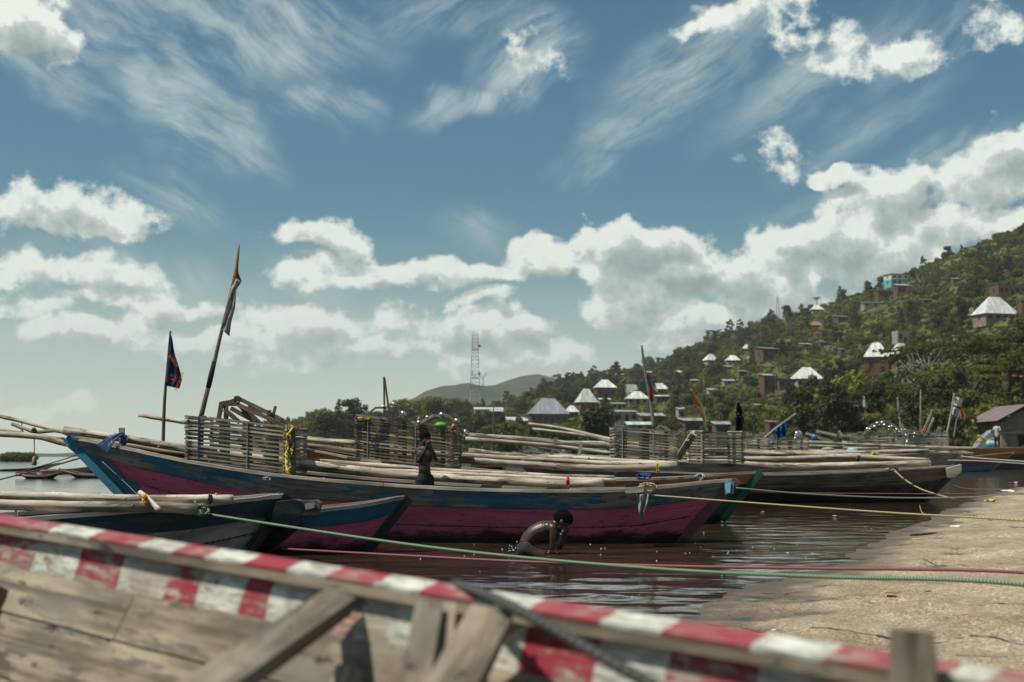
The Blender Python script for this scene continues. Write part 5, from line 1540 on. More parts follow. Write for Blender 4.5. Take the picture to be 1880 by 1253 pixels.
# ------------------------------------------------------------------ slatted crates
def crate(label, bl, br, depth, height, rows, mat='slat', group=None, post_n=3, name='slatted_crate', slat_h=0.52, far=True, jitter=0.007):
    """stacked like a log cabin: long slats front and back alternate with short ones at the ends"""
    bl, br = Vector(bl), Vector(br)
    th = Thing(name, label, 'crate', (bl + br) / 2, group)
    e = br - bl; L = e.length; eu = e.normalized(); n = Vector((eu.y, -eu.x, 0)).normalized()
    back = -n * depth
    step = height / rows; r = random
    for k in range(rows + 1):
        z = Vector((0, 0, step * (k + 0.3)))
        for q, on in ((Vector(), True), (back, far)):
            if not on: continue
            j = lambda: Vector((0, r.uniform(-1, 1), r.uniform(-1, 1))) * jitter
            ov = r.uniform(0.0, 0.03) * L
            m = MB().add(bar_d(bl + q + z + j() - eu * ov, br + q + z + j() + eu * r.uniform(0.0, 0.03) * L, 0.03, step * slat_h * r.uniform(0.65, 1.2), (0, 0, 1), 0.14))
            m.build('slat', M[mat if r.random() > 0.25 else 'slat'], th)
        if k < rows:
            z2 = Vector((0, 0, step * (k + 0.8)))
            for q in (bl, br):
                m = MB().add(bar_d(q + n * 0.04 + z2, q + back - n * 0.04 + z2, 0.035, step * slat_h * 0.9, (0, 0, 1), 0.06))
                m.build('slat', M[mat], th)
    for i in range(post_n):
        f = (i + 0.5) / post_n
        q = bl + eu * L * f
        m = MB().add(bar_d(q - n * 0.035, q - n * 0.035 + Vector((0, 0, height + 0.03)), 0.06 + 0.05 * (i % 2), 0.03, (0, 1, 0)))
        m.build('post', M['brown_frame'], th)
        m = MB().add(bar_d(q + back + n * 0.035, q + back + n * 0.035 + Vector((0, 0, height)), 0.06, 0.03, (0, 1, 0)))
        m.build('post', M['brown_frame'], th)
    # cord lashed round the stack
    for f in (0.12, 0.62):
        q = bl + eu * L * f + n * 0.022
        m = MB().add(tube_d([q, q + Vector((0.004, 0, height * 0.5)), q + Vector((0, 0, height + 0.03))], 0.006, 5))
        m.build('lashing', M['cord_blue'] if f < 0.5 and 'first' in label else M['cord_grey'], th)
    return th
M['cord_blue'] = plain('blue_cord', (0.03, 0.07, 0.2), 0.8)
M['cord_grey'] = plain('grey_cord', (0.3, 0.29, 0.26), 0.8)
M['cord_yellow'] = plain('yellow_cord', (0.6, 0.42, 0.05), 0.75)
M['cord_orange'] = plain('orange_cord', (0.75, 0.3, 0.02), 0.75)
M['cord_red'] = plain('red_cord', (0.55, 0.03, 0.04), 0.75)
def cr_px(label, x0, y0, x1, y1, D0, D1, top_px, depth, rows, **k):
    a, b = P(x0, y0, D0), P(x1, y1, D1)
    return crate(label, a, b, depth, px_m((a + b) / 2, top_px), rows, **k)
cr_px('first grey slatted crate from the left, at the bow end of the pink boat', 343, 856, 523, 877, 15.5, 15.35, 89, 0.75, 12, post_n=4, jitter=0.006)
cr_px('brown slatted crate carrying lanterns, behind the standing child', 654, 840, 830, 862, 18.4, 18.3, 75, 0.9, 13, mat='slat_brown', post_n=5)
cr_px('third crate from the left, of round grey sticks under the leaning flag pole', 1129, 846, 1243, 856, 22.2, 22.2, 60, 0.9, 11, post_n=3)
cr_px('grey slatted crate just right of the upright forked post', 1302, 848, 1412, 850, 34.0, 34.0, 42, 1.6, 9, post_n=3)
cr_px('low dark crate with floats and net right of the blue cloth', 1418, 842, 1484, 842, 42, 42, 36, 1.6, 7, post_n=3)
cr_px('crate under the arched rack of many lanterns', 1576, 828, 1656, 829, 62, 62, 32, 2.0, 7, post_n=3)
cr_px('crate farthest right, with a bent hoop at its left end', 1670, 826, 1742, 828, 66, 66, 30, 2.0, 6, post_n=3)
cr_px('short crate end beside the upright forked post', 1266, 851, 1292, 852, 24.5, 24.2, 58, 0.9, 11, post_n=1)
# yellow net and ropes stuffed at the right end of the first crate
th = Thing('net_bundle', 'yellow and blue net cord stuffed at the right end of the first crate', 'net', P(532, 875, 15.3))
r_ = random.Random(4)
for k, (mt, cnt) in enumerate((('cord_yellow', 9), ('cord_blue', 4), ('brown_frame', 4), ('cord_grey', 3))):
    m = MB()
    for i in range(cnt):
        pts = [P(530 + r_.uniform(-6, 8), 876 - j * 15 + r_.uniform(-6, 6), 15.1 + r_.uniform(0, 0.5)) for j in range(7)]
        m.add(tube_d(spline(pts, 3), 0.012 if k == 0 else 0.01, 5))
    m.build('cord', M[mt], th, True)
m = MB().add(bar_d(P(529, 878, 15.35), P(527, 782, 15.35), 0.06, 0.05)).add(bar_d(P(539, 877, 15.3), P(538, 786, 15.3), 0.05, 0.05))
m.build('end_post', M['brown_frame'], th)

# wooden hull-shaped frames stacked on the first crate
th = Thing('timber_frame', 'open gabled frame of brown timbers standing on the first crate', 'frame', P(460, 782, 15.8))
D = 15.7
segs = [((400, 777), (407, 740)), ((404, 748), (436, 733)), ((436, 731), (520, 772)), ((438, 744), (515, 778)), ((404, 742), (440, 742)), ((440, 744), (468, 779)),
        ((412, 752), (440, 776)), ((424, 750), (470, 775)), ((446, 748), (476, 776)), ((456, 746), (480, 760)), ((415, 742), (415, 780)), ((494, 758), (494, 782)),
        ((404, 742), (431, 737)), ((430, 731), (441, 735)), ((498, 763), (545, 785)), ((520, 790), (548, 788))]
for i, (a, b) in enumerate(segs):
    dd = (i % 3) * 0.22
    MB().add(bar_d(P(a[0], a[1], D + dd), P(b[0], b[1], D + dd), 0.045, 0.05, (0, 1, 0), 0.06)).build('timber', M['brown_frame'], th)
for i, (x, y) in enumerate(((406, 744), (436, 732), (494, 758), (512, 772))):
    MB().add(bar_d(P(x, y, D), P(x, y - 1, D + 0.6), 0.05, 0.05)).build('crossbar', M['brown_frame'], th)
o = MB().add(bar_d(P(501, 765, 16), P(506, 746, 16), 0.03, 0.03)).build('stake', M['brown_frame']); tag(o, 'short dark stake right of the open gabled frame', 'stake')
o = MB().add(bar_d(P(223, 830, 16.0), P(224, 786, 16.0), 0.055, 0.05, (0, 1, 0), 0.1)).build('mooring_post', M['rail']); tag(o, 'short upright post wrapped in blue cord at the bow of the pink boat', 'post')
o = MB().add(bar_d(P(1245, 842, 23.5), P(1273, 797, 23.3), 0.10, 0.09, (0, 1, 0), 0.1)).add(bar_d(P(1262, 812, 23.3), P(1275, 794, 23.5), 0.06, 0.06)).build('forked_post', M['pole']); tag(o, 'stout pale forked post leaning right of the third crate', 'post')
o = MB().add(bar_d(P(1012, 838, 23.5), P(1021, 804, 23.5), 0.06, 0.05, (0, 1, 0), 0.1)).build('stake', M['weathered']); tag(o, 'leaning grey stake among the poles left of the third crate', 'stake')
o = MB().add(bar_d(P(1063, 836, 23), P(1067, 812, 23), 0.05, 0.05, (0, 1, 0), 0.1)).build('stake', M['rail']); tag(o, 'short stake tied with yellow cord among the poles', 'stake')
# scrap timber frames on the third crate and beyond
def sticks(name, label, lst, D, w, mat='slat', cat='frame'):
    th = Thing(name, label, cat, P(lst[0][0][0], lst[0][0][1], D))
    for i, (a, b) in enumerate(lst):
        MB().add(bar_d(P(a[0], a[1], D + 0.1 * (i % 3)), P(b[0], b[1], D + 0.1 * (i % 3)), w, w, (0, 1, 0), 0.1)).build('stick', M[mat], th)
    return th
sticks('stick_frame', 'loose sticks leaning together on top of the third crate',
       [((1195, 795), (1213, 782)), ((1213, 782), (1236, 797)), ((1220, 784), (1240, 799)), ((1160, 790), (1200, 797)), ((1130, 781), (1155, 786)), ((1150, 786), (1190, 792)), ((1243, 798), (1250, 790))], 22.4, 0.035)
sticks('stick_frame', 'sticks and boards heaped behind the black flag',
       [((1316, 800), (1352, 810)), ((1336, 794), (1372, 806)), ((1372, 798), (1420, 802)), ((1372, 803), (1420, 808)), ((1310, 808), (1340, 812))], 36, 0.07)
sticks('stick_frame', 'heap of grey boards between the blue cloth and the lantern rack',
       [((1500, 792), (1536, 800)), ((1506, 796), (1560, 806)), ((1510, 806), (1545, 812)), ((1545, 800), (1580, 806)), ((1540, 792), (1548, 806)), ((1560, 800), (1574, 814)), ((1480, 796), (1530, 812)), ((1490, 812), (1580, 820)), ((1500, 818), (1575, 824))], 62, 0.12)
sticks('stick_frame', 'upright boards and stakes right of the lantern rack',
       [((1700, 800), (1714, 767)), ((1694, 796), (1712, 752)), ((1718, 800), (1724, 784)), ((1724, 800), (1728, 785)), ((1729, 802), (1736, 792)), ((1752, 812), (1762, 808)), ((1660, 800), (1655, 778))], 70, 0.09)
sticks('stick_frame', 'flat tangle of sticks on the water beyond the green boat',
       [((960, 824), (1010, 836)), ((970, 820), (1030, 840)), ((940, 830), (1000, 842)), ((985, 818), (1040, 832)), ((930, 836), (990, 832)), ((960, 828), (1050, 838))], 60, 0.09)
p = P(895, 830, 48); p.z = 0.2
house(p, 0.75, 0.8, 0.42, 0.1, M['plaster'], M['tin_white'], 'shed', 0.12, 'tiny pale shelter with a tin lid behind the green boat', name='deck_shelter', eave=0.06, openings=1)
BUILT.pop()

# ------------------------------------------------------------------ lanterns
M['chrome'] = plain('shiny_metal', (0.55, 0.55, 0.53), 0.35, 1.0, 0.05)
def lantern(c, r, label, group=None, tilt=(0, 0)):
    th = Thing('lantern', label, 'lantern', c, group)
    th.o.rotation_euler = (tilt[0], tilt[1], 0)
    for nm, d, mt in (('reflector', ball_d((0, 0, 0.0), r, 14, 6, (1, 1, 0.75), 0, 0.5), 'chrome'),
                      ('tank', tube_d([(0, 0, -r * 1.7), (0, 0, -r * 1.2)], r * 0.42, 10), 'chrome'),
                      ('stem', tube_d([(0, 0, -r * 1.25), (0, 0, r * 0.3)], r * 0.08, 5), 'steel'),
                      ('bulb', ball_d((0, 0, -r * 0.5), r * 0.26, 8, 6, (1, 1, 1.3)), 'plaster_white')):
        o = mesh(nm, d[0], d[1], M[mt], th.o, (0, 0, 0), d[2], smooth=nm != 'stem')
        if nm == 'reflector':
            so = o.modifiers.new('thickness', 'SOLIDIFY'); so.thickness = r * 0.04
lg = 'lanterns hung on the brown crate'
for i, (x, y, r, t, lab) in enumerate(((703, 747, 7, -0.5, 'lantern on the left arch beside the crossed sticks'), (724, 742, 7, 0.6, 'lantern right of the crossed sticks, top of the left arch'),
                                       (741, 760, 9, 0.9, 'big shiny lantern at the right foot of the left arch'), (768, 776, 6, -0.8, 'lantern low at the left foot of the right arch'),
                                       (811, 761, 7, 0.1, 'lantern at the crown of the right arch'), (839, 773, 8, 0.6, 'lantern on the right slope of the right arch'),
                                       (855, 795, 10, 1.2, 'largest lantern hanging off the right end of the crate'), (784, 766, 5, -0.5, 'small lantern on the left slope of the right arch'))):
    lantern(P(x, y, 18.3), px_m(Vector((0, 18.3, 0)), r * 0.72), 'shiny ' + lab if 'shiny' not in lab else lab, lg, (0.3, t))
lg2 = 'lanterns on the far arched rack'
for i in range(15):
    t = i / 14; x = 1592 + 64 * t; y = 790 - 14 * math.sin(math.pi * min(1, t * 1.1 + 0.05)) + (i % 2) * 4
    lantern(P(x, y, 61.5 + (i % 3) * 0.5), 0.085, 'small shiny lantern among those on the far arched rack', lg2, (0.2, (t - 0.5) * 1.5))
for i, (x, y) in enumerate(((1664, 800), (1666, 812), (1680, 797), (1464, 797), (1662, 790))):
    lantern(P(x, y, 64 if x > 1500 else 41.5), 0.1, ['lantern hung on the bent hoop, upper', 'lantern hung on the bent hoop, lower', 'lantern just right of the bent hoop', 'white lantern beside the blue cloth', 'lantern at the top of the bent hoop'][i], None, (0.2, 0.4))
def arch(label, pts, D, r=0.02, name='arched_rack', mat='weathered'):
    th = Thing(name, label, 'rack', P(pts[0][0], pts[0][1], D))
    for k, dd in enumerate((0, 0.5 if D < 30 else 1.4)):
        for a, b in zip(pts, pts[1:]):
            MB().add(bar_d(P(a[0], a[1], D + dd), P(b[0], b[1], D + dd), r * 2, r * 2.4, (0, 1, 0), 0.08)).build('stick', M[mat], th)
    for a in pts[1:-1]: MB().add(bar_d(P(a[0], a[1], D), P(a[0], a[1], D + (0.5 if D < 30 else 1.4)), r * 2, r * 2)).build('crossbar', M[mat], th)
    return th
arch('left arch of sticks on the brown crate', [(660, 772), (690, 749), (728, 749), (744, 768), (748, 778)], 18.3, 0.012)
arch('right arch of sticks on the brown crate', [(764, 781), (795, 763), (822, 763), (847, 782), (836, 797)], 18.3, 0.016)
arch('far arched rack hung with many small lanterns', [(1586, 798), (1600, 782), (1622, 774), (1640, 781), (1656, 798)], 62, 0.05)
arch('bent hoop at the left end of the farthest right crate', [(1660, 822), (1658, 800), (1668, 792), (1690, 794), (1698, 800)], 64.5, 0.05)
th = Thing('crossed_sticks', 'two upright brown sticks meeting at the top above the brown crate', 'sticks', P(710, 776, 18.4))
MB().add(bar_d(P(706, 776, 18.4), P(705, 692, 18.4), 0.022, 0.022, (0, 1, 0))).build('stick', M['dark_wood'], th)
MB().add(bar_d(P(717, 777, 18.5), P(706, 695, 18.5), 0.026, 0.026, (0, 1, 0))).build('stick', M['brown_frame'], th)

# ------------------------------------------------------------------ cloth
def cloth(name, rows, D, mat, label, cat, th=None, nx=10, amp=0.03, waves=2.5, sub=4, depth_slope=0.0):
    """rows of (x_left, y_left, x_right, y_right) pixels, top to bottom"""
    R = []
    for a, b in zip(rows, rows[1:]):
        for k in range(sub): R.append([p + (q - p) * k / sub for p, q in zip(a, b)])
    R.append(list(rows[-1]))
    V = []; uv = []; Fc = []
    for j, (xl, yl, xr, yr) in enumerate(R):
        for i in range(nx + 1):
            t = i / nx
            w = abs(xr - xl) / 60.0
            dd = amp * math.sin(t * waves * 6.28 + j * 0.25) * min(1, w * 2 + .3) + amp * 0.6 * mnoise.noise(Vector((t * 3, j * 0.2, D)))
            V.append(P(xl + (xr - xl) * t, yl + (yr - yl) * t, D + dd + depth_slope * t))
    n = nx + 1
    for j in range(len(R) - 1):
        for i in range(nx):
            Fc.append((j * n + i, (j + 1) * n + i, (j + 1) * n + i + 1, j * n + i + 1))
            for (jj, ii) in ((j, i), (j + 1, i), (j + 1, i + 1), (j, i + 1)): uv.append((ii / nx, 1 - jj / (len(R) - 1)))
    if th is not None: o = mesh(name, V, Fc, mat, th.o, th.base, uv, True)
    else:
        o = mesh(name, V, Fc, mat, None, V[0], uv, True); tag(o, label, cat)
    so = o.modifiers.new('thickness', 'SOLIDIFY'); so.thickness = 0.003 * max(1, D / 20)
    return o
def cloth_mat(name, fn, rough=0.9, trans=0.5):
    m, n, b = new_mat(name)
    tc = n.node('ShaderNodeTexCoord')
    u, v, _ = n.sep(tc.outputs['UV'])
    c = fn(n, u, v, tc.outputs['UV'])
    n.put(b.inputs['Base Color'], c); b.inputs['Roughness'].default_value = rough; b.inputs['Specular IOR Level'].default_value = 0.1
    tr = n.node('ShaderNodeBsdfTranslucent'); n.put(tr.inputs[0], c)
    ms = n.node('ShaderNodeMixShader'); ms.inputs[0].default_value = trans
    L = m.node_tree.links; out = [x for x in m.node_tree.nodes if x.type == 'OUTPUT_MATERIAL'][0]
    L.new(b.outputs[0], ms.inputs[1]); L.new(tr.outputs[0], ms.inputs[2]); L.new(ms.outputs[0], out.inputs[0])
    return m
def blue_flag(n, u, v, uv):
    c = n.mix(n.mr(n.noise(uv, 4.0, 3.0), 0.4, 0.6), (0.035, 0.06, 0.16), (0.05, 0.09, 0.22))
    red = (0.19, 0.035, 0.035); gold = (0.5, 0.24, 0.04)
    bandR = n.m('MULTIPLY', n.m('GREATER_THAN', u, 0.74), n.m('LESS_THAN', v, 0.42))
    d = n.m('ADD', n.m('MULTIPLY', u, 0.26), v)
    bandT = n.m('MULTIPLY', n.m('GREATER_THAN', d, 0.63), n.m('LESS_THAN', d, 0.78))
    c = n.mix(n.m('MAXIMUM', bandR, bandT), c, red)
    # round crest: ring, red left half and striped field, ball of yellow
    def disc(cx, cy, r, k=0.42):
        du = n.m('MULTIPLY', n.m('SUBTRACT', u, cx), k); dv = n.m('SUBTRACT', v, cy)
        return n.m('LESS_THAN', n.m('ADD', n.m('MULTIPLY', du, du), n.m('MULTIPLY', dv, dv)), r * r)
    c = n.mix(disc(0.34, 0.24, 0.125), c, (0.45, 0.3, 0.05))
    c = n.mix(disc(0.34, 0.24, 0.113), c, (0.2, 0.03, 0.06))
    st = n.m('GREATER_THAN', n.m('SINE', n.m('MULTIPLY', u, 70.0)), 0.0)
    c = n.mix(n.m('MULTIPLY', disc(0.34, 0.22, 0.10), st), c, (0.04, 0.05, 0.16))
    c = n.mix(disc(0.18, 0.25, 0.05), c, (0.4, 0.08, 0.03))
    c = n.mix(disc(0.38, 0.33, 0.036), c, (0.6, 0.45, 0.05))
    c = n.mix(disc(0.42, 0.22, 0.030), c, (0.75, 0.55, 0.05))
    return c
M['flag_blue'] = cloth_mat('blue_flag_cloth', blue_flag)
def blotch(cols, sc=5.0):
    def fn(n, u, v, uv):
        t = n.noise(uv, sc, 3.0, 0.6)
        k = len(cols)
        nd = n.ramp(t, [(0.28 + 0.44 * i / max(1, k - 1), c) for i, c in enumerate(cols)])
        return nd
    return fn
M['rag_white'] = cloth_mat('tattered_flag', blotch([(0.03, 0.03, 0.03), (0.3, 0.15, 0.08), (0.6, 0.58, 0.54), (0.45, 0.43, 0.41), (0.62, 0.6, 0.56), (0.06, 0.05, 0.05)], 6.0))
M['rag_yellow'] = cloth_mat('yellow_black_cloth', blotch([(0.02, 0.02, 0.02), (0.4, 0.28, 0.05), (0.4, 0.14, 0.04), (0.5, 0.36, 0.08), (0.6, 0.55, 0.45)], 8.0))
M['rag_redblue'] = cloth_mat('red_blue_flag', lambda n, u, v, uv: n.mix(n.m('GREATER_THAN', v, 0.58), n.mix(n.mr(n.noise(uv, 9.0, 3.0), 0.5, 0.56), (0.35, 0.03, 0.03), (0.6, 0.2, 0.04)), n.mix(n.m('GREATER_THAN', v, 0.82), (0.05, 0.12, 0.45), (0.2, 0.02, 0.03))))
M['rag_multi'] = cloth_mat('red_green_white_flag', lambda n, u, v, uv: n.mix(n.m('GREATER_THAN', v, 0.55), n.mix(n.m('GREATER_THAN', u, 0.6), (0.55, 0.35, 0.3), (0.35, 0.5, 0.08)), n.mix(n.m('GREATER_THAN', u, 0.55), (0.6, 0.04, 0.05), (0.35, 0.5, 0.1))))
M['rag_black'] = cloth_mat('black_flag_cloth', lambda n, u, v, uv: n.mix(n.m('MULTIPLY', n.m('GREATER_THAN', n.noise(uv, 4.0, 1.0), 0.54), n.m('LESS_THAN', n.m('ABSOLUTE', n.m('SUBTRACT', v, 0.5)), 0.08)), (0.008, 0.009, 0.014), (0.3, 0.3, 0.3)))
M['rag_blue'] = cloth_mat('blue_cloth', blotch([(0.02, 0.10, 0.28), (0.025, 0.17, 0.38), (0.015, 0.07, 0.2)], 3.0))
def white_flag(n, u, v, uv):
    c = n.mix(n.m('LESS_THAN', n.m('ABSOLUTE', n.m('SUBTRACT', v, 0.50)), 0.055), (0.62, 0.64, 0.66), (0.05, 0.06, 0.07))
    for (cx, cy) in ((0.3, 0.76), (0.36, 0.25)):
        du = n.m('SUBTRACT', u, cx); dv = n.m('MULTIPLY', n.m('SUBTRACT', v, cy), 1.5)
        r2 = n.m('ADD', n.m('MULTIPLY', du, du), n.m('MULTIPLY', dv, dv))
        c = n.mix(n.m('LESS_THAN', r2, 0.032), c, (0.22, 0.08, 0.05))
        c = n.mix(n.m('LESS_THAN', r2, 0.011), c, (0.5, 0.25, 0.18))
    for e in (0.03, 0.97):
        c = n.mix(n.m('MULTIPLY', n.m('LESS_THAN', n.m('ABSOLUTE', n.m('SUBTRACT', v, e)), 0.03), n.m('GREATER_THAN', n.noise(uv, 20.0, 1.0), 0.5)), c, (0.04, 0.05, 0.05))
    return c
M['flag_white'] = cloth_mat('white_printed_flag', white_flag)
M['flag_ribbon'] = cloth_mat('pink_yellow_flag', lambda n, u, v, uv: n.mix(n.m('GREATER_THAN', u, 0.62), n.mix(n.m('GREATER_THAN', u, 0.3), (0.4, 0.45, 0.05), (0.5, 0.2, 0.3)), n.mix(n.m('GREATER_THAN', v, 0.4), (0.4, 0.2, 0.38), (0.6, 0.3, 0.03))))
M['rag_pale'] = cloth_mat('pale_flag', blotch([(0.6, 0.6, 0.58), (0.5, 0.5, 0.5), (0.35, 0.35, 0.34)], 4.0))

def flag(name, label, pole_pts, D, r0, r1, pole_mat='dark_wood'):
    base = P(pole_pts[0][0], pole_pts[0][1], D)
    th = Thing(name, label, 'flag', base)
    sp = spline([P(x, y, D) for x, y in pole_pts], 5)
    MB().add(tube_d(sp, [r0 + (r1 - r0) * i / (len(sp) - 1) for i in range(len(sp))], 7)).build('pole', M[pole_mat], th, True)
    return th
th = flag('flag', 'dark blue flag with a round crest and red lettered borders on a thin dark pole', [(299, 832), (302, 740), (307, 680), (313, 608)], 16.6, 0.022, 0.012)
cloth('flag_cloth', [(311, 616, 315, 617), (309, 640, 319, 641), (308, 655, 322, 654), (307, 675, 328, 672), (305, 690, 333, 690), (304, 702, 334, 698), (303, 708, 329, 714)], 16.57, M['flag_blue'], '', '', th, 12, 0.02, 1.5)
def lettering(txt, x, y, D, size, ang, mat, th):
    cu = bpy.data.curves.new('lettering', 'FONT'); cu.body = txt; cu.size = size; cu.align_x = 'CENTER'; cu.align_y = 'CENTER'; cu.extrude = 0.001
    cu.materials.append(mat)
    o = bpy.data.objects.new('lettering', cu); COL.objects.link(o); o.parent = th.o
    bpy.context.view_layer.update()
    me = bpy.data.meshes.new_from_object(o.evaluated_get(bpy.context.evaluated_depsgraph_get()))
    bpy.data.objects.remove(o)
    o = bpy.data.objects.new('lettering', me); COL.objects.link(o); o.parent = th.o
    o.location = P(x, y, D) - th.base; o.rotation_euler = (math.pi / 2, -ang, 0)
    return o
M['gold'] = plain('gold_print', (0.5, 0.22, 0.04), 0.9)
lettering('BARCELONA', 329.3, 700.5, 16.52, 0.040, math.radians(68), M['gold'], th)
lettering('BARCA', 318, 663, 16.52, 0.052, math.radians(-52), M['gold'], th)
th = flag('flag', 'tall leaning pole with a tattered furled white and yellow flag', [(368, 770), (390, 680), (406, 612), (432, 500), (439, 450)], 16.4, 0.030, 0.011, 'brown_frame')
cloth('flag_cloth', [(437, 462, 440, 462), (433, 480, 438, 482), (431, 500, 437, 500), (428, 508, 444, 518)], 16.37, M['rag_yellow'], '', '', th, 8, 0.03, 1.2)
cloth('flag_cloth', [(429, 510, 443, 518), (426, 524, 439, 524), (424, 530, 434, 532), (420, 545, 433, 548), (415, 560, 432, 564), (413, 578, 428, 580), (408, 596, 424, 594), (406, 604, 421, 618)], 16.36, M['rag_white'], '', '', th, 8, 0.035, 1.4)
MB().add(tube_d([P(382.5, 712, 16.38), P(387.5, 690, 16.38), P(393.5, 664, 16.38)], [0.03, 0.032, 0.026], 8)).build('binding', M['black'], th, True)
th = flag('flag', 'weathered leaning pole with a narrow red and blue furled flag', [(1201, 790), (1194, 735), (1184, 680), (1178, 634)], 22.3, 0.030, 0.018, 'bark_pale')
cloth('flag_cloth', [(1187, 688, 1189, 688), (1188, 700, 1194, 702), (1190, 712, 1198, 716), (1192, 724, 1200, 726), (1194, 736, 1199, 738)], 22.2, M['rag_redblue'], '', '', th, 6, 0.03, 1.2)
th = flag('flag', 'slanting stick with a furled red, green and white flag', [(1301, 797), (1288, 762), (1268, 714)], 33, 0.025, 0.016, 'bark_pale')
cloth('flag_cloth', [(1268, 716, 1271, 716), (1272, 728, 1277, 726), (1277, 740, 1285, 736), (1280, 748, 1294, 754), (1288, 762, 1297, 764), (1293, 774, 1297, 776), (1297, 784, 1299, 785)], 32.9, M['rag_multi'], '', '', th, 8, 0.04, 1.2)
th = flag('flag', 'black flag hanging with a pale mark across it', [(1358, 800), (1357, 770), (1356, 738)], 36, 0.03, 0.02, 'dark_wood')
cloth('flag_cloth', [(1354, 739, 1357, 739), (1352, 750, 1361, 751), (1351, 762, 1366, 764), (1351, 776, 1365, 778), (1351, 790, 1360, 797)], 35.9, M['rag_black'], '', '', th, 8, 0.08, 1.6)
th = flag('flag', 'blue cloth draped over a stick slanting up to the right', [(1395, 812), (1430, 783), (1461, 760)], 36, 0.035, 0.03, 'rail')
cloth('flag_cloth', [(1420, 790, 1441, 775), (1421, 796, 1443, 782), (1422, 802, 1445, 794), (1424, 806, 1446, 800)], 35.9, M['rag_blue'], '', '', th, 10, 0.10, 2.5)
th = flag('flag', 'small white pennant standing up left of the lantern rack', [(1590, 770), (1588, 750), (1585, 727)], 62, 0.03, 0.02, 'bark_pale')
cloth('flag_cloth', [(1585, 728, 1587, 728), (1584, 738, 1591, 740), (1584, 748, 1594, 750)], 61.9, M['rag_pale'], '', '', th, 6, 0.1, 1.0)
th = flag('flag', 'narrow white pennant right of the lantern rack', [(1655, 800), (1651, 765), (1647, 730)], 64, 0.03, 0.02, 'bark_pale')
cloth('flag_cloth', [(1647, 730, 1648, 730), (1647, 742, 1651, 742), (1648, 756, 1650, 757)], 63.9, M['rag_pale'], '', '', th, 5, 0.1, 1.0)
cloth('flag_cloth', [(1650, 766, 1652, 766), (1651, 776, 1655, 778), (1652, 786, 1655, 790)], 63.9, M['rag_pale'], '', '', th, 5, 0.1, 1.0)
th = flag('flag', 'white printed flag with two round portraits on a pale leaning pole', [(1737, 804), (1745, 765), (1752, 722)], 70, 0.06, 0.035, 'rail')
cloth('flag_cloth', [(1753, 727, 1768, 733), (1751, 740, 1765, 744), (1749, 750, 1762, 756), (1747, 762, 1758, 769)], 69.8, M['flag_white'], '', '', th, 10, 0.12, 1.2)
th = flag('flag', 'pink and yellow striped flag behind the white printed one', [(1751, 804), (1754, 785), (1758, 760)], 72, 0.05, 0.03, 'bark_pale')
cloth('flag_cloth', [(1760, 744, 1764, 744), (1760, 754, 1769, 757), (1761, 764, 1774, 766), (1764, 770, 1771, 772)], 71.9, M['flag_ribbon'], '', '', th, 8, 0.12, 1.5)

# bits of plastic and cloth on the boats
def blob(name, label, cat, px, py, D, r, mat, sc=(1, 1, 1), seed=0):
    c = P(px, py, D); d = ball_d(c, r, 10, 7, sc)
    v = [p + (p - c) * 0.35 * mnoise.noise((p - c) * (2.5 / r) + Vector((seed, 0, 0))) for p in d[0]]
    o = mesh(name, v, d[1], M[mat], None, c, d[2], True); tag(o, label, cat); return o
M['plastic_green'] = plain('green_plastic', (0.10, 0.38, 0.04), 0.5)
M['plastic_red'] = plain('red_cloth', (0.55, 0.03, 0.05), 0.7)
M['plastic_orange'] = plain('orange_plastic', (0.6, 0.2, 0.05), 0.4)
M['plastic_blue'] = plain('blue_plastic', (0.05, 0.18, 0.5), 0.4)
M['plastic_cyan'] = plain('pale_blue_plastic', (0.25, 0.5, 0.55), 0.4)
M['plastic_pink'] = plain('pink_plastic', (0.7, 0.25, 0.45), 0.5)
blob('plastic_bag', 'bright green plastic bag under the right arch of sticks', 'bag', 809, 781, 18.3, 0.055, 'plastic_green', (1.4, 1, 0.8))
blob('cloth_bundle', 'red cloth bundle between the two upright sticks', 'cloth', 708, 772, 18.45, 0.05, 'plastic_red', (1.4, 1, 0.7), 3)
blob('net_float', 'orange float under the right arch of sticks', 'float', 833, 783, 18.3, 0.032, 'plastic_orange')
blob('net_float', 'blue ball float right of the blue cloth', 'float', 1495, 803, 42, 0.085, 'plastic_blue')
blob('plastic_drum', 'small white bundle left of the blue ball float', 'bundle', 1466, 800, 43, 0.12, 'rag_pale', (1, 1, 1.1), 2)
blob('wash_basin', 'pale blue upturned basin on the poles right of the blue ball float', 'basin', 1565, 827, 44, 0.18, 'plastic_cyan', (1, 0.8, 0.5), 5)
blob('wash_basin', 'pale upturned basin left of the pale blue one', 'basin', 1520, 825, 43, 0.16, 'rag_pale', (1.2, 0.8, 0.4), 6)
blob('plastic_bottle', 'red container beside the thin bare pole', 'container', 1694, 793, 66, 0.11, 'plastic_red', (0.6, 0.6, 1.2), 7)
p = P(1812, 815, 100)
th = Thing('plastic_barrel', 'pale blue barrel lying on the long orange railed boat', 'barrel', p)
MB().add(tube_d([p, p + Vector((0.1, 0, 0)), p + Vector((0.45, 0.05, -0.05)), p + Vector((0.8, 0.1, -0.12)), p + Vector((0.88, 0.1, -0.14))], [0.22, 0.26, 0.28, 0.25, 0.2], 12)).build('body', M['plastic_cyan'], th, True)
MB().add(tube_d([p + Vector((-0.04, 0, 0)), p + Vector((0.0, 0, 0))], [0.08, 0.08], 8)).build('lid', M['plaster_white'], th)
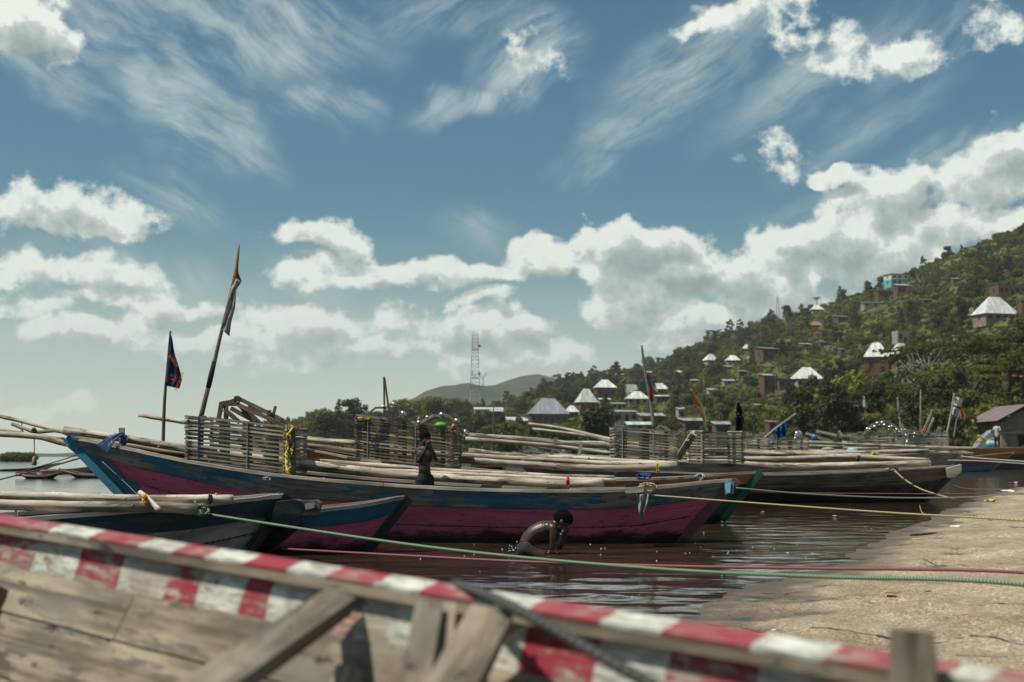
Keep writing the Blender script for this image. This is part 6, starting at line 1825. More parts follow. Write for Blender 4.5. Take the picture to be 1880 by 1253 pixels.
for i, (a, b) in enumerate((((1795, 800), (1830, 816)), ((1800, 806), (1835, 810)), ((1790, 812), (1828, 806)))):
    log([(a[0], a[1], 101), ((a[0] + b[0]) / 2, (a[1] + b[1]) / 2, 101), (b[0], b[1], 101)], 0.07, ['uppermost yellowish board between the two men', 'middle yellowish board between the two men', 'lowest yellowish board between the two men'][i], 6, None, 'yellow_paint')
o = slab([P(1788, 822, 106), P(1800, 806, 106), P(1818, 790, 106), P(1822, 822, 106)], 1.2, plain('grey_tarpaulin', (0.22, 0.23, 0.24), 0.6), 'tarpaulin'); tag(o, 'grey tarpaulin heap between the two men', 'tarpaulin')

# ------------------------------------------------------------------ ropes
def rope(name, label, pts, r, mat, group=None, n=6, sub=8, twist=True):
    sp = spline([p if isinstance(p, Vector) else P(*p) for p in pts], sub)
    o = MB().add(tube_d(sp, r, n)).build(name, mat, None, True, sp[0]); tag(o, label, 'rope', group); return o
def rope_mat(name, c, c2, freq=60.0):
    m, n, b = new_mat(name)
    tc = n.node('ShaderNodeTexCoord'); u, v, _ = n.sep(tc.outputs['UV'])
    s = n.m('SINE', n.m('ADD', n.m('MULTIPLY', u, freq * 6.283), n.m('MULTIPLY', v, 90.0)))
    n.put(b.inputs['Base Color'], n.mix(n.mr(s, -0.6, 0.6), c2, c)); b.inputs['Roughness'].default_value = 0.6
    bp = n.node('ShaderNodeBump'); bp.inputs['Strength'].default_value = 0.8; bp.inputs['Distance'].default_value = 0.004
    n.put(bp.inputs['Height'], s); n.put(b.inputs['Normal'], bp.outputs[0]); return m
M['rope_green'] = rope_mat('green_rope', (0.25, 0.36, 0.21), (0.09, 0.17, 0.09), 60)
M['rope_red'] = rope_mat('red_rope', (0.42, 0.15, 0.15), (0.18, 0.05, 0.06), 70)
M['rope_straw'] = rope_mat('straw_rope', (0.5, 0.42, 0.22), (0.25, 0.2, 0.1), 30)
M['rope_pale'] = rope_mat('pale_rope', (0.5, 0.47, 0.38), (0.25, 0.23, 0.18), 30)
M['rope_dark'] = rope_mat('dark_rope', (0.07, 0.065, 0.06), (0.025, 0.024, 0.023), 40)
def SHORE_END(x, y): return Vector((x, y, sand_z(x, y) + 0.01))
def dlin(pts, d0, d1):
    x0, x1 = pts[0][0], pts[-1][0]
    return [(x, y, 1 / (1 / d0 + (1 / d1 - 1 / d0) * (x - x0) / (x1 - x0))) for x, y in pts]
rope('mooring_rope', 'thick green mooring rope from the grey boat to the beach', dlin([(372, 943), (700, 993), (950, 1023), (1240, 1047), (1500, 1059), (1920, 1079)], 11.6, 6.0) + [SHORE_END(3.0, 5.5)], 0.0105, M['rope_green'])
rope('mooring_rope', 'red mooring rope running just above the water to the beach', dlin([(500, 1007), (700, 1018), (950, 1031), (1240, 1040), (1500, 1044), (1920, 1054)], 13.2, 7.6) + [SHORE_END(4.1, 6.9)], 0.0105, M['rope_red'])
rope('mooring_rope', 'straw coloured rope from the cleat of the pink boat to the beach', dlin([(1190, 909), (1400, 925), (1640, 942), (1920, 959)], 14.4, 10.5) + [SHORE_END(6.6, 9.5)], 0.0085, M['rope_straw'])
rope('mooring_rope', 'pale rope from the pink boat stern post', dlin([(1347, 896), (1480, 907), (1640, 914), (1780, 913), (1920, 907)], 15.2, 19) + [SHORE_END(10.2, 20.5)], 0.009, M['rope_pale'])
rope('mooring_rope', 'thin maroon rope from the green boat', dlin([(1368, 903), (1500, 906), (1700, 907), (1920, 908)], 19, 21) + [SHORE_END(11.5, 22)], 0.009, M['rope_red'])
rope('mooring_rope', 'slack rope looping from the brown boat rail to the sand', [(1640, 862, 27.3), (1660, 880, 26.5), (1690, 898, 25.8), (1730, 911, 25.2), (1752, 916, 25)], 0.014, M['rope_straw'])
rope('mooring_rope', 'thin rope from the tarred stern to the shore', [(1744, 890, 28.4), (1780, 898, 30), (1850, 899, 34)], 0.012, M['rope_straw'])
rope('mooring_rope', 'upper pale rope from the far boats to the right edge', [(1728, 834, 43), (1800, 842, 41), (1900, 849, 39)], 0.022, M['rope_pale'])
rope('mooring_rope', 'lower pale rope from the far boats to the right edge', [(1690, 846, 43), (1780, 846, 41), (1900, 853, 39)], 0.018, M['rope_pale'])
rope('mooring_rope', 'dark rope falling left from the bow of the pink boat', [(178, 832, 16.2), (100, 855, 17.5), (0, 881, 19), (-40, 893, 20)], 0.010, M['rope_dark'])
rope('mooring_rope', 'second dark rope from the yellow beak to the left', [(140, 836, 16.3), (110, 846, 17), (40, 866, 18)], 0.006, M['rope_dark'])
rope('mooring_rope', 'thin line across the blue cheek of the bow', [(188, 848, 15.9), (225, 882, 15.8), (262, 918, 15.6)], 0.003, M['rope_pale'])
# bindings
r_ = random.Random(3)
def tangle(name, label, cx, cy, D, w, h, cnt, r, mat, seed=1):
    q = random.Random(seed); m = MB()
    for i in range(cnt):
        a0 = q.uniform(0, 6.28); sx = w * q.uniform(0.5, 1); sy = h * q.uniform(0.5, 1); ox, oy = q.uniform(-w, w) * 0.3, q.uniform(-h, h) * 0.3
        pts = [P(cx + ox + sx * math.cos(a0 + t * 5.6 / 6), cy + oy + sy * math.sin(a0 + t * 5.6 / 6), D + 0.05 * math.sin(t * 1.7 + i)) for t in range(7)]
        m.add(tube_d(spline(pts, 4), r, 5))
    o = m.build(name, mat, None, True, P(cx, cy, D)); tag(o, label, 'rope'); return o
m = MB()
for i in range(7):
    q0 = (222 + r_.uniform(-3, 3), 797 + r_.uniform(-3, 4)); q1 = (178 + i * 3, 818 + i * 2.4)
    m.add(tube_d(spline([P(q0[0], q0[1], 15.9), P((q0[0] + q1[0]) / 2, (q0[1] + q1[1]) / 2 - 4, 15.8), P(q1[0], q1[1], 15.75)], 5), 0.009, 5))
o = m.build('rope_lashing', plain('blue_white_cord', (0.06, 0.12, 0.26), 0.7, var=0.6, scale=40), None, True, P(200, 808, 15.8)); tag(o, 'blue and white cords lashing the bow logs to the upright post', 'rope')
tangle('rope_lashing', 'blue cord wound round the upright post at the bow', 226, 806, 15.95, 7, 10, 7, 0.009, M['cord_blue'], 5)
tangle('rope_coil', 'green rope coil on the wooden cleat of the grey boat', 370, 938, 11.45, 15, 11, 5, 0.010, M['rope_green'], 2)
o = MB().add(bar_d(P(342, 941, 11.45), P(372, 940, 11.4), 0.06, 0.035, (0, 0, 1), 0.1)).build('cleat', M['rail']); tag(o, 'wooden cleat on the grey boat rail inside the green coil', 'cleat')
tangle('rope_lashing', 'orange cord round the slanting stick', 266, 916, 11.15, 5, 8, 5, 0.008, M['cord_orange'], 3)
tangle('rope_lashing', 'black binding on the upper log of the grey boat', 386, 916, 11.6, 2.5, 8, 4, 0.010, M['rope_dark'], 6)
tangle('rope_lashing', 'straw rope looped round the wooden cleat of the pink boat', 1186, 897, 14.35, 19, 11, 5, 0.008, M['rope_straw'], 9)
o = MB().add(bar_d(P(1150, 901, 14.35), P(1183, 899, 14.3), 0.09, 0.055, (0, 0, 1), 0.08)).build('cleat', M['rail']); tag(o, 'wooden cleat block on the blue plank of the pink boat', 'cleat')
cloth('rag', [(1168, 908, 1190, 908), (1171, 920, 1189, 922), (1171, 932, 1187, 932), (1172, 942, 1184, 940), (1177, 951, 1181, 951)], 14.28, M['rag_pale'], 'pale rag hanging from the cleat of the pink boat', 'rag', None, 8, 0.05, 1.6)
o = MB().add(bar_d(P(1148, 892, 14.5), P(1207, 888, 14.5), 0.10, 0.03)).build('rubber_pad', M['black']); tag(o, 'black pad on the rail above the hanging rag', 'pad')
tangle('rope_lashing', 'straw rope wound on the rail of the brown boat', 1640, 862, 27.2, 12, 5, 5, 0.014, M['rope_straw'], 12)
tangle('rope_lashing', 'yellow cord tied on the poles of the far boats', 1605, 834, 30, 8, 3, 5, 0.014, M['cord_yellow'], 13)
tangle('rope_lashing', 'pale cord knotted round the orange rail', 1284, 877, 18.6, 9, 7, 5, 0.009, M['cord_grey'], 14)
tangle('rope_lashing', 'blue cord under the thwart of the green boat', 1180, 875, 18.6, 14, 5, 4, 0.008, M['cord_blue'], 15)
tangle('rope_lashing', 'red strip tied round the thick log', 1043, 886, 15.3, 2.5, 12, 3, 0.008, M['cord_red'], 16)
tangle('rope_lashing', 'yellow strip tied round the stout log of the green boat', 1208, 858, 18.7, 2.5, 9, 4, 0.008, M['cord_yellow'], 17)
tangle('rope_lashing', 'grey cord hanging over the rail below the first crate', 490, 880, 15.0, 8, 4, 4, 0.006, M['cord_grey'], 18)
tangle('rope_lashing', 'yellow cord on the brown crate left corner', 668, 769, 18.4, 12, 3, 5, 0.008, M['cord_yellow'], 19)
tangle('rope_lashing', 'blue and grey knot on top of the first crate', 374, 769, 15.6, 6, 4, 4, 0.008, M['cord_blue'], 20)
tangle('rope_lashing', 'dark wrap on the poles right of the forked post', 1325, 835, 27, 12, 3, 6, 0.02, M['rope_dark'], 21)
tangle('rope_lashing', 'dark wrap on the bright log of the brown boat', 1575, 843, 26.3, 4, 7, 4, 0.016, M['rope_dark'], 22)
# sinkers hanging from the bow poles
for (x, y0, y1, y2, D, lab) in ((40, 777, 789, 803, 17.1, 'grey sinker hanging from the highest bow pole'), (63, 794, 838, 855, 16.9, 'long dark sinker hung on a cord from the crooked pole')):
    th = Thing('hanging_sinker', lab, 'weight', P(x, y0, D))
    MB().add(tube_d([P(x, y0 - 4, D), P(x, y1, D)], 0.006, 5)).build('cord', M['rope_dark'], th)
    MB().add(tube_d([P(x, y1, D), P(x, y1 + 3, D), P(x, y2 - 3, D), P(x, y2, D)], [0.01, 0.022, 0.03, 0.022], 9)).build('weight', M['weathered'], th, True)
tangle('rope_lashing', 'dark knot on the crooked pole above the long sinker', 63, 791, 16.8, 4, 4, 5, 0.01, M['rope_dark'], 23)

# ------------------------------------------------------------------ litter on sand and water
def litter(name, label, cat, px, py, D, size, mat, seed):
    p = P(px, py, D)
    if shore_dist(p.x, p.y) > 0: p.z = sand_z(p.x, p.y)
    else: p.z = 0.0
    q = random.Random(seed); V = [Vector((0, 0, size * 0.12))]; n = 9
    for i in range(n):
        a = 6.283 * i / n; r = size * q.uniform(0.3, 0.6)
        V.append(Vector((math.cos(a) * r, math.sin(a) * r, size * q.uniform(-0.03, 0.16))))
    Fc = [(0, i, i % n + 1) for i in range(1, n + 1)]
    o = mesh(name, V, Fc, M[mat], None, (0, 0, 0)); o.location = p + Vector((0, 0, 0.006))
    so = o.modifiers.new('thickness', 'SOLIDIFY'); so.thickness = 0.004
    tag(o, label, cat); return o
M['dead_leaf'] = plain('rust_brown_leaf', (0.30, 0.09, 0.045), 0.8)
M['scrap_white'] = plain('white_scrap', (0.7, 0.7, 0.68), 0.7)
def gd(py, z=0.1): return (CAM_Z - z) * F_PX / (py - 838)
for i, (nm, lab, cat, x, y, s, mt) in enumerate((
        ('dead_leaf', 'large rust brown leaf below the green rope on the sand', 'leaf', 1637, 1074, 0.085, 'dead_leaf'),
        ('dead_leaf', 'small rust leaf at the water edge under the green rope', 'leaf', 1443, 1058, 0.04, 'dead_leaf'),
        ('bark_scrap', 'dark scrap of bark under the red rope on the sand', 'scrap', 1700, 1059, 0.05, 'dark_wood'),
        ('plastic_scrap', 'white scrap on the sand under the straw rope', 'scrap', 1752, 954, 0.16, 'scrap_white'),
        ('plastic_scrap', 'white scrap in the middle of the sand above the red rope', 'scrap', 1655, 1025, 0.05, 'scrap_white'),
        ('plastic_scrap', 'tiny white scrap on the near sand', 'scrap', 1421, 1125, 0.025, 'scrap_white'),
        ('plastic_scrap', 'yellow wrapper at the water edge', 'wrapper', 1680, 972, 0.12, 'cord_yellow'),
        ('plastic_scrap', 'yellow wrapper beside the slack rope end', 'wrapper', 1815, 912, 0.3, 'cord_yellow'),
        ('plastic_bag', 'pink plastic bag at the far waterline', 'bag', 1861, 881, 0.35, 'plastic_pink'),
        ('plastic_bag', 'white crumpled bag at the far waterline', 'bag', 1850, 895, 0.4, 'scrap_white'),
        ('bark_scrap', 'dark twig clump on the upper sand', 'scrap', 1822, 945, 0.16, 'dark_wood'),
        ('bark_scrap', 'dark curved stick at the right edge of the sand', 'scrap', 1870, 960, 0.2, 'dark_wood'),
        ('wood_scrap', 'pale strip of wood floating before the brown boat', 'scrap', 1535, 948, 0.12, 'rail'),
        ('wood_scrap', 'small pale chip floating below the straw rope', 'scrap', 1400, 940, 0.07, 'rail'))):
    litter(nm, lab, cat, x, y, gd(y, 0.12 if x > 1640 or y > 1050 else 0.0), s, mt, i)
def driftwood(label, pts, r, mat='dark_wood'):
    q = []
    for x, y in pts:
        p = P(x, y, gd(y, 0.05)); p.z = max(0.0, sand_z(p.x, p.y) if shore_dist(p.x, p.y) > 0 else 0) + r; q.append(p)
    o = MB().add(tube_d(spline(q, 4), r, 6, True, 0.1)).build('twig', M[mat], None, True, q[0]); tag(o, label, 'twig')
driftwood('brown twig along the water edge below the straw rope', [(1672, 978), (1690, 975), (1708, 972), (1718, 974)], 0.012)
driftwood('thin yellow cord end bent on the water', [(1688, 922), (1692, 934), (1702, 940)], 0.005, 'cord_yellow')
driftwood('thin curved twig between the two ropes', [(1575, 1055), (1592, 1050), (1608, 1050)], 0.004)
driftwood('thin straight stick lying on the near sand at right', [(1755, 1222), (1800, 1222), (1850, 1228)], 0.002)
# ------------------------------------------------------------------ the red and white boat in the foreground
FL, FR = P(0, 949, 3.8), P(1880, 1246, 1.85)
e1 = (FR - FL).normalized()
cn = Vector((e1.y, -e1.x, 0)).normalized()
if cn.y > 0: cn = -cn
A0, A1 = -0.9, (FR - FL).length + 0.9
def Q(a, c, dz):
    """a along the rail, c sideways towards the camera, dz below the rail top"""
    bow = 0.02 * math.sin((a - A0) / (A1 - A0) * math.pi)
    return FL + e1 * a + cn * (c - bow * 0) + Vector((0, 0, -dz))
def a_of(px, c, dz):
    lo, hi = A0, A1
    for _ in range(40):
        m_ = (lo + hi) / 2; q = Q(m_, c, dz)
        if q.x / q.y * F_PX < px - 940: lo = m_
        else: hi = m_
    return lo
def stripe_mat(name, whites, total, wear, red=(0.27, 0.018, 0.035), faded=(0.27, 0.11, 0.10)):
    """painted red and white bands whose edges come from u; bare wood shows where the paint is worn"""
    m, n, b = new_mat(name)
    uv, tc, oi = rand_uv(n)
    raw = tc.outputs['UV']
    u, v, _ = n.sep(raw)
    wob = n.m('MULTIPLY_ADD', n.noise(raw, 26.0, 4.0, 0.6), 0.03, -0.015)
    uu = n.m('ADD', u, n.m('ADD', wob, n.m('MULTIPLY', v, 0.12)))
    rp = n.node('ShaderNodeValToRGB'); rp.color_ramp.interpolation = 'CONSTANT'
    el = rp.color_ramp.elements
    st = [(0.0, 0.0)]
    for (p0, p1) in whites: st += [(p0 / total, 1.0), (p1 / total, 0.0)]
    while len(el) < len(st): el.new(0.9)
    for e_, (p_, c_) in zip(el, st): e_.position = p_; e_.color = (c_, c_, c_, 1)
    n.put(rp.inputs[0], n.m('DIVIDE', uu, total))
    big = n.noise(raw, 5.0, 4.0, 0.6); fin = n.noise(n.v('MULTIPLY', raw, (12.0, 60.0, 1.0)), 1.0, 5.0, 0.65)
    redc = n.mix(n.mr(n.m('ADD', n.m('MULTIPLY', big, 0.6), n.m('MULTIPLY', fin, 0.4)), 0.42, 0.58), red, faded)
    whc = n.mix(n.mr(fin, 0.35, 0.65), (0.26, 0.245, 0.2), (0.66, 0.65, 0.57))
    col = n.mix(rp.outputs[0], redc, whc)
    g = n.noise(n.v('MULTIPLY', raw, (2.0, 34.0, 1.0)), 1.0, 6.0, 0.6)
    wd = n.mix(n.mr(g, 0.35, 0.65), (0.19, 0.15, 0.12), (0.42, 0.35, 0.28))
    msk = n.mr(n.m('ADD', n.m('MULTIPLY', fin, 0.5), n.m('MULTIPLY', big, 0.5)), wear, wear + 0.05)
    col = n.mix(msk, col, wd)
    sc = n.mr(n.noise(n.v('MULTIPLY', raw, (30.0, 70.0, 1.0)), 1.0, 3.0, 0.6), 0.66, 0.7)
    col = n.mix(n.m('MULTIPLY', sc, 0.7), col, (0.05, 0.04, 0.035))
    n.put(b.inputs['Base Color'], col); b.inputs['Roughness'].default_value = 0.72
    bp = n.node('ShaderNodeBump'); bp.inputs['Strength'].default_value = 0.4; bp.inputs['Distance'].default_value = 0.003
    n.put(bp.inputs['Height'], n.m('ADD', g, fin)); n.put(b.inputs['Normal'], bp.outputs[0])
    return m
tot = A1 - A0
W_TOP = [(95, 168), (255, 322), (380, 446), (528, 600), (683, 772), (868, 958), (1095, 1203), (1367, 1494), (1712, 1790), (2000, 2100)]
W_IN = [(48, 128), (205, 292), (348, 430), (478, 572), (640, 748), (838, 935), (1060, 1185), (1352, 1490), (1640, 1760), (1960, 2100)]
wt_ = [(a_of(a, 0.03, 0.0) - A0, a_of(b_, 0.03, 0.0) - A0) for a, b_ in W_TOP]
wi_ = [(a_of(a, 0.05, 0.11) - A0, a_of(b_, 0.05, 0.11) - A0) for a, b_ in W_IN]
M['stripe_top'] = stripe_mat('striped_rail_paint', wt_, tot, 0.545)
M['stripe_in'] = stripe_mat('striped_plank_paint', wi_, tot, 0.495)
mid = Q(1.4, 0.6, 0); mid.z = 0.08
th = Thing('fishing_boat', 'blurred boat in the foreground with a red and white striped rail', 'boat', mid)
NS = 26
def strip(name, prof, mat, a0=A0, a1=A1, n=NS, th_=None):
    secs = []
    for i in range(n + 1):
        a = a0 + (a1 - a0) * i / n
        j = 0.0015 * mnoise.noise(Vector((a * 4, prof[0][1] * 30, 0)))
        secs.append([Q(a, c + j, dz + j) for c, dz in prof])
    return MB().add(loft_data(secs)).build(name, mat, th_ or th)
def strip_obj(name, prof, mat, a0=A0, a1=A1): return strip(name, prof, mat, a0, a1)
# rail cap: painted top board tilted inwards, over a bare edge board
strip('rail_cap', [(-0.012, -0.005), (0.030, 0.010), (0.029, 0.017), (-0.012, 0.003)], M['stripe_top'])
strip('rail', [(-0.010, 0.0045), (0.028, 0.0175), (0.030, 0.036), (-0.004, 0.032)], M['bare'])
# striped wale under the rail
strip('hull_plank', [(-0.02, 0.034), (0.004, 0.037), (0.029, 0.134), (0.005, 0.136)], M['stripe_in'])
def wall(t): return -0.035 + 0.5 * t
z = 0.112
for k, hgt in enumerate((0.11, 0.135, 0.14, 0.12)):
    c0, c1 = wall(z), wall(z + hgt)
    for (a0, a1) in (((A0, 1.55), (1.554, A1)) if k % 2 else ((A0, 0.72), (0.724, 2.6), (2.604, A1))):
        strip('hull_plank', [(c0 - 0.022, z), (c0, z), (c1 + 0.004, z + hgt - 0.004), (c1 - 0.018, z + hgt - 0.004)], M['bare'], a0, a1)
    z += hgt
zb = z; cb = wall(z)
strip('floor', [(cb - 0.02, zb + 0.01), (cb, zb), (1.35 - cb, zb), (1.37 - cb, zb + 0.01)], M['weathered'])
# near side of the boat, in front of and below the lens
strip('hull_plank', [(1.35, 0.03), (1.374, 0.03), (1.374 - 0.20, 0.50), (1.35 - 0.20, 0.50)], M['bare'])
strip('hull_plank', [(1.35 - .2, 0.503), (1.374 - 0.2, 0.503), (1.374 - cb, zb + 0.01), (1.35 - cb, zb + 0.01)], M['bare'])
strip('rail', [(1.32, 0.0), (1.40, 0.0), (1.40, 0.028), (1.32, 0.028)], M['stripe_top'])
# outer skin of the far side
strip('hull_plank', [(-0.055, 0.036), (-0.040, 0.036), (wall(zb) - 0.06, zb + 0.01), (wall(zb) - 0.075, zb + 0.01)], M['navy'])
q_ = random.Random(31); m = MB()
for i in range(70):
    a_ = q_.uniform(0.0, 3.2); zz = q_.choice((0.062, 0.13, 0.16, 0.222, 0.245, 0.35)) + q_.uniform(-0.006, 0.006)
    cc = (0.004 + (zz - 0.037) * 0.26) if zz < 0.145 else wall(zz)
    m.add(tube_d([Q(a_, cc - 0.003, zz), Q(a_, cc + 0.0022, zz)], 0.0038, 6))
o = m.build('nail_heads', M['tar'], th); o['kind'] = 'stuff'
# braces, posts and a sawn thwart
MB().add(bar_d(P(622, 1104, 2.74), P(300, 1326, 1.95), 0.062, 0.034, (0.3, 0, 1), 0.03)).build('brace', M['bare'], th)
MB().add(bar_d(P(788, 1118, 2.46), P(752, 1300, 2.12), 0.030, 0.046, (-1, 0.3, 0.2), 0.05)).build('frame_post', M['bare'], th)
MB().add(bar_d(P(822, 1122, 2.50), P(800, 1300, 2.2), 0.034, 0.03, (-1, 0.3, 0.2), 0.05)).build('frame_post', M['weathered'], th)
MB().add(bar_d(P(902, 1132, 2.42), P(812, 1300, 2.05), 0.072, 0.032, (0.1, -0.5, 1), 0.04)).build('brace', M['bare'], th)
for a_ in (0.15, 1.55, 2.75):
    m = MB().add(bar_d(Q(a_, wall(0.17) + 0.02, 0.165), Q(a_ + 0.02, wall(0.6) + 0.02, 0.6), 0.05, 0.04, tuple(e1), 0.06)); m.build('rib', M['weathered'], th)
# boards added further right only to shade the inside
for k in range(4):
    a_ = 1.60 + k * 0.31
    m = MB().add(bar_d(Q(a_, 0.17, 0.24), Q(a_ + 0.03, 1.2, 0.22), 0.27, 0.025, (0, 0, 1), 0.02)); m.build('shade_board', M['weathered'], th)
m = MB().add(bar_d(P(1672, 1300, 1.84), P(1676, 1160, 1.86), 0.052, 0.035, (0, 1, 0), 0.10)); m.build('mooring_post', M['bare'], th)
MB().add(bar_d(P(1702, 1300, 1.87), P(1699, 1172, 1.89), 0.02, 0.03, (0, 1, 0), 0.10)).build('mooring_post', M['weathered'], th)
rope('mooring_rope', 'dark blurred rope crossing the red and white rail', [(835, 1072, 2.62), (905, 1098, 2.42), (1000, 1146, 2.25), (1100, 1204, 2.1), (1230, 1275, 1.95)], 0.0095, M['rope_dark'], sub=5)

# ------------------------------------------------------------------ people
M['skin'] = plain('dark_skin', (0.042, 0.023, 0.016), 0.5, var=0.25, scale=14.0, spec=0.4)
M['skin_wet'] = plain('wet_dark_skin', (0.062, 0.033, 0.022), 0.36, var=0.3, scale=14.0, spec=0.5)
M['hair'] = plain('short_black_hair', (0.004, 0.0038, 0.0038), 1.0, scale=40, spec=0.1)
M['eye'] = plain('eye', (0.35, 0.33, 0.3), 0.3)
M['shorts'] = plain('dark_shorts', (0.018, 0.015, 0.015), 0.85)
M['shirt_pale'] = plain('pale_shirt', (0.42, 0.42, 0.4), 0.9)
M['shirt_olive'] = plain('olive_shirt', (0.16, 0.13, 0.06), 0.9)
M['trouser'] = plain('dark_trousers', (0.02, 0.03, 0.05), 0.9)
M['trouser_black'] = plain('black_trousers', (0.015, 0.015, 0.015), 0.9)
def limb(mb, pts, rs, n=12):
    sp = spline(pts, 4); R = []
    for i in range(len(sp)):
        k = i / (len(sp) - 1) * (len(rs) - 1); j = min(int(k), len(rs) - 2); R.append(rs[j] + (rs[j + 1] - rs[j]) * (k - j))
    mb.add(tube_d(sp, R, n)); mb.add(ball_d(sp[0], R[0] * 0.99, 10, 8)); mb.add(ball_d(sp[-1], R[-1] * 0.99, 10, 8))
def ell(mb, c, r, R=None):
    d = ball_d((0, 0, 0), 1.0, 18, 14); R = R or Matrix.Identity(3)
    mb.add(([Vector(c) + R @ Vector((v.x * r[0], v.y * r[1], v.z * r[2])) for v in d[0]], d[1], d[2]))
def fuse(name, mb, mat, th, voxel):
    o = mb.build(name, mat, th, True)
    r = o.modifiers.new('fuse', 'REMESH'); r.mode = 'VOXEL'; r.voxel_size = voxel; r.use_smooth_shade = True
    s = o.modifiers.new('soften', 'SMOOTH'); s.iterations = 3; s.factor = 0.5
    return o
def hand(mb, w, d, side, s, curl=0.9, fan=Vector((0, 0, 1))):
    """palm at wrist w pointing along d, with four bent fingers and a thumb; fan = direction across the palm"""
    d = d.normalized(); f = (fan - d * fan.dot(d)).normalized(); nrm = d.cross(f).normalized() * side
    limb(mb, [w, w + d * 0.30 * s, w + d * 0.55 * s], [0.17 * s, 0.23 * s, 0.22 * s], 8)
    for i, ln in enumerate((0.40, 0.47, 0.44, 0.34)):
        b = w + d * 0.55 * s + f * (0.20 - 0.135 * i) * s
        k1 = b + (d + nrm * 0.25 * curl).normalized() * ln * 0.5 * s
        k2 = k1 + (d + nrm * 1.2 * curl).normalized() * ln * 0.35 * s
        limb(mb, [b, k1, k2], [0.07 * s, 0.062 * s, 0.05 * s], 6)
    b = w + d * 0.18 * s + f * 0.20 * s
    k1 = b + (f * 0.9 + d * 0.6).normalized() * 0.22 * s
    limb(mb, [b, k1, k1 + (d + nrm * 0.5).normalized() * 0.2 * s], [0.085 * s, 0.07 * s, 0.055 * s], 6)
def head(mb, c, h, R):
    """h = head height; R turns a head that faces +X"""
    def T(x, y, z): return Vector(c) + R @ Vector((x * h, y * h, z * h))
    ell(mb, T(-0.04, 0, 0.10), (0.43 * h, 0.34 * h, 0.39 * h), R)          # skull
    ell(mb, T(0.10, 0, -0.14), (0.27 * h, 0.255 * h, 0.34 * h), R)         # face
    ell(mb, T(0.24, 0, -0.40), (0.095 * h, 0.10 * h, 0.075 * h), R)        # chin
    ell(mb, T(0.385, 0, -0.12), (0.07 * h, 0.075 * h, 0.075 * h), R)       # nose
    ell(mb, T(0.35, 0, -0.04), (0.05 * h, 0.045 * h, 0.10 * h), R)
    ell(mb, T(0.33, 0, -0.245), (0.075 * h, 0.12 * h, 0.035 * h), R)       # lips
    ell(mb, T(0.32, 0, -0.295), (0.07 * h, 0.10 * h, 0.035 * h), R)
    ell(mb, T(0.32, 0, 0.07), (0.055 * h, 0.22 * h, 0.045 * h), R)         # brow
    for s in (-1, 1):
        ell(mb, T(-0.03, 0.335 * s, -0.07), (0.085 * h, 0.035 * h, 0.115 * h), R)
        ell(mb, T(0.26, 0.14 * s, -0.15), (0.09 * h, 0.09 * h, 0.10 * h), R)
def hair_eyes(c, h, R, th, eyes=True):
    def T(x, y, z): return Vector(c) + R @ Vector((x * h, y * h, z * h))
    mb = MB(); d = ball_d((0, 0, 0), 1.0, 24, 16, (1, 1, 1), 0, 0.62)
    tilt = Matrix.Rotation(math.radians(-26), 3, 'Y')
    vs = []
    for v in d[0]:
        w = tilt @ v; k = 1.0 + 0.012 * mnoise.noise(w * 14)
        vs.append(T(-0.045, 0, 0.105) + R @ Vector((w.x * 0.438 * h * k, w.y * 0.349 * h * k, w.z * 0.398 * h * k)))
    mb.add((vs, d[1], d[2])); mb.build('hair', M['hair'], th, True)
    if eyes:
        for s in (-1, 1):
            mb = MB(); ell(mb, T(0.335, 0.125 * s, -0.055), (0.03 * h, 0.05 * h, 0.028 * h), R); mb.build('eye', M['eye'], th, True)

# the bather: crouched in the water, washing their face
Db = 13.2
def B(px, py, dd=0.0): return P(px, py, Db + dd)
base = B(975, 1018); base.z = 0
th = Thing('person', 'person crouching in the water and washing their face beside the pink hull', 'person', base)
mb = MB()
hipc = B(964, 1006)
limb(mb, [B(964, 1010), B(969, 993, 0.0), B(982, 980), B(998, 973), B(1011, 970)], [0.074, 0.070, 0.078, 0.084, 0.070], 16)
for s in (-1, 1):
    dd = 0.075 * s
    limb(mb, [B(964, 1010, dd * 0.8), B(982, 1017, dd * 1.1), B(996, 1019, dd * 1.2)], [0.068, 0.055, 0.042], 12)       # thigh
    limb(mb, [B(996, 1019, dd * 1.2), B(985, 1040, dd * 1.1), B(972, 1062, dd)], [0.042, 0.036, 0.026], 10)
limb(mb, [B(1008, 970, -0.02), B(1013, 969, -0.09)], [0.055, 0.045], 12)
limb(mb, [B(1008, 970, 0.02), B(1014, 969, 0.09)], [0.055, 0.045], 12)
limb(mb, [B(1015, 970, -0.105), B(1014.5, 985, -0.115), B(1014, 1007, -0.10)], [0.037, 0.029, 0.023], 12)              # near upper arm
limb(mb, [B(1014, 1007, -0.10), B(1022, 998, -0.075), B(1031, 981, -0.045)], [0.023, 0.025, 0.017], 10)
limb(mb, [B(1017, 971, 0.10), B(1022, 985, 0.10), B(1027, 1006, 0.08)], [0.036, 0.028, 0.022], 12)                     # far arm
limb(mb, [B(1027, 1006, 0.08), B(1033, 996, 0.06), B(1038, 981, 0.04)], [0.022, 0.023, 0.016], 10)
hand(mb, B(1031, 981, -0.045), Vector((0.55, 0.1, 0.85)), 1, 0.085, 0.8, Vector((0, -1, 0.1)))
hand(mb, B(1038, 981, 0.04), Vector((0.2, -0.1, 0.95)), -1, 0.085, 0.8, Vector((0, 1, 0.1)))
limb(mb, [B(1009, 968), B(1018, 963), B(1024, 961)], [0.056, 0.038, 0.040], 12)
Rb = Matrix.Rotation(math.radians(38), 3, 'Y')
hc = B(1033, 957); hh = 0.215
head(mb, hc, hh, Rb)
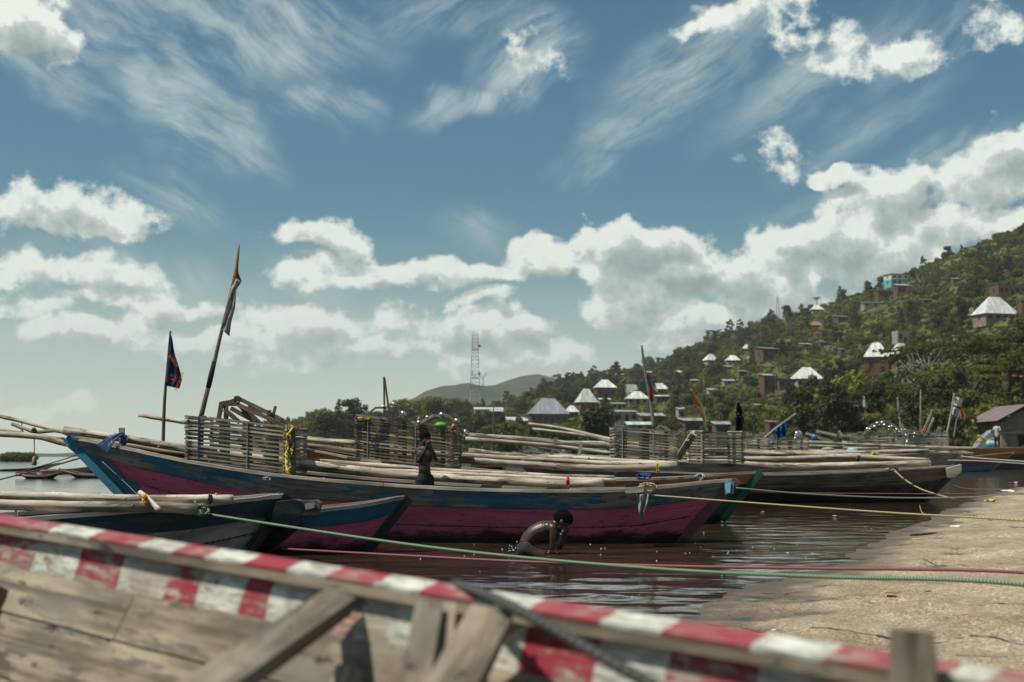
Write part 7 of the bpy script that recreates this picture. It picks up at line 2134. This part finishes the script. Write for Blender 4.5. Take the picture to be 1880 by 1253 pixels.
# spine and shoulder blade relief
for k in range(7):
    t = k / 6; ell(mb, B(967 + 40 * t, 993 - 27 * t ** 0.75, -0.0) + Vector((-0.018, 0, 0.032)), (0.010, 0.010, 0.010))
ell(mb, B(1004, 970, -0.055) + Vector((0, 0, 0.02)), (0.045, 0.03, 0.03), Matrix.Rotation(math.radians(-25), 3, 'Y'))
fuse('body', mb, M['skin_wet'], th, 0.0042)
hair_eyes(hc, hh, Rb, th)
mb = MB(); limb(mb, [B(963, 1015), B(967, 1003)], [0.082, 0.079], 16)
for s in (-1, 1): limb(mb, [B(964, 1011, 0.06 * s), B(984, 1018, 0.08 * s)], [0.074, 0.058], 12)
fuse('shorts', mb, M['shorts'], th, 0.007)
# splash: drops and ripple rings
q_ = random.Random(8); m = MB()
for i in range(26):
    m.add(ball_d(B(938 + q_.gauss(8, 8), 1013 - abs(q_.gauss(0, 7)), q_.uniform(-0.15, 0.15)), q_.uniform(0.002, 0.006), 6, 4))
for i in range(14):
    m.add(ball_d(B(1000 + q_.gauss(8, 9), 1016 - abs(q_.gauss(0, 3)), q_.uniform(-0.15, 0.1)), q_.uniform(0.002, 0.005), 6, 4))
gm, gn, gb = new_mat('water_drops'); gb.inputs['Base Color'].default_value = (0.9, 0.92, 0.95, 1); gb.inputs['Roughness'].default_value = 0.05; gb.inputs['Specular IOR Level'].default_value = 1.0
o = m.build('splash_drops', gm, None, True, base); tag(o, 'drops of water splashing round the bather', kind='stuff')
# foam flecks drifting on the water
q_ = random.Random(18); V = []; Fc = []
for i in range(70):
    px = q_.uniform(700, 1640); py = q_.uniform(925, 1100) if i % 3 else q_.uniform(990, 1030)
    p = P(px, py, gd(py, 0.0)); p.z = 0.0
    if shore_dist(p.x, p.y) > -0.25: continue
    r = q_.uniform(0.003, 0.009) * (2.2 if i % 17 == 0 else 1); o_ = len(V); V.append(p + Vector((0, 0, wave_z(p.x, p.y) + 0.006)))
    for k in range(6):
        a = k * 1.047; V.append(Vector((p.x + math.cos(a) * r * q_.uniform(.6, 1.2), p.y + math.sin(a) * r * q_.uniform(.6, 1.2), wave_z(p.x, p.y) + 0.002)))
    Fc += [(o_, o_ + 1 + k, o_ + 1 + (k + 1) % 6) for k in range(6)]
o = mesh('foam_flecks', V, Fc, M['scrap_white']); tag(o, 'tiny foam flecks drifting on the brown water', kind='stuff')

# the child standing in the pink boat, hands raised to the face
Dc = 15.45
def K(px, py, dd=0.0): return P(px, py, Dc + dd)
base = K(780, 960); base.z = 0.10
th = Thing('person', 'child in dark shorts standing in the pink boat, hands at mouth', 'person', base)
mb = MB()
limb(mb, [K(780, 880), K(779.5, 866), K(779, 850), K(779, 836), K(779, 827)], [0.072, 0.066, 0.062, 0.068, 0.052], 16)
ell(mb, K(772, 838), (0.055, 0.06, 0.085)); ell(mb, K(786, 838), (0.055, 0.06, 0.085)); ell(mb, K(780, 862, -0.03), (0.062, 0.05, 0.07))
ell(mb, K(780, 874), (0.074, 0.062, 0.06))
for s, x0 in ((-1, 771.5), (1, 788.5)):
    ft = Vector((K(x0, 958).x, Dc, 0.135))
    kn = K(x0 + s * 0.5, 916)
    limb(mb, [K(x0, 882), K(x0, 898), kn], [0.050, 0.046, 0.036], 12)
    limb(mb, [kn, K(x0, 930), ft + Vector((0, 0, 0.03))], [0.036, 0.036, 0.022], 12)
    limb(mb, [ft + Vector((0, 0.02, 0)), ft + Vector((0.03, -0.09, -0.012))], [0.026, 0.022], 10)
limb(mb, [K(772, 826), K(766.5, 829)], [0.038, 0.030], 12); limb(mb, [K(786, 826), K(792.5, 829)], [0.038, 0.030], 12)
limb(mb, [K(766, 829), K(766, 838), K(770.5, 846, -0.06)], [0.029, 0.024, 0.019], 12)
limb(mb, [K(770.5, 846, -0.06), K(777, 833, -0.12), K(783, 820, -0.12)], [0.019, 0.020, 0.014], 10)
limb(mb, [K(793, 829), K(796, 838, -0.02), K(800.5, 844, -0.05)], [0.029, 0.024, 0.019], 12)
limb(mb, [K(800.5, 844, -0.05), K(796, 832, -0.11), K(790, 819, -0.12)], [0.019, 0.020, 0.014], 10)
hand(mb, K(783, 820, -0.12), Vector((0.1, 0.15, 0.9)), 1, 0.072, 0.9, Vector((1, 0, 0.2)))
hand(mb, K(790, 819, -0.12), Vector((-0.15, 0.15, 0.9)), -1, 0.072, 0.9, Vector((-1, 0, 0.2)))
limb(mb, [K(779, 826), K(779.5, 818), K(780, 814)], [0.036, 0.027, 0.028], 12)
Rc = Matrix.Rotation(math.radians(-62), 3, 'Z') @ Matrix.Rotation(math.radians(6), 3, 'Y')
hc = K(780, 805.5); hh = 0.175
head(mb, hc, hh, Rc)
fuse('body', mb, M['skin'], th, 0.0042)
hair_eyes(hc, hh, Rc, th)
mb = MB(); limb(mb, [K(780, 882), K(780, 871)], [0.072, 0.070], 16); ell(mb, K(780, 877), (0.078, 0.068, 0.05))
for x0 in (771.5, 788.5): limb(mb, [K(x0, 880), K(x0, 899)], [0.054, 0.053], 12)
fuse('shorts', mb, M['shorts'], th, 0.007)
mb = MB(); ell(mb, K(788, 812, -0.15), (0.02, 0.018, 0.018)); o = mb.build('fruit', plain('red_fruit', (0.12, 0.015, 0.012), 0.6), None, True); tag(o, 'small dark red object held at the mouth of the standing child', 'fruit')

# two men standing on the far boat at the right
def man(label, px, foot, top, D, shirt, trouser, turn, arm=0.0):
    base = P(px, foot, D); h = P(px, top, D).z - base.z
    th = Thing('person', label, 'person', base); th.o.rotation_euler = (0, 0, 0)
    u = h / 7.5; R = Matrix.Rotation(turn, 3, 'Z')
    def Wp(x, y, z): return base + R @ Vector((x * u, y * u, z * u))
    mb = MB()
    limb(mb, [Wp(0, 0, 3.7), Wp(0.05, 0, 4.6), Wp(0, 0, 5.7), Wp(0, 0, 6.0)], [0.62 * u, 0.55 * u, 0.66 * u, 0.45 * u])
    limb(mb, [Wp(0, 0, 6.0), Wp(0.05, 0, 6.7)], [0.3 * u, 0.26 * u])
    for s in (-1, 1):
        limb(mb, [Wp(0, s * 0.38, 3.7), Wp(0.1, s * 0.45, 2.0), Wp(0, s * 0.45, 0.25)], [0.42 * u, 0.28 * u, 0.17 * u])
        limb(mb, [Wp(0, s * 0.45, 0.15), Wp(0.75, s * 0.5, 0.1)], [0.16 * u, 0.12 * u])
        e = Wp(0.1 + arm, s * (1.1 + (0.35 if arm else 0.05)), 4.7); w = Wp(0.35 + arm, s * (1.15 - arm * 0.3), 3.7 + arm)
        limb(mb, [Wp(0, s * 0.78, 5.85), e], [0.27 * u, 0.2 * u]); limb(mb, [e, w], [0.2 * u, 0.13 * u])
        hand(mb, w, (w - e), s, 0.75 * u, 0.8, R @ Vector((1, 0, 0)))
    head(mb, Wp(0.1, 0, 7.0), u, R)
    fuse('body', mb, M['skin'], th, 0.016)
    hair_eyes(Wp(0.1, 0, 7.0), u, R, th, False)
    mb = MB(); limb(mb, [Wp(0, 0, 3.5), Wp(0.05, 0, 4.6), Wp(0, 0, 5.7), Wp(0, 0, 6.0)], [0.72 * u, 0.64 * u, 0.74 * u, 0.5 * u])
    for s in (-1, 1): limb(mb, [Wp(0, s * 0.7, 5.85), Wp(0.05 + arm * .5, s * 1.0, 5.1)], [0.34 * u, 0.3 * u])
    fuse('shirt', mb, M[shirt], th, 0.022)
    mb = MB(); limb(mb, [Wp(0, 0, 3.5), Wp(0, 0, 3.9)], [0.66 * u, 0.62 * u])
    for s in (-1, 1): limb(mb, [Wp(0, s * 0.38, 3.7), Wp(0.1, s * 0.45, 2.0), Wp(0, s * 0.45, 0.5)], [0.48 * u, 0.35 * u, 0.26 * u])
    fuse('trousers', mb, M[trouser], th, 0.022)
man('man in pale shirt and dark trousers standing before the brick gable house', 1831, 823, 775, 93, 'shirt_pale', 'trouser', math.radians(-110), 0.25)
man('man in an olive shirt standing left of the one in the pale shirt', 1776, 822, 783, 95, 'shirt_olive', 'trouser_black', math.radians(-80), 0.1)

# ------------------------------------------------------------------ labels that tell look-alikes apart
ORD = ['leftmost', 'second from left', 'third from left', 'fourth from left', 'fifth from left', 'sixth from left', 'seventh from left', 'eighth from left']
MARKS = [(1826, 560, 'the big white roof'), (1608, 660, 'the steep white roof'), (1645, 515, 'the teal house'), (1498, 598, 'the pink red roof'), (1305, 660, 'the lowest white roof'),
         (1408, 645, 'the brown roofed house'), (1408, 705, 'the tall brick house'), (1480, 690, 'the broad white roof'), (1076, 735, 'the pyramid roof'), (1110, 715, 'the bright hipped roof'),
         (1170, 735, 'the low white roof'), (1006, 760, 'the wide grey roof'), (900, 755, 'the radio tower'), (763, 770, 'the faded pink roof'), (1215, 715, 'the leaning flag pole'),
         (1562, 705, 'the yellow green tree'), (1850, 650, 'the largest umbrella tree'), (1850, 525, 'the open topped brick house'), (1428, 560, 'the power pylon'), (1655, 625, 'the unfinished grey house'),
         (1095, 780, 'the round dark tree'), (1355, 760, 'the black flag'), (1285, 750, 'the furled flag'), (1750, 440, 'the upper ridge'), (1345, 590, 'the middle of the ridge'), (1620, 500, 'the ridge by the cream house')]
bpy.context.view_layer.update()
def scr(o):
    w = o.matrix_world.translation if o.parent is None else o.matrix_world.translation
    y = max(w.y, 0.1); c_, s_ = math.cos(PITCH), math.sin(PITCH)
    dz = w.z - CAM_Z; f = y * c_ + dz * s_; u_ = -y * s_ + dz * c_
    return 940 + F_PX * w.x / f, 626.5 - F_PX * u_ / f
tops = [o for o in S.objects if o.parent is None and o.get('label') and o.get('category')]
for o in tops:
    if o['category'] == 'tree' and str(o.get('group', '')).startswith('trees '):
        x, y = scr(o)
        mx, my, nm = min(MARKS, key=lambda q: (q[0] - x) ** 2 + (1.6 * (q[1] - y)) ** 2)
        rel = ('above ' if y < my else 'below ') if abs(y - my) > abs(x - mx) * 0.7 else ('left of ' if x < mx else 'right of ')
        kd = o['label'].split(' tree')[0]
        size = 'tall ' if o.scale.z > 1.05 and 'tall' not in kd else ('small ' if o.scale.z < 0.62 else '')
        o['label'] = size + kd + ' tree ' + rel + nm
by = {}
for o in tops: by.setdefault(o['label'], []).append(o)
for lab, os_ in by.items():
    if len(os_) < 2: continue
    os_.sort(key=lambda o: scr(o)[0])
    for i, o in enumerate(os_):
        pre = 'rightmost' if i == len(os_) - 1 else (ORD[i] if i < len(ORD) else ('%dth from left' % (i + 1) if i < 20 else None))
        if pre: o['label'] = pre + ', ' + lab

# ------------------------------------------------------------------ haze
if HAZE > 0:
    V = [(x, y, z) for z in (-4, 330) for x, y in ((-4000, -120), (4000, -120), (4000, 4200), (-4000, 4200))]
    Fc = [(0, 3, 2, 1), (4, 5, 6, 7), (0, 1, 5, 4), (1, 2, 6, 5), (2, 3, 7, 6), (3, 0, 4, 7)]
    hm = bpy.data.materials.new('haze'); hm.use_nodes = True; hm.node_tree.nodes.clear()
    n = NT(hm.node_tree); pv = n.node('ShaderNodeVolumePrincipled'); oo = n.node('ShaderNodeOutputMaterial')
    pv.inputs['Color'].default_value = (0.93, 0.97, 0.93, 1); pv.inputs['Density'].default_value = HAZE; pv.inputs['Anisotropy'].default_value = 0.2
    hm.node_tree.links.new(pv.outputs[0], oo.inputs['Volume'])
    o = mesh('haze', V, Fc, hm); tag(o, 'thin pale haze over the lake and hills', kind='stuff')
